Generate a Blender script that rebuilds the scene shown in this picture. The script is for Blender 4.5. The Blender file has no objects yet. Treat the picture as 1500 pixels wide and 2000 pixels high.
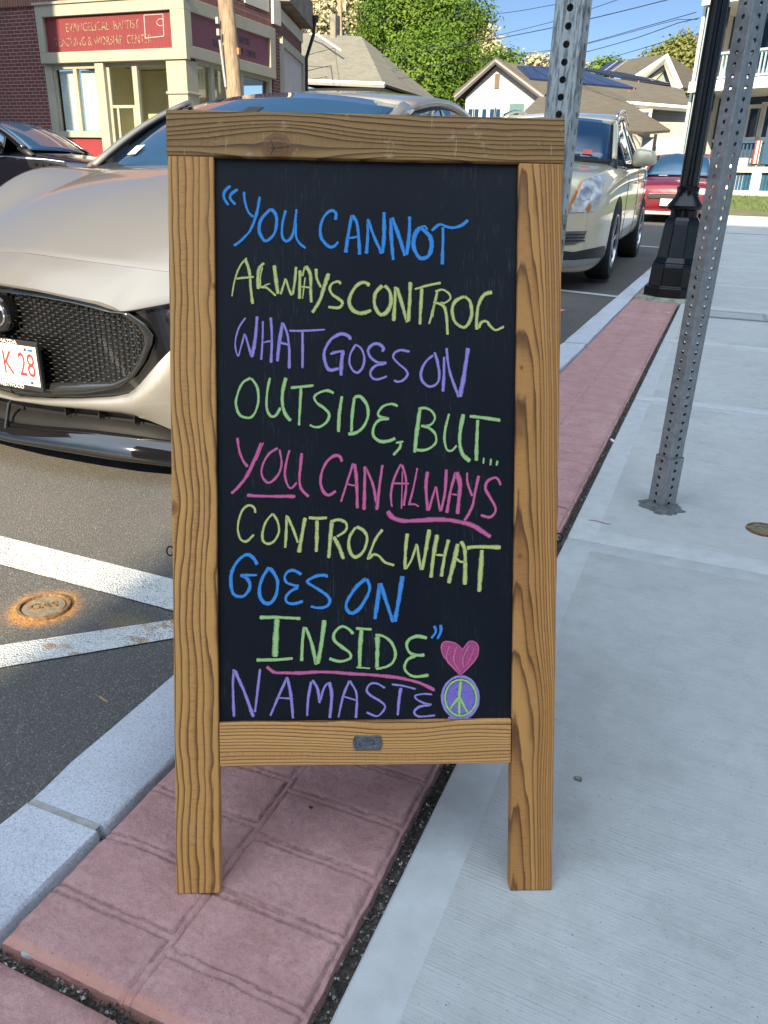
import bpy, bmesh, math, random
import numpy as np
from mathutils import Vector, Matrix, geometry
from mathutils.bvhtree import BVHTree
random.seed(7); rng = np.random.default_rng(7)
scene = bpy.context.scene
COL = scene.collection
# ------------------------------------------------------------------ camera
F, CX, CY, CH = 1503.0, 750.0, 1000.0, 0.877      # measured on the 1500x2000 photograph
RIGHT = np.array([0.92152409, 0.17612479, -0.34608296])
FWD = np.array([0.38720274, -0.34916376, 0.85332216])
UP = np.array([0.02945156, -0.92036119, -0.38995881])
RM = np.array([RIGHT, FWD, UP])                    # camera (x right, y down, z ahead) -> world
cam_d = bpy.data.cameras.new('camera'); cam = bpy.data.objects.new('camera', cam_d); COL.objects.link(cam)
cam.matrix_world = Matrix([[RM[0][0], -RM[0][1], -RM[0][2], 0], [RM[1][0], -RM[1][1], -RM[1][2], 0],
                           [RM[2][0], -RM[2][1], -RM[2][2], CH], [0, 0, 0, 1]])
cam_d.sensor_fit = 'VERTICAL'; cam_d.sensor_height = 24; cam_d.sensor_width = 18
cam_d.lens = 24 * F / 2000; cam_d.clip_start = 0.05; cam_d.clip_end = 3000
scene.camera = cam
# ------------------------------------------------------------------ sky, sun, exposure
SUN_EL, SUN_OFF = 32.0, 2.6                        # sun behind the camera, a little to the right of the street line
world = bpy.data.worlds.new('World'); scene.world = world; world.use_nodes = True
wn = world.node_tree
sky = wn.nodes.new('ShaderNodeTexSky'); sky.sky_type = 'NISHITA'; sky.sun_disc = False
sky.sun_elevation = math.radians(SUN_EL); sky.sun_rotation = math.radians(180 - SUN_OFF)
sky.air_density = 0.7; sky.dust_density = 0.2; sky.ozone_density = 3.0; sky.altitude = 20
bg = wn.nodes['Background']; wn.links.new(sky.outputs[0], bg.inputs[0]); bg.inputs[1].default_value = 0.052
# made-up bright cloud added out of view overhead and behind, to fill the shade
def wnode(t, **k):
    n = wn.nodes.new('ShaderNode' + t)
    for q, v in k.items(): setattr(n, q, v)
    return n
tc = wnode('TexCoord'); dt = wnode('VectorMath', operation='DOT_PRODUCT'); wn.links.new(tc.outputs['Generated'], dt.inputs[0]); dt.inputs[1].default_value = (0.0, -0.454, 0.891)
cn = wnode('TexNoise'); cn.inputs['Scale'].default_value = 2.6; cn.inputs['Detail'].default_value = 6; wn.links.new(tc.outputs['Generated'], cn.inputs['Vector'])
ca = wnode('Math', operation='MULTIPLY_ADD'); wn.links.new(cn.outputs[0], ca.inputs[0]); ca.inputs[1].default_value = 0.35; wn.links.new(dt.outputs['Value'], ca.inputs[2])
cr = wnode('MapRange', interpolation_type='SMOOTHSTEP'); wn.links.new(ca.outputs[0], cr.inputs[0]); cr.inputs[1].default_value = 0.66; cr.inputs[2].default_value = 1.08; cr.inputs[3].default_value = 0.0; cr.inputs[4].default_value = 0.93
cb_bg = wnode('Background'); cb_bg.inputs[0].default_value = (0.80, 0.95, 1.08, 1); wn.links.new(cr.outputs[0], cb_bg.inputs[1])
ad = wnode('AddShader'); wn.links.new(bg.outputs[0], ad.inputs[0]); wn.links.new(cb_bg.outputs[0], ad.inputs[1]); wn.links.new(ad.outputs[0], wn.nodes['World Output'].inputs[0])
sl = bpy.data.lights.new('sun', 'SUN'); sl.energy = 5.0; sl.angle = math.radians(0.53); sl.color = (1.0, 0.83, 0.57)
so = bpy.data.objects.new('sun', sl); COL.objects.link(so)
SDIR = Vector((math.sin(math.radians(SUN_OFF)) * math.cos(math.radians(SUN_EL)), -math.cos(math.radians(SUN_OFF)) * math.cos(math.radians(SUN_EL)), math.sin(math.radians(SUN_EL))))
so.rotation_euler = SDIR.to_track_quat('Z', 'Y').to_euler(); so.location = SDIR * 60
scene.view_settings.view_transform = 'Standard'; scene.view_settings.look = 'None'
scene.view_settings.exposure = 1.42; scene.view_settings.gamma = 1.0
# ------------------------------------------------------------------ pixel -> world
def ray(x, y): return RM @ np.array([(x - CX) / F, (y - CY) / F, 1.0])
ORG = np.array([0, 0, CH])
def G(x, y, z=0.0):
    r = ray(x, y); return ORG + r * (z - CH) / r[2]
def AY(x, y, Y):
    r = ray(x, y); return ORG + r * Y / r[1]
def AX(x, y, X):
    r = ray(x, y); return ORG + r * X / r[0]
def AD(x, y, d): return ORG + ray(x, y) * d
def APL(x, y, p, n):
    r = ray(x, y); return ORG + r * (np.dot(np.array(p) - ORG, n) / np.dot(r, n))
# ------------------------------------------------------------------ scene helpers
MW = {}
def thing(name, label, cat, M=None, group=None):
    o = bpy.data.objects.new(name, None); COL.objects.link(o); o.empty_display_size = 0.1
    M = M if M is not None else Matrix.Identity(4)
    if not isinstance(M, Matrix): M = Matrix.Translation(Vector(M))
    o.matrix_world = M; MW[o.name] = M
    tag(o, label, cat, group); return o
def tag(o, label=None, cat=None, group=None, kind=None):
    if label: o['label'] = label
    if cat: o['category'] = cat
    if group: o['group'] = group
    if kind: o['kind'] = kind
    return o
class MB:
    def __init__(s): s.v = []; s.f = []
    def add(s, vs, fs):
        n = len(s.v); s.v += [tuple(float(c) for c in p) for p in vs]; s.f += [tuple(i + n for i in f) for f in fs]; return s
    def box(s, a, b):
        x0, y0, z0 = a; x1, y1, z1 = b
        return s.add([(x0, y0, z0), (x1, y0, z0), (x1, y1, z0), (x0, y1, z0), (x0, y0, z1), (x1, y0, z1), (x1, y1, z1), (x0, y1, z1)],
                     [(0, 3, 2, 1), (4, 5, 6, 7), (0, 1, 5, 4), (1, 2, 6, 5), (2, 3, 7, 6), (3, 0, 4, 7)])
    def prism(s, pts, d):                          # planar polygon of 3-D points pushed along d
        n = len(pts); d = np.array(d); q = [np.array(p) for p in pts]
        return s.add(q + [p + d for p in q], [tuple(range(n))[::-1], tuple(range(n, 2 * n))] + [(i, (i + 1) % n, n + (i + 1) % n, n + i) for i in range(n)])
    def grid(s, rows):                             # rows of equal-length point lists
        m = len(rows[0]); return s.add([p for r in rows for p in r],
            [(i * m + j, i * m + j + 1, (i + 1) * m + j + 1, (i + 1) * m + j) for i in range(len(rows) - 1) for j in range(m - 1)])
    def tube(s, pts, r, n=8, cap=True):
        pts = [Vector(p) for p in pts]; k = len(pts); rs = r if hasattr(r, '__len__') else [r] * k
        vs = []; up = None
        for i, p in enumerate(pts):
            t = (pts[min(i + 1, k - 1)] - pts[max(i - 1, 0)]).normalized()
            if up is None: up = Vector((0, 0, 1)) if abs(t.z) < .9 else Vector((1, 0, 0))
            a = t.cross(up).normalized(); b = a.cross(t).normalized(); up = b
            vs += [p + (a * math.cos(2 * math.pi * j / n) + b * math.sin(2 * math.pi * j / n)) * rs[i] for j in range(n)]
        fs = [(i * n + j, i * n + (j + 1) % n, (i + 1) * n + (j + 1) % n, (i + 1) * n + j) for i in range(k - 1) for j in range(n)]
        if cap: fs += [tuple(range(n))[::-1], tuple(range((k - 1) * n, k * n))]
        return s.add(vs, fs)
    def lathe(s, prof, n=24, M=None, rot=0.0):      # profile of (r, z); axis +Z, placed by M
        M = M or Matrix.Identity(4); vs = []
        for r, z in prof: vs += [M @ Vector((r * math.cos(rot + 2 * math.pi * j / n), r * math.sin(rot + 2 * math.pi * j / n), z)) for j in range(n)]
        k = len(prof)
        fs = [(i * n + j, i * n + (j + 1) % n, (i + 1) * n + (j + 1) % n, (i + 1) * n + j) for i in range(k - 1) for j in range(n)]
        fs += [tuple(range(n))[::-1], tuple(range((k - 1) * n, k * n))]
        return s.add(vs, fs)
    def build(s, name, mat, parent=None, local=False, smooth=False, bevel=0, subd=0, solid=0, kind=None, label=None, auto=None):
        me = bpy.data.meshes.new(name)
        vs = s.v
        o = bpy.data.objects.new(name, me); COL.objects.link(o)
        if parent is not None:
            o.parent = parent
            Mp = MW.get(parent.name)
            MW[o.name] = Mp
            if not local and Mp is not None:
                inv = Mp.inverted(); vs = [inv @ Vector(v) for v in vs]
        me.from_pydata(vs, [], s.f); me.validate(); me.update()
        if mat: me.materials.append(mat)
        if smooth:
            me.polygons.foreach_set('use_smooth', [True] * len(me.polygons))
            if auto:
                try: me.set_sharp_from_angle(angle=math.radians(auto))
                except Exception: pass
        if solid:
            m = o.modifiers.new('solid', 'SOLIDIFY'); m.thickness = solid; m.offset = -1
        if bevel:
            m = o.modifiers.new('bevel', 'BEVEL'); m.width = bevel; m.segments = 2; m.limit_method = 'ANGLE'; m.angle_limit = math.radians(40)
        if subd:
            m = o.modifiers.new('sub', 'SUBSURF'); m.levels = subd; m.render_levels = subd
        if kind: o['kind'] = kind
        if label: o['label'] = label
        return o
def structure(mb, name, mat, **k): return mb.build(name, mat, kind='structure', **k)
# ------------------------------------------------------------------ node helpers
class NT:
    def __init__(s, name):
        s.m = bpy.data.materials.new(name); s.m.use_nodes = True; s.t = s.m.node_tree
        s.b = s.t.nodes['Principled BSDF']; s.out = s.t.nodes['Material Output']
    def n(s, typ, **k):
        nd = s.t.nodes.new('ShaderNode' + typ)
        for a, v in k.items(): setattr(nd, a, v)
        return nd
    def lk(s, a, b): s.t.links.new(a, b)
    def put(s, sock, v):
        if hasattr(v, 'is_linked') or hasattr(v, 'links'): s.lk(v, sock)
        else: sock.default_value = v
    def math(s, op, a, b=0.0, c=None, clamp=False):
        nd = s.n('Math', operation=op, use_clamp=clamp); s.put(nd.inputs[0], a); s.put(nd.inputs[1], b)
        if c is not None: s.put(nd.inputs[2], c)
        return nd.outputs[0]
    def obj(s): return s.n('TexCoord').outputs['Object']
    def pos(s): return s.n('NewGeometry').outputs['Position']
    def sep(s, v):
        nd = s.n('SeparateXYZ'); s.lk(v, nd.inputs[0]); return nd.outputs
    def comb(s, x, y, z=0.0):
        nd = s.n('CombineXYZ'); s.put(nd.inputs[0], x); s.put(nd.inputs[1], y); s.put(nd.inputs[2], z); return nd.outputs[0]
    def scale(s, v, sc):
        nd = s.n('VectorMath', operation='MULTIPLY'); s.lk(v, nd.inputs[0]); nd.inputs[1].default_value = sc if hasattr(sc, '__len__') else (sc,) * 3; return nd.outputs[0]
    def noise(s, v, sc, det=3.0, rough=0.55, out=0):
        nd = s.n('TexNoise'); s.lk(v, nd.inputs['Vector']); nd.inputs['Scale'].default_value = sc; nd.inputs['Detail'].default_value = det; nd.inputs['Roughness'].default_value = rough; return nd.outputs[out]
    def vor(s, v, sc, feat='F1', out=0):
        nd = s.n('TexVoronoi', feature=feat); s.lk(v, nd.inputs['Vector']); nd.inputs['Scale'].default_value = sc; return nd.outputs[out]
    def ramp(s, fac, stops, interp='LINEAR'):
        nd = s.n('ValToRGB'); s.lk(fac, nd.inputs[0]); cr = nd.color_ramp; cr.interpolation = interp
        while len(cr.elements) < len(stops): cr.elements.new(0.5)
        for e, (p, c) in zip(cr.elements, stops):
            e.position = p; e.color = (c, c, c, 1) if not hasattr(c, '__len__') else (*c[:3], 1)
        return nd.outputs[0]
    def mix(s, fac, a, b, mode='MIX'):
        nd = s.n('Mix', data_type='RGBA', blend_type=mode)
        s.put(nd.inputs[0], fac)
        for sock, v in ((nd.inputs[6], a), (nd.inputs[7], b)):
            if hasattr(v, 'links'): s.lk(v, sock)
            else: sock.default_value = (*v[:3], 1)
        return nd.outputs[2]
    def bump(s, h, st=0.5, dist=0.01):
        nd = s.n('Bump'); nd.inputs['Strength'].default_value = st; nd.inputs['Distance'].default_value = dist; s.lk(h, nd.inputs['Height'])
        s.lk(nd.outputs[0], s.b.inputs['Normal']); return nd
    def base(s, v):
        if hasattr(v, 'links'): s.lk(v, s.b.inputs['Base Color'])
        else: s.b.inputs['Base Color'].default_value = (*v[:3], 1)
        return s
    def set(s, **k):
        for a, v in k.items(): s.put(s.b.inputs[a.replace('_', ' ')], v)
        return s
def plain(name, col, rough=0.6, metal=0.0, var=0.12, sc=6.0, coat=0.0, spec=0.5, bump=0.0, bsc=80):
    t = NT(name); p = t.obj()
    n = t.noise(p, sc, 4, 0.6)
    t.base(t.mix(t.ramp(n, [(0.3, 0.0), (0.7, 1.0)]), tuple(c * (1 - var) for c in col), tuple(min(1, c * (1 + var)) for c in col)))
    t.set(Roughness=rough, Metallic=metal, Coat_Weight=coat, Coat_Roughness=0.03, Specular_IOR_Level=spec)
    if bump: t.bump(t.noise(p, bsc, 3), bump, 0.004)
    return t.m
def paint(name, col, metal=0.35, rough=0.38):
    t = NT(name); p = t.obj()
    fl = t.noise(p, 900, 1)
    t.base(t.mix(t.ramp(fl, [(0.35, 0.0), (0.65, 1.0)]), tuple(c * 0.93 for c in col), tuple(c * 1.06 for c in col)))
    d = t.noise(p, 3, 4, 0.6)
    t.set(Roughness=rough, Metallic=metal, Coat_Weight=1.0, Coat_Roughness=t.ramp(d, [(0.3, 0.02), (0.75, 0.09)]))
    return t.m
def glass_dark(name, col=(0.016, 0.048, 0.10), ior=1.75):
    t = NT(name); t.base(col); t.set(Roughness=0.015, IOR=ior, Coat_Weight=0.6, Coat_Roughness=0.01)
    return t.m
def zs(y):                                          # pavement rises gently away from the viewer
    return 0.0 if y < 4 else (0.02 * (y - 4) if y < 9 else (0.1 + 0.025 * (y - 9) if y < 18 else 0.325 + 0.05 * (y - 18)))
def zr(y): return zs(y) - (0.12 if y < 4 else (0.12 - 0.012 * (y - 4) if y < 9 else 0.06))
def kx(x, y): return x * (CH - zs(y)) / CH if y < 18 else x * (CH - 0.325) / CH
YS = [-8, -4, -2, 0, 2, 4, 5, 6, 7, 8, 9, 10, 12, 14, 16, 18, 22, 28, 36, 46, 60, 80]
BLACK = plain('black_plastic', (0.012, 0.012, 0.013), 0.5)
GBLACK = plain('gloss_black', (0.006, 0.006, 0.007), 0.06, coat=1.0, var=0.05)
RUBBER = plain('tyre_rubber', (0.018, 0.018, 0.019), 0.8, bump=0.3)
CHROME = plain('chrome', (0.75, 0.76, 0.78), 0.08, 1.0, var=0.03)
ALLOY = plain('alloy_rim', (0.45, 0.46, 0.48), 0.25, 0.9)
GLASS = glass_dark('glass_sky_reflection')  # blue base colour stands in for the reflected sky
WHITE = plain('white_paint', (0.74, 0.74, 0.72), 0.5, var=0.06)
def text_mesh(body, size, depth=0.0, align='CENTER', sx=1.0):
    cu = bpy.data.curves.new('lettering', 'FONT'); cu.body = body; cu.size = size; cu.align_x = align; cu.align_y = 'CENTER'; cu.extrude = depth; cu.resolution_u = 4
    o = bpy.data.objects.new('lettering', cu); COL.objects.link(o)
    dg = bpy.context.evaluated_depsgraph_get(); me = bpy.data.meshes.new_from_object(o.evaluated_get(dg))
    vs = [(v.co.x * sx, v.co.y, v.co.z) for v in me.vertices]; fs = [tuple(p.vertices) for p in me.polygons]
    bpy.data.objects.remove(o); bpy.data.curves.remove(cu); bpy.data.meshes.remove(me)
    return vs, fs
def place_text(mb, body, size, org, ex, ey, depth=0.0, align='CENTER', sx=1.0):
    vs, fs = text_mesh(body, size, depth, align, sx); ex = np.array(ex, float); ey = np.array(ey, float); ez = np.cross(ex, ey)
    mb.add([np.array(org) + ex * v[0] + ey * v[1] + ez * v[2] for v in vs], fs)
def catmull(pts, step):
    P = [np.array(p, float) for p in pts]
    if len(P) == 2:
        n = max(2, int(np.linalg.norm(P[1] - P[0]) / step) + 1); return [P[0] + (P[1] - P[0]) * i / (n - 1) for i in range(n)]
    out = []
    for i in range(len(P) - 1):
        a, b, c, d = P[max(i - 1, 0)], P[i], P[i + 1], P[min(i + 2, len(P) - 1)]
        n = max(1, int(np.linalg.norm(c - b) / step))
        for k in range(n):
            t = k / n; out.append(0.5 * ((2 * b) + (c - a) * t + (2 * a - 5 * b + 4 * c - d) * t * t + (3 * b - a - 3 * c + d) * t ** 3))
    out.append(P[-1]); return out
# ================================================================== GROUND
def asphalt():
    t = NT('asphalt'); p = t.pos()
    n1 = t.noise(p, 1.1, 5, 0.6); n2 = t.noise(p, 260, 2, 0.6); v = t.vor(p, 210); v2 = t.vor(p, 420, out=1)
    c = t.mix(t.ramp(n1, [(0.3, 0.0), (0.7, 1.0)]), (0.094, 0.092, 0.088), (0.143, 0.134, 0.118))
    c = t.mix(t.ramp(v, [(0.1, 0.0), (0.7, 1.0)]), c, t.mix(0.5, c, (0.03, 0.03, 0.03)))
    sp = t.math('GREATER_THAN', t.sep(v2)[0], 0.955)
    c = t.mix(t.math('MULTIPLY', sp, 0.45), c, (0.36, 0.34, 0.31))
    # rust bleeding out of the valve cover
    x, y, z = t.sep(p)
    d = t.math('SQRT', t.math('ADD', t.math('POWER', t.math('SUBTRACT', x, -1.408), 2.0), t.math('POWER', t.math('SUBTRACT', y, 1.23), 2.0)))
    d = t.math('ADD', d, t.math('MULTIPLY', t.math('SUBTRACT', t.noise(p, 45, 5, 0.75), 0.5), 0.075))
    ring = t.ramp(d, [(0.0, 1.0), (0.070, 0.95), (0.084, 0.35), (0.105, 0.0)])
    c = t.mix(t.math('MULTIPLY', ring, t.ramp(t.noise(p, 130, 3), [(0.3, 0.35), (0.6, 1.0)])), c, (0.42, 0.19, 0.035))
    d2 = t.math('SQRT', t.math('ADD', t.math('POWER', t.math('MULTIPLY', t.math('SUBTRACT', x, -1.17), 0.6), 2.0), t.math('POWER', t.math('SUBTRACT', y, 1.255), 2.0)))
    d2 = t.math('ADD', d2, t.math('MULTIPLY', t.math('SUBTRACT', t.noise(p, 60, 4, 0.7), 0.5), 0.1))
    c = t.mix(t.ramp(d2, [(0.0, 0.35), (0.03, 0.28), (0.055, 0.0)]), c, (0.24, 0.16, 0.06))
    t.base(c); t.set(Roughness=0.85, Specular_IOR_Level=0.35)
    h = t.math('ADD', t.math('MULTIPLY', v, 0.7), t.math('MULTIPLY', n2, 0.6))
    t.bump(h, 0.5, 0.005); return t.m
ASPH = asphalt()
def roadpaint(col=(0.56, 0.565, 0.55), wear=0.44):
    t = NT('road_marking'); p = t.pos()
    v = t.vor(p, 210); n = t.noise(p, 38, 4, 0.7); n2 = t.noise(p, 7, 3)
    w = t.math('ADD', t.math('MULTIPLY', v, 0.75), t.math('MULTIPLY', n, 0.55))
    w = t.math('ADD', w, t.math('MULTIPLY', t.math('SUBTRACT', n2, 0.5), 0.35))
    worn = t.ramp(w, [(wear + 0.0, 1.0), (wear + 0.06, 0.0)])
    x, y, z = t.sep(p)
    st = t.math('MULTIPLY', t.ramp(t.noise(t.comb(t.math('MULTIPLY', x, 0.5), y, 0.0), 16, 4, 0.7), [(0.52, 0.0), (0.6, 1.0)]), t.math('MULTIPLY', t.math('GREATER_THAN', x, -1.28), t.math('LESS_THAN', y, 1.345)))
    c = t.mix(t.ramp(t.noise(p, 90, 3), [(0.3, 0.0), (0.7, 1.0)]), tuple(a * 0.82 for a in col), col)
    c = t.mix(t.math('MULTIPLY', st, 0.75), c, (0.36, 0.22, 0.09))
    t.base(t.mix(worn, c, (0.06, 0.058, 0.055))); t.set(Roughness=0.75); t.bump(v, 0.7, 0.005); return t.m
RPAINT = roadpaint()
def dirt():
    t = NT('bare_ground'); p = t.pos(); n = t.noise(p, 2.5, 6, 0.65)
    t.base(t.ramp(n, [(0.3, (0.05, 0.06, 0.025)), (0.55, (0.1, 0.09, 0.05)), (0.75, (0.16, 0.13, 0.09))])); t.set(Roughness=0.95); t.bump(n, 0.6, 0.05); return t.m
m = MB()
ys = [-120, -40] + YS[2:] + [140, 300, 700]
m.grid([[(x, y, (zr(y) if y < 80 else zr(80) + (y - 80) * 0.01) - 0.12) for x in (-700, -120, -30, -8, 0, 8, 30, 120, 700)] for y in ys])
structure(m, 'ground', dirt(), smooth=True)
m = MB(); m.grid([[(x if x < -2 else kx(-0.834, y), y, zr(y)) for x in (-30, -10, -5, -1)] for y in YS[:17] + [28, 36, 46, 60, 80]])
structure(m, 'road', ASPH, smooth=True)
# fine textured road surface close to the viewer is the same sheet; painted lines lie 4 mm above it
def strip(name, pts, mat=RPAINT, dz=0.004):
    mm = MB(); n = 14
    a0, a1, b0, b1 = [np.array(p, float) for p in pts]      # a: one long edge, b: the other
    mm.grid([[tuple(a0 + (a1 - a0) * i / n) for i in range(n + 1)], [tuple(b0 + (b1 - b0) * i / n) for i in range(n + 1)]])
    mm.v = [(x, y, zr(y) + dz) for x, y in [(v[0], v[1]) for v in mm.v]]
    return structure(mm, name, mat)
strip('road_marking', [(-4.6, 1.36, 0), (-0.838, 1.352, 0), (-4.6, 1.497, 0), (-0.838, 1.487, 0)])
strip('road_marking', [(-2.90, -0.36, 0), (-1.045, 1.352, 0), (-2.80, -0.475, 0), (-0.925, 1.352, 0)], dz=0.004)
y8 = 7.55
strip('road_marking', [(-3.2, y8 + .55, 0), (-0.8, y8, 0), (-3.2, y8 + .66, 0), (-0.8, y8 + .1, 0)])
strip('road_marking', [(-3.4, 13.4, 0), (-0.72, 12.9, 0), (-3.4, 13.52, 0), (-0.72, 13.02, 0)])
# ------------------------------------------------------------------ granite kerb
def granite():
    t = NT('granite'); p = t.pos(); v = t.vor(p, 420, out=1); n = t.noise(p, 300, 3, 0.7); n2 = t.noise(p, 9, 4)
    c = t.mix(t.ramp(n, [(0.35, 0.0), (0.65, 1.0)]), (0.42, 0.435, 0.48), (0.59, 0.605, 0.66))
    c = t.mix(t.math('MULTIPLY', t.math('GREATER_THAN', t.sep(v)[0], 0.84), 0.5), c, (0.27, 0.28, 0.3))
    c = t.mix(t.ramp(n2, [(0.4, 0.0), (0.75, 0.35)]), c, (0.33, 0.33, 0.33))
    t.base(c); t.set(Roughness=0.7); t.bump(t.math('ADD', n, t.math('MULTIPLY', t.noise(p, 60, 4), 1.2)), 0.45, 0.004); return t.m
GRAN = granite()
kb = [-3.2, -1.3, 0.640, 2.75, 4.9, 7.0, 9.0, 11.0, 13.0, 15.0, 17.0, 20.0, 24.0, 30.0, 40.0]
for i in range(len(kb) - 1):
    m = MB(); y0, y1 = kb[i] + 0.006, kb[i + 1] - 0.006; n = 24; rows = []
    for k in range(n + 1):
        y = y0 + (y1 - y0) * k / n; z = zs(y); j = lambda: rng.normal(0, 0.0011)
        x0, x1 = kx(-0.834, y), kx(-0.69, y); e = 0.004 if 0 < k < n else 0.009
        rows.append([(x0 + j(), y, z - 0.5), (x0 + j(), y, z - e - 0.004 + j()), (x0 + 0.006 + j(), y, z - (0.004 if e > .005 else 0) + j() * .4), (x1 - 0.005 + j(), y, z - 0.002 + j() * .4), (x1 + j() * 1.2, y, z - 0.009), (x1, y, z - 0.5)])
    m.grid(rows); m.add(rows[0], [(5, 4, 3, 2, 1, 0)]); m.add(rows[-1], [(0, 1, 2, 3, 4, 5)])
    structure(m, 'kerb', GRAN, smooth=True, auto=50)
mort = plain('mortar', (0.33, 0.32, 0.29), 0.95, var=0.25, sc=60, bump=0.5)
m = MB(); m.box((-0.829, 0.622, -0.4), (-0.700, 0.66, -0.006)); structure(m, 'kerb_mortar_joint', mort)
# ------------------------------------------------------------------ stamped brick-red strip
def redpave():
    t = NT('stamped_red_concrete'); p = t.pos(); n = t.noise(p, 14, 5, 0.65); n2 = t.noise(p, 95, 4, 0.7); n3 = t.noise(p, 420, 2)
    c = t.mix(t.ramp(n, [(0.3, 0.0), (0.7, 1.0)]), (0.37, 0.195, 0.18), (0.50, 0.285, 0.265))
    c = t.mix(t.ramp(n2, [(0.35, 0.45), (0.6, 0.0)]), c, (0.27, 0.14, 0.13))
    x, y, z = t.sep(p)
    ed = t.math('ADD', t.math('ABSOLUTE', t.math('SUBTRACT', y, 0.452)), t.math('MULTIPLY', t.math('SUBTRACT', n, 0.5), 0.022))
    c = t.mix(t.ramp(ed, [(0.0, 0.6), (0.006, 0.4), (0.013, 0.0)]), c, (0.55, 0.25, 0.16))
    # dirt lying in the pressed joints
    wob = t.math('MULTIPLY', t.math('SUBTRACT', t.noise(p, 30, 3, 0.6), 0.5), 0.008)
    ux = t.math('MULTIPLY', t.math('ABSOLUTE', t.math('SUBTRACT', t.math('FRACT', t.math('ADD', t.math('DIVIDE', t.math('ADD', t.math('ADD', x, 0.685), wob), 0.2), 0.5)), 0.5)), 0.2)
    par = t.math('MULTIPLY', t.math('GREATER_THAN', x, -0.485), 0.018)
    uy = t.math('MULTIPLY', t.math('ABSOLUTE', t.math('SUBTRACT', t.math('FRACT', t.math('ADD', t.math('DIVIDE', t.math('ADD', t.math('SUBTRACT', t.math('ADD', y, par), 0.537), wob), 0.1015), 0.5)), 0.5)), 0.1015)
    j = t.math('MINIMUM', ux, uy)
    jl = t.math('MULTIPLY', t.ramp(t.math('MULTIPLY', j, 40.0), [(0.12, 0.0), (0.19, 1.0), (0.26, 1.0), (0.34, 0.0)]), t.ramp(n2, [(0.35, 1.0), (0.65, 0.35)]))
    c = t.mix(t.math('MULTIPLY', jl, 0.55), c, (0.15, 0.075, 0.07))
    c = t.mix(t.ramp(t.noise(p, 2.2, 3), [(0.55, 0.0), (0.75, 0.3)]), c, (0.58, 0.38, 0.34))
    c = t.mix(t.math('MULTIPLY', t.math('GREATER_THAN', t.noise(p, 300, 1), 0.76), 0.8), c, (0.05, 0.03, 0.03))
    t.base(c); t.set(Roughness=0.8, Specular_IOR_Level=0.35)
    h = t.math('ADD', t.math('ADD', t.math('MULTIPLY', n2, 1.0), t.math('MULTIPLY', n3, 0.35)), t.math('MULTIPLY', t.vor(p, 60), 0.4))
    t.bump(h, 0.75, 0.004); return t.m
RED = redpave()
from mathutils import noise as mno
def relief(x, y):
    d = 1.0
    h = 0.0018 * mno.noise((x * 11, y * 11, 3.3)) + 0.0013 * mno.noise((x * 38, y * 38, 1.3)) + 0.0006 * mno.noise((x * 120, y * 120, 1.9))
    wob = 0.004 * mno.noise((x * 14, y * 14, 9.0))
    col = int(math.floor((x + 0.685) / 0.2))
    off = 0.0 if col % 2 == 0 else 0.018
    dx = abs((((x + 0.685 + wob) / 0.2) + 0.5) % 1 - 0.5) * 0.2
    dy = abs((((y - 0.537 + off + wob) / 0.1015) + 0.5) % 1 - 0.5) * 0.1015
    dj = min(dx, dy)
    g = 0.0
    if dj < 0.0042: g = -0.0016                      # flat tooled joint between two thin ridges
    elif dj < 0.0066: g = -0.0055
    elif dj < 0.010: g = -0.0016 * (0.010 - dj) / 0.0034
    return h + g
def paver(y0, y1, res, xr=(-0.679, -0.284), ramp_end=True):
    m = MB(); nx = int((xr[1] - xr[0]) / res); ny = int((y1 - y0) / res); rows = []
    for j in range(ny + 1):
        row = []; y = y0 + (y1 - y0) * j / ny
        for i in range(nx + 1):
            x = xr[0] + (xr[1] - xr[0]) * i / nx
            e = min(x - xr[0], xr[1] - x, (y - y0) if ramp_end else 1, (y1 - y) if ramp_end else 1)
            ch = max(0.0, 0.35 + mno.noise((x * 26, y * 26, 5))) * 0.012
            r = 0.0 if e > 0.012 + ch else -0.007 * ((0.012 + ch - e) / (0.012 + ch)) ** 2
            xx = x + (0.003 * mno.noise((y * 30, 0.3, i * 1.0 if 0 else 2)) if i in (0, nx) else 0)
            row.append((kx(xx, y), y, zs(y) + relief(x, y) + r))
        rows.append(row)
    m.grid(rows)
    a = [r[0] for r in rows]; b = [r[-1] for r in rows]
    m.grid([[(p[0], p[1], p[2] - 0.08) for p in a], a]); m.grid([b, [(p[0], p[1], p[2] - 0.08) for p in b]])
    m.grid([rows[0], [(p[0], p[1], p[2] - 0.08) for p in rows[0]]]); m.grid([[(p[0], p[1], p[2] - 0.08) for p in rows[-1]], rows[-1]])
    return structure(m, 'brick_strip', RED, smooth=True)
paver(-0.75, 0.427, 0.0045); paver(0.447, 2.2, 0.0032); paver(2.2, 7.0, 0.007, ramp_end=False); paver(7.0, 16.0, 0.03, ramp_end=False)
m = MB(); m.grid([[(kx(x, y), y, zs(y) - 0.03) for x in (-0.70, -0.25)] for y in YS[1:16]])
soil = NT('joint_soil'); sp_ = soil.pos(); soil.base(soil.ramp(soil.noise(sp_, 160, 4, 0.7), [(0.35, (0.025, 0.022, 0.018)), (0.6, (0.09, 0.08, 0.065)), (0.72, (0.2, 0.19, 0.17))])); soil.set(Roughness=0.95); soil.bump(soil.noise(sp_, 260, 3), 1.0, 0.006)
structure(m, 'joint_soil', soil.m)
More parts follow.
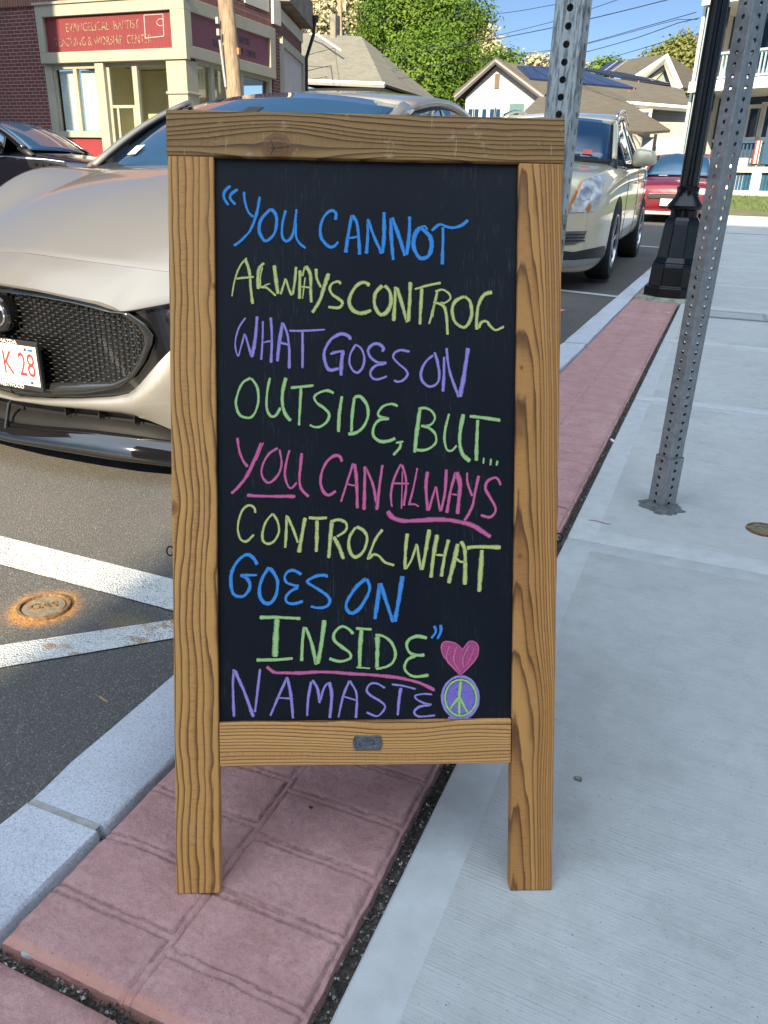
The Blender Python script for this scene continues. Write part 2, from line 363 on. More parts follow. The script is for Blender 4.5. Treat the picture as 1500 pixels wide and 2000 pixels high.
# small stones lying in the two open joints
def pebbles(n, fn, rr):
    m = MB()
    for _ in range(n):
        p, r = fn(), rr()
        a = rng.normal(size=(6, 3)); 
        vs = [(1, 0, 0), (-1, 0, 0), (0, 1, 0), (0, -1, 0), (0, 0, .8), (0, 0, -.8)]
        vs = [tuple(np.array(v) * (1 + 0.35 * rng.normal(size=3)) * r + np.array(p)) for v in vs]
        m.add(vs, [(0, 2, 4), (2, 1, 4), (1, 3, 4), (3, 0, 4), (2, 0, 5), (1, 2, 5), (3, 1, 5), (0, 3, 5)])
    return m
gm = NT('joint_gravel'); gp = gm.pos(); gm.base(gm.ramp(gm.sep(gm.vor(gp, 170, out=1))[0], [(0.0, (0.02, 0.018, 0.016)), (0.55, (0.07, 0.06, 0.05)), (0.85, (0.2, 0.18, 0.16)), (1.0, (0.5, 0.48, 0.45))])); gm.set(Roughness=0.85)
def fy():
    y = 0.35 + 6.2 * rng.random() ** 2.2; return (kx(-0.2835 + 0.022 * rng.random(), y), y, zs(y) - 0.022 + 0.008 * rng.random())
def ft():
    x = -0.69 + 0.42 * rng.random(); return (x, 0.429 + 0.016 * rng.random(), -0.021 + 0.008 * rng.random())
pm = pebbles(2600, fy, lambda: 0.0008 + 0.0028 * rng.random() ** 3); q = pebbles(420, ft, lambda: 0.0008 + 0.0032 * rng.random() ** 2.5); pm.add(q.v, q.f)
pm.build('joint_gravel', gm.m, kind='stuff', smooth=False)
# ------------------------------------------------------------------ concrete pavement slabs
def concrete(y0, y1, seed, edges=True):
    t = NT('broomed_concrete'); p = t.pos(); x, y, z = t.sep(p)
    n = t.noise(p, 2.3, 5, 0.6); n2 = t.noise(p, 120, 4, 0.7); n3 = t.noise(p, 22, 4, 0.6)
    fl = t.noise(t.comb(t.math('MULTIPLY', x, 4.0), t.math('MULTIPLY', t.math('ADD', y, t.math('MULTIPLY', x, 0.06)), 330.0), seed), 1.0, 3, 0.6)
    c = t.mix(t.ramp(n, [(0.3, 0.0), (0.7, 1.0)]), (0.39, 0.392, 0.38), (0.47, 0.472, 0.455))
    c = t.mix(t.ramp(n3, [(0.35, 0.35), (0.6, 0.0)]), c, (0.34, 0.34, 0.32))
    n4 = t.noise(p, 7.0, 5, 0.7); c = t.mix(t.ramp(n4, [(0.52, 0.0), (0.68, 0.5)]), c, (0.31, 0.31, 0.295)); c = t.mix(t.ramp(n4, [(0.25, 0.45), (0.4, 0.0)]), c, (0.52, 0.52, 0.50))
    c = t.mix(t.math('MULTIPLY', t.ramp(n2, [(0.30, 1.0), (0.42, 0.0)]), 0.5), c, (0.27, 0.27, 0.255))
    c = t.mix(t.math('MULTIPLY', t.math('LESS_THAN', t.noise(p, 230, 2), 0.3), 0.7), c, (0.17, 0.17, 0.16))
    pit = t.vor(p, 38); c = t.mix(t.math('MULTIPLY', t.math('LESS_THAN', pit, 0.045), 0.75), c, (0.12, 0.12, 0.11))
    c = t.mix(t.ramp(fl, [(0.36, 0.15), (0.5, 0.0)]), c, (0.28, 0.28, 0.27))
    # smooth tooled border round each slab
    lx = t.math('LESS_THAN', x, t.math('ADD', -0.187, t.math('MULTIPLY', t.noise(p, 9, 2), 0.004)))
    b = lx
    if edges:
        b = t.math('MAXIMUM', b, t.math('GREATER_THAN', y, y1 - 0.072)); b = t.math('MAXIMUM', b, t.math('LESS_THAN', y, y0 + 0.072))
    sm = t.mix(t.ramp(n3, [(0.3, 0.0), (0.7, 1.0)]), (0.40, 0.41, 0.405), (0.485, 0.495, 0.49))
    t.base(t.mix(t.math('MULTIPLY', b, 0.85), c, sm)); t.set(Roughness=t.math('SUBTRACT', 0.9, t.math('MULTIPLY', b, 0.25)), Specular_IOR_Level=0.35)
    h = t.math('ADD', t.math('MULTIPLY', fl, t.math('SUBTRACT', 1.0, b)), t.math('MULTIPLY', n2, 0.35))
    t.bump(h, 0.5, 0.0035); return t.m
jy = [-2.6, -1.0, 1.995, 3.705, 5.25, 6.8, 8.4, 10.2, 12.0, 14.0, 16.0]
for i in range(len(jy) - 1):
    y0, y1 = jy[i] + 0.004, jy[i + 1] - 0.004; m = MB(); rows = []
    for k in range(25):
        y = y0 + (y1 - y0) * k / 24; e = 0.009 if k in (0, 24) else 0.0; yy = y
        rows.append([(kx(-0.259, y), yy, zs(y) - 0.1), (kx(-0.259, y), yy, zs(y) - 0.007 - e), (kx(-0.2565, y), yy, zs(y) - 0.002 - e)] + [(kx(-0.252, y) + (4.2 + 0.252) * q, yy, zs(y) - e * .9) for q in (0, .02, .1, .3, 1)])
    rows.insert(1, [(a[0], a[1] + 0.011 if True else 0, a[2] + (0.008 if k2 else 0)) for k2, a in enumerate(rows[0])]); rows.insert(-1, [(a[0], a[1] - 0.011, a[2] + (0.008 if k2 else 0)) for k2, a in enumerate(rows[-1])])
    m.grid(rows); m.add(rows[0], [tuple(range(len(rows[0])))[::-1]]); m.add(rows[-1], [tuple(range(len(rows[0])))])
    structure(m, 'sidewalk', concrete(jy[i], jy[i + 1], i * 3.7), smooth=True, auto=60)
m = MB(); m.grid([[(x, y, zs(y) - 0.018) for x in (-0.25, 4.2)] for y in YS[1:16]]); structure(m, 'sidewalk_bed', soil.m)
# far driveway, lawn and cross pavement on the right
CONC2 = concrete(0, 1, 50, False)
m = MB(); m.grid([[(x, y, zs(y) + 0.004) for x in (-0.5, 1, 2.5, 4.2, 14)] for y in (16.004, 17, 18, 19, 20, 21)]); structure(m, 'sidewalk', CONC2)
# ------------------------------------------------------------------ iron covers and litter
rust = NT('rusty_iron'); rp = rust.pos(); rust.base(rust.ramp(rust.noise(rp, 85, 5, 0.7), [(0.3, (0.055, 0.035, 0.025)), (0.5, (0.16, 0.09, 0.045)), (0.7, (0.36, 0.19, 0.06))])); rust.set(Roughness=0.85, Metallic=0.15); rust.bump(rust.noise(rp, 240, 3), 0.7, 0.004)
gry = NT('worn_iron'); rp = gry.pos(); gry.base(gry.ramp(gry.noise(rp, 70, 5, 0.7), [(0.3, (0.11, 0.085, 0.055)), (0.6, (0.2, 0.16, 0.1)), (0.75, (0.36, 0.22, 0.08))])); gry.set(Roughness=0.8); gry.bump(gry.noise(rp, 240, 3), 0.6, 0.004)
cx_, cy_ = -1.408, 1.23
vc = thing('valve_cover', 'small round rusty iron gas valve cover set in the asphalt beside the white lines', 'valve cover', (cx_, cy_, zr(1)))
MT = Matrix.Translation((cx_, cy_, zr(1)))
MB().lathe([(0.0, 0.0045), (0.050, 0.0045), (0.052, 0.001), (0.052, -0.02), (0.0, -0.02)], 40, MT).build('lid', gry.m, vc)
MB().lathe([(0.0545, -0.02), (0.0545, 0.005), (0.056, 0.008), (0.063, 0.008), (0.066, 0.003), (0.066, -0.02)], 40, MT).build('rim', rust.m, vc, smooth=True, auto=40)
tm = MB(); a = math.radians(42); place_text(tm, 'GAS', 0.036, (cx_, cy_, zr(1) + 0.0055), (math.cos(a), math.sin(a), 0), (-math.sin(a), math.cos(a), 0), 0.0018)
tm.build('lettering', rust.m, vc)
gc = G(1492, 1036); MT = Matrix.Translation(gc)
sc_ = thing('curb_stop_cover', 'round rusty iron utility cover set in the concrete pavement', 'utility cover', gc)
MB().lathe([(0.0, 0.003), (0.02, 0.003), (0.022, -0.001), (0.024, 0.004), (0.038, 0.004), (0.039, -0.01), (0.0, -0.01)], 32, MT).build('lid', gry.m, sc_)
MB().lathe([(0.041, -0.01), (0.041, 0.004), (0.048, 0.005), (0.049, -0.01)], 32, MT).build('rim', rust.m, sc_)
g0 = G(1405, 618, 0.03); bx = thing('utility_box_lid', 'rectangular grey utility box lid set flush in the pavement behind the sign post', 'utility lid', g0)
cg = plain('lid_concrete', (0.33, 0.335, 0.33), 0.85, sc=20, bump=0.3)
c0_, c1_ = G(1380, 585, zs(7)), G(1480, 612, zs(7))
yl = 6.35; m = MB(); m.box((c0_[0], yl, zs(yl) - 0.02), (c0_[0] + .42, yl + .32, zs(yl) + 0.009)); m.build('lid', cg, bx)
m = MB()
for a_, b_ in (((-.03, -.03), (.45, -.001)), ((-.03, .321), (.45, .35)), ((-.03, -.001), (-.001, .321)), ((.421, -.001), (.45, .321))):
    m.box((c0_[0] + a_[0], yl + a_[1], zs(yl) - 0.02), (c0_[0] + b_[0], yl + b_[1], zs(yl) + 0.0105))
m.build('frame', plain('lid_frame', (0.24, 0.245, 0.25), 0.8, sc=20), bx)
def litter(name, label, cat, p, pts, h, mat, rot=0.0):
    a = math.cos(rot), math.sin(rot)
    m = MB(); m.prism([(p[0] + a[0] * x - a[1] * y, p[1] + a[1] * x + a[0] * y, p[2] + 0.0005) for x, y in pts], (0, 0, h))
    o = m.build(name, mat); return tag(o, label, cat)
stone = plain('grey_stone', (0.22, 0.22, 0.2), 0.9, var=0.4, sc=90, bump=0.6)
def pebble(p, r, label, mat=stone):
    bm = bmesh.new(); bmesh.ops.create_icosphere(bm, subdivisions=2, radius=r)
    for v in bm.verts: v.co = Vector((v.co.x * 1.25, v.co.y * .85, v.co.z * .7)) * (1 + .5 * mno.noise(v.co * (1.3 / r) + Vector(p)))
    m = MB(); m.add([Vector(p) + v.co + Vector((0, 0, r * .45)) for v in bm.verts], [tuple(v.index for v in f.verts) for f in bm.faces]); bm.free()
    o = m.build('pebble', mat, smooth=True); return tag(o, label, 'pebble')
pebble(G(1129, 1523), 0.0056, 'small grey pebble lying on the concrete right of the chalkboard')
pebble(G(607, 1578), 0.0026, 'tiny dark pebble on the red brick strip under the chalkboard', plain('dark_stone', (0.03, 0.028, 0.025), 0.8))
pebble(G(56, 1867, -0.012), 0.0075, 'pale stone wedged in the open joint between red slabs', plain('pale_stone', (0.35, 0.36, 0.33), 0.9, var=.3, sc=120))
litter('leaf', 'brown dried leaf scrap lying on the asphalt near the kerb', 'leaf', G(201, 1366, zr(1)), [(-.016, -.001), (-.006, -.0032), (.008, -.002), (.017, .0005), (.015, .0035), (.003, .002), (-.007, .0035)], 0.0012, plain('dry_leaf', (0.34, 0.22, 0.1), 0.8), -0.3)
paintw = plain('chipped_white', (0.75, 0.75, 0.75), 0.7)
litter('cigarette_butt', 'white cigarette butt in the gravel joint beyond the chalkboard', 'cigarette butt', (G(1196, 862)), [(-.0035, -.014), (.0035, -.014), (.0035, .014), (-.0035, .014)], 0.006, paintw, 0.5)
litter('paper_scrap', 'white paper scrap on the red brick strip before the lamp post', 'paper scrap', G(1296, 610, .045), [(-.05, -.008), (.05, -.004), (.05, .008), (-.05, .006)], 0.003, paintw, 0.02)
pinkp = NT('marking_paint'); pinkp.base((0.62, 0.24, 0.22)); pinkp.set(Roughness=0.8)
strip('survey_mark', [(-1.33, 6.62, 0), (-1.14, 6.58, 0), (-1.33, 6.72, 0), (-1.12, 6.66, 0)], pinkp.m, 0.005)
for p, w in (((1172, 1020), 0.02),):
    g = G(*p); m = MB(); m.grid([[(g[0] - .03 + .012 * i, g[1] - .003 + .004 * math.sin(i * 1.2), 0.0035) for i in range(6)], [(g[0] - .03 + .012 * i, g[1] + .003 + .004 * math.sin(i * 1.2), 0.0035) for i in range(6)]])
    lp = NT('faded_pink_paint'); lp.base((0.5, 0.36, 0.36)); lp.set(Roughness=0.85); structure(m, 'survey_mark', lp.m)
# ================================================================== CHALKBOARD
BL = np.array([-0.5202, 0.5900, 0.0])
U = np.array([0.90564, 0.42388, 0.01167]); U /= np.linalg.norm(U)
V = np.array([-0.15411, 0.30339, 0.94032]); V -= U * V.dot(U); V /= np.linalg.norm(V)
W = np.cross(U, V)                                  # towards the viewer
WID, HEI = 0.506, 1.0187
MB_ = Matrix([[U[0], V[0], W[0], BL[0]], [U[1], V[1], W[1], BL[1]], [U[2], V[2], W[2], BL[2]], [0, 0, 0, 1]])
def uv(px, py, w=0.0):
    p = APL(px, py, BL + W * w, W) - BL; return p.dot(U), p.dot(V)
def wood(name, axis, seed, freq, amp, light, dark, knots=(), quad=0.0, cath=None, mid=0.0, worn=0.0, power=None, c0=0.0, band=0.7):
    """grain running along axis (0: u, 1: v); ring lines bend round the knots (along, across, reach, reach, pull, radius)"""
    t = NT(name); p = t.obj(); s = t.sep(p); a, c = (s[0], s[1]) if axis == 0 else (s[1], s[0])
    cc = c
    for (ka, kc, sa, scx, k, kr) in knots:
        d2 = t.math('ADD', t.math('POWER', t.math('DIVIDE', t.math('SUBTRACT', a, ka), sa), 2.0), t.math('POWER', t.math('DIVIDE', t.math('SUBTRACT', c, kc), scx), 2.0))
        e = t.math('EXPONENT', t.math('MULTIPLY', d2, -1.0))
        cc = t.math('SUBTRACT', cc, t.math('MULTIPLY', t.math('MULTIPLY', t.math('SUBTRACT', c, kc), e), k))
    wv = t.noise(t.comb(t.math('MULTIPLY', a, 5.0), t.math('MULTIPLY', cc, 9.0), seed), 1.0, 3, 0.5)
    wv2 = t.noise(t.comb(t.math('MULTIPLY', a, 26.0), t.math('MULTIPLY', cc, 60.0), seed + 4), 1.0, 3, 0.55)
    sp = t.noise(t.comb(0.0, t.math('MULTIPLY', cc, 55.0), seed + 9), 1.0, 2, 0.5)
    lin = t.math('MULTIPLY', t.math('SUBTRACT', cc, mid), freq)
    if quad: lin = t.math('ADD', lin, t.math('MULTIPLY', t.math('POWER', t.math('SUBTRACT', cc, mid), 2.0), quad))
    if power: lin = t.math('MULTIPLY', t.math('POWER', t.math('MAXIMUM', t.math('DIVIDE', t.math('SUBTRACT', cc, c0), 0.0575), 0.0001), power[1]), power[0])
    if cath:                                        # (centre across, curvature, pitch along)
        lin = t.math('ADD', t.math('MULTIPLY', t.math('POWER', t.math('SUBTRACT', cc, cath[0]), 2.0), cath[1]), t.math('MULTIPLY', a, cath[2]))
    r = t.math('ADD', lin, t.math('MULTIPLY', wv, amp)); r = t.math('ADD', r, t.math('MULTIPLY', wv2, 0.28)); r = t.math('ADD', r, t.math('MULTIPLY', sp, 1.6))
    fr = t.math('FRACT', r)
    late = t.ramp(fr, [(0.0, 0.4), (0.04, 0.0), (0.45, 0.03), (0.68, 0.28), (0.86, 0.85), (0.95, 1.0), (1.0, 0.5)])
    fib = t.noise(t.comb(t.math('MULTIPLY', a, 14.0), t.math('MULTIPLY', c, 900.0), seed), 1.0, 3, 0.7)
    bl = t.noise(t.comb(t.math('MULTIPLY', a, 4.0), t.math('MULTIPLY', c, 14.0), seed + 2), 1.0, 4, 0.6)
    tick = t.noise(t.comb(t.math('MULTIPLY', a, 420.0), t.math('MULTIPLY', c, 70.0), seed + 3), 1.0, 2, 0.5)
    cidn = t.n('TexWhiteNoise'); cidn.noise_dimensions = '1D'; t.lk(t.math('FLOOR', r), cidn.inputs['W'])
    bandf = t.ramp(cidn.outputs['Value'], [(0.35, 0.0), (1.0, 1.0)])
    lt = t.mix(t.math('MULTIPLY', bandf, band), light, tuple(q * w for q, w in zip(light, (0.60, 0.50, 0.46))))
    lt = t.mix(t.math('MULTIPLY', t.math('MULTIPLY', bandf, t.ramp(tick, [(0.5, 0.0), (0.65, 1.0)])), 0.55), lt, tuple(q * w for q, w in zip(light, (0.45, 0.34, 0.28))))
    col = t.mix(t.ramp(bl, [(0.3, 0.0), (0.75, 0.45)]), lt, tuple(q * 0.68 for q in light))
    col = t.mix(t.math('MULTIPLY', t.ramp(fib, [(0.3, 0.0), (0.7, 1.0)]), 0.3), col, tuple(q * 0.62 for q in light))
    col = t.mix(t.math('MULTIPLY', late, t.ramp(bl, [(0.2, 1.0), (0.8, 0.7)])), col, dark)
    for (ka, kc, sa, scx, k, kr) in knots:
        if not kr: continue
        da, dc = t.math('SUBTRACT', a, ka), t.math('SUBTRACT', c, kc)
        d2 = t.math('SQRT', t.math('ADD', t.math('POWER', t.math('DIVIDE', da, kr), 2.0), t.math('POWER', t.math('DIVIDE', dc, kr * 0.9), 2.0)))
        d2 = t.math('ADD', d2, t.math('MULTIPLY', t.math('SUBTRACT', wv2, 0.5), 1.0))
        rg = t.math('ADD', 0.5, t.math('MULTIPLY', t.math('SINE', t.math('MULTIPLY', d2, 21.0)), 0.5))
        kcol = t.mix(t.math('MULTIPLY', rg, 0.4), tuple(q * w for q, w in zip(light, (0.50, 0.38, 0.34))), tuple(q * 1.2 for q in dark))
        kcol = t.mix(t.ramp(d2, [(0.0, 0.6), (0.6, 0.0)]), kcol, tuple(q * .9 for q in dark))
        col = t.mix(t.ramp(d2, [(0.0, 1.0), (0.8, 0.8), (1.0, 0.5), (1.3, 0.0)]), col, kcol)
        if kr > .012:                                # a dark star crack across the big knot
            wob = t.math('MULTIPLY', t.math('SUBTRACT', tick, 0.5), 0.003)
            l1 = t.math('MULTIPLY', t.math('LESS_THAN', t.math('ABSOLUTE', t.math('ADD', t.math('SUBTRACT', dc, t.math('MULTIPLY', da, 0.14)), wob)), 0.0006), t.math('LESS_THAN', t.math('ABSOLUTE', t.math('SUBTRACT', da, 0.002)), 0.0125))
            l2 = t.math('MULTIPLY', t.math('LESS_THAN', t.math('ABSOLUTE', t.math('ADD', t.math('ADD', da, 0.006), t.math('MULTIPLY', t.math('ABSOLUTE', dc), 0.45))), 0.0006), t.math('LESS_THAN', t.math('ABSOLUTE', dc), 0.009))
            col = t.mix(t.math('MAXIMUM', l1, l2), col, (0.012, 0.006, 0.004))
    if worn:
        wn_ = t.noise(t.comb(t.math('MULTIPLY', a, 30.0), t.math('MULTIPLY', c, 40.0), seed + 7), 1.0, 5, 0.75)
        col = t.mix(t.math('MULTIPLY', t.ramp(wn_, [(0.60, 0.0), (0.70, 1.0)]), worn), col, (0.42, 0.31, 0.17))
        sc1 = t.noise(t.comb(t.math('MULTIPLY', s[0], 160.0), t.math('MULTIPLY', s[1], 18.0), seed + 11), 1.0, 2, 0.5)
        col = t.mix(t.math('MULTIPLY', t.ramp(sc1, [(0.70, 0.0), (0.735, 0.8)]), worn * .8), col, (0.45, 0.34, 0.2))
    t.base(col); t.set(Roughness=t.ramp(late, [(0.0, 0.62), (1.0, 0.45)]), Specular_IOR_Level=0.35)
    h = t.math('ADD', t.math('MULTIPLY', late, 1.0), t.math('MULTIPLY', fib, 0.35))
    t.bump(h, 0.5, 0.0014); return t.m
LT = (0.60, 0.28, 0.085); DK = (0.085, 0.031, 0.010)
wood_l = wood('pine_left', 1, 1.3, 135, 2.8, (0.66, 0.325, 0.092), DK, knots=((0.515, -0.001, 0.085, 0.030, 0.75, 0.0105), (0.135, -0.004, 0.05, 0.03, 0.6, 0.004), (0.80, 0.058, 0.08, 0.02, 0.5, 0.005)), power=(7.2, 0.62), c0=-0.004, worn=0.3, band=0.25)
wood_r = wood('pine_right', 1, 5.1, 150, 1.9, (0.60, 0.285, 0.080), DK, knots=((0.452, 0.456, 0.03, 0.012, 0.85, 0.0052), (0.245, 0.463, 0.075, 0.030, 0.55, 0), (0.70, 0.455, 0.09, 0.02, 0.6, 0.003)), cath=(0.453, 3300, 9.5), worn=0.2, band=0.85)
wood_t = wood('pine_top', 0, 8.7, 165, 2.4, (0.37, 0.20, 0.068), (0.055, 0.024, 0.009), knots=((0.140, 0.974, 0.09, 0.034, 0.92, 0.021), (0.318, 0.953, 0.06, 0.016, 0.75, 0)), worn=0.85, band=0.5)
wood_b = wood('pine_bottom', 0, 3.9, -215, 1.9, (0.66, 0.335, 0.105), (0.10, 0.036, 0.010), knots=((0.285, 0.232, 0.10, 0.030, 0.7, 0), (0.46, 0.228, 0.06, 0.020, 0.6, 0)), mid=0.19, worn=0.15, band=0.35)
wood_k = wood('pine_rear', 1, 12.0, 140, 2.0, LT, DK)
cb = thing('chalkboard_sign', 'wooden A-frame chalkboard sign with a hand chalked message standing on the pavement', 'chalkboard sign', MB_)
T = 0.021
vt = lambda px, py: uv(px, py)[1]
r_top0 = vt(380, 304); r_bot1 = vt(432, 1412); r_bot0 = vt(432, 1499)
sw = 0.0575
def plank(name, u0, u1, v0, v1, w0, w1, mat, par, jit=0.00015):
    m = MB(); n = max(2, int(max(u1 - u0, v1 - v0) / 0.02)); rows = []
    hor = (u1 - u0) > (v1 - v0)
    for k in range(n + 1):
        q = k / n; j = [rng.normal(0, jit) if 0 < k < n else 0 for _ in range(4)]
        if hor:
            u = u0 + (u1 - u0) * q; rows.append([(u, v0 + j[0], w0), (u, v0 + j[1], w1), (u, v1 + j[2], w1), (u, v1 + j[3], w0), (u, v0 + j[0], w0)])
        else:
            v = v0 + (v1 - v0) * q; rows.append([(u0 + j[0], v, w0), (u0 + j[1], v, w1), (u1 + j[2], v, w1), (u1 + j[3], v, w0), (u0 + j[0], v, w0)])
    m.grid(rows); m.add(rows[0][:4], [(0, 1, 2, 3)]); m.add(rows[-1][:4], [(3, 2, 1, 0)])
    o = m.build(name, mat, par, local=True)
    me = o.data; bm = bmesh.new(); bm.from_mesh(me); bmesh.ops.remove_doubles(bm, verts=bm.verts, dist=1e-5); bmesh.ops.recalc_face_normals(bm, faces=bm.faces); bm.to_mesh(me); bm.free()
    b = o.modifiers.new('bevel', 'BEVEL'); b.width = 0.0016; b.segments = 2; b.limit_method = 'ANGLE'; b.angle_limit = math.radians(50)
    return o
plank('top_rail', -0.0015, WID + 0.0015, r_top0, HEI, -T, 0.0008, wood_t, cb)
plank('stile', 0, sw, 0, r_top0 - 0.0004, -T, 0, wood_l, cb)
plank('stile', WID - sw, WID, -0.005, r_top0 - 0.0004, -T, 0, wood_r, cb)
plank('bottom_rail', sw + 0.0008, WID - sw - 0.0008, r_bot0, r_bot1, -T, -0.001, wood_b, cb)
# writing surface, set back behind the frame
pt = NT('chalkboard_black'); pp = pt.obj(); ps = pt.sep(pp)
sm1 = pt.noise(pt.comb(pt.math('MULTIPLY', ps[0], 9.0), pt.math('MULTIPLY', ps[1], 4.0), 0.0), 1.0, 4, 0.6)
sm2 = pt.noise(pt.comb(pt.math('MULTIPLY', ps[0], 420.0), pt.math('MULTIPLY', ps[1], 28.0), 2.0), 1.0, 4, 0.7)
pc = pt.mix(pt.ramp(sm1, [(0.3, 0.0), (0.75, 1.0)]), (0.0058, 0.0078, 0.0118), (0.009, 0.0115, 0.016))
pc = pt.mix(pt.math('MULTIPLY', pt.ramp(sm2, [(0.56, 0.0), (0.72, 1.0)]), pt.ramp(sm1, [(0.45, 0.0), (0.6, 0.6)])), pc, (0.075, 0.08, 0.08))
pt.base(pc); pt.set(Roughness=0.42, Specular_IOR_Level=0.22); pt.bump(pt.noise(pp, 700, 2), 0.12, 0.001)
PW = -0.007
panel = MB().box((sw - 0.004, r_bot1 - 0.004, PW - 0.004), (WID - sw + 0.004, r_top0 + 0.004, PW)).build('chalk_panel', pt.m, cb, local=True)
MW[panel.name] = MB_
def chalk(name, col, gap=0.5):
    t = NT(name); p = t.obj(); s = t.sep(p)
    n = t.noise(p, 1100, 2, 0.7); n2 = t.noise(p, 170, 3, 0.7)
    at = t.n('Attribute', attribute_name='edge'); e = t.math('POWER', at.outputs['Fac'], 2.2)
    st = t.noise(at.outputs['Vector'], 1.0, 2, 0.5)
    q = t.math('ADD', t.math('MULTIPLY', n, 0.75), t.math('MULTIPLY', n2, 0.45)); q = t.math('ADD', q, t.math('MULTIPLY', e, 0.30))
    c = t.mix(t.ramp(n2, [(0.3, 0.0), (0.7, 1.0)]), tuple(a * 0.74 for a in col), col)
    c = t.mix(t.ramp(q, [(0.76 - 0.24 * gap, 0.0), (0.93 - 0.06 * gap, 0.9)]), c, (0.010, 0.012, 0.018))
    t.base(c); t.set(Roughness=0.95, Specular_IOR_Level=0.1); return t.m
C = dict(blue=(0.07, 0.30, 0.72), yellow=(0.66, 0.70, 0.24), purple=(0.37, 0.29, 0.68), green=(0.43, 0.66, 0.25), pink=(0.70, 0.155, 0.33))
CM = {k: chalk('chalk_' + k, v, 0.30 if k == 'blue' else (0.62 if k == 'yellow' else 0.45)) for k, v in C.items()}
cnt = [0]; edge = {}
def stroke(mb, ox, oy, w, pts, sc=5.0):
    h0 = PW + 0.0003 + 0.00006 * (cnt[0] % 14); cnt[0] += 1
    P = [np.array(uv(ox + x / sc, oy + y / sc, PW)) for x, y in pts]
    Q = catmull(P, 0.0010); n = len(Q); hw = w / sc / 1503 * 1.0 / 2 * 1.06
    rows = []; ph = rng.random(2) * 9; E = edge.setdefault(id(mb), [])
    for i, q in enumerate(Q):
        t = Q[min(i + 1, n - 1)] - Q[max(i - 1, 0)]; t = t / (np.linalg.norm(t) + 1e-9); nn = np.array([-t[1], t[0]])
        d = min(i, n - 1 - i); e = min(1.0, 0.72 + 0.28 * d / 2.0)
        k = e * (1 + 0.12 * math.sin(i * 0.11 + ph[0]) + 0.07 * math.sin(i * 0.37 + ph[1])); h = h0 + 0.00005 * i / n
        a = hw * k * (1 + rng.normal(0, 0.06)); b = hw * k * (1 + rng.normal(0, 0.06))
        rows.append([(*(q - nn * b), h), (*(q - nn * b * .6), h), (*q, h), (*(q + nn * a * .6), h), (*(q + nn * a), h)])
        ee = 0.75 if d == 0 else 0.0; E += [1, max(.6, ee), ee, max(.6, ee), 1]
    mb.grid(rows)
def chalk_line(colour, label, data):
    m = MB(); edge.pop(id(m), None)
    for ox, oy, strokes in data:
        for w, pts in strokes: stroke(m, ox, oy, w, pts)
    o = m.build('chalk_lettering', CM[colour], panel, local=True, label=label); MW[o.name] = MB_
    E = edge.pop(id(m)); at = o.data.attributes.new('edge', 'FLOAT', 'POINT')
    if len(E) == len(o.data.vertices): at.data.foreach_set('value', np.array(E, dtype=np.float32))
    return o
chalk_line('blue', 'blue chalk words YOU CANNOT', [(420, 340, [
    (28, [(150,115),(95,170),(88,230),(130,305)]), (28, [(222,150),(160,195),(150,240),(200,300)]), (26, [(285,172),(290,260),(325,370),(375,420)]),
    (27, [(437,220),(410,370),(350,540),(260,645),(185,700)]), (32, [(545,340),(455,440),(430,545),(470,640),(515,648),(580,580),(602,470),(590,390),(545,340)]),
    (28, [(690,355),(660,480),(655,600),(690,655),(735,635),(770,550),(797,345)]), (26, [(790,480),(790,600),(820,670),(885,725)]),
    (30, [(1175,450),(1180,385),(1135,358),(1070,410),(1030,520),(1040,630),(1110,708),(1165,705),(1202,662)])]),
  (660, 380, [(36, [(75,570),(100,400),(135,205)]), (34, [(140,205),(185,280),(205,450),(210,590)]), (24, [(75,432),(190,415)]),
    (32, [(277,580),(290,420),(293,240)]), (34, [(293,250),(360,430),(430,580)]), (38, [(435,575),(450,400),(450,175)]), (36, [(540,640),(520,400),(520,230)]),
    (36, [(530,225),(600,420),(655,600)]), (36, [(670,590),(695,400),(700,215)]), (42, [(800,320),(750,400),(738,500),(780,600),(830,625),(890,590),(915,490),(890,400),(805,325)]),
    (20, [(800,322),(850,312),(875,350)]), (30, [(915,355),(990,295),(1060,315),(1130,325),(1210,300),(1270,250)]), (33, [(1025,320),(1025,450),(1018,685)])])])
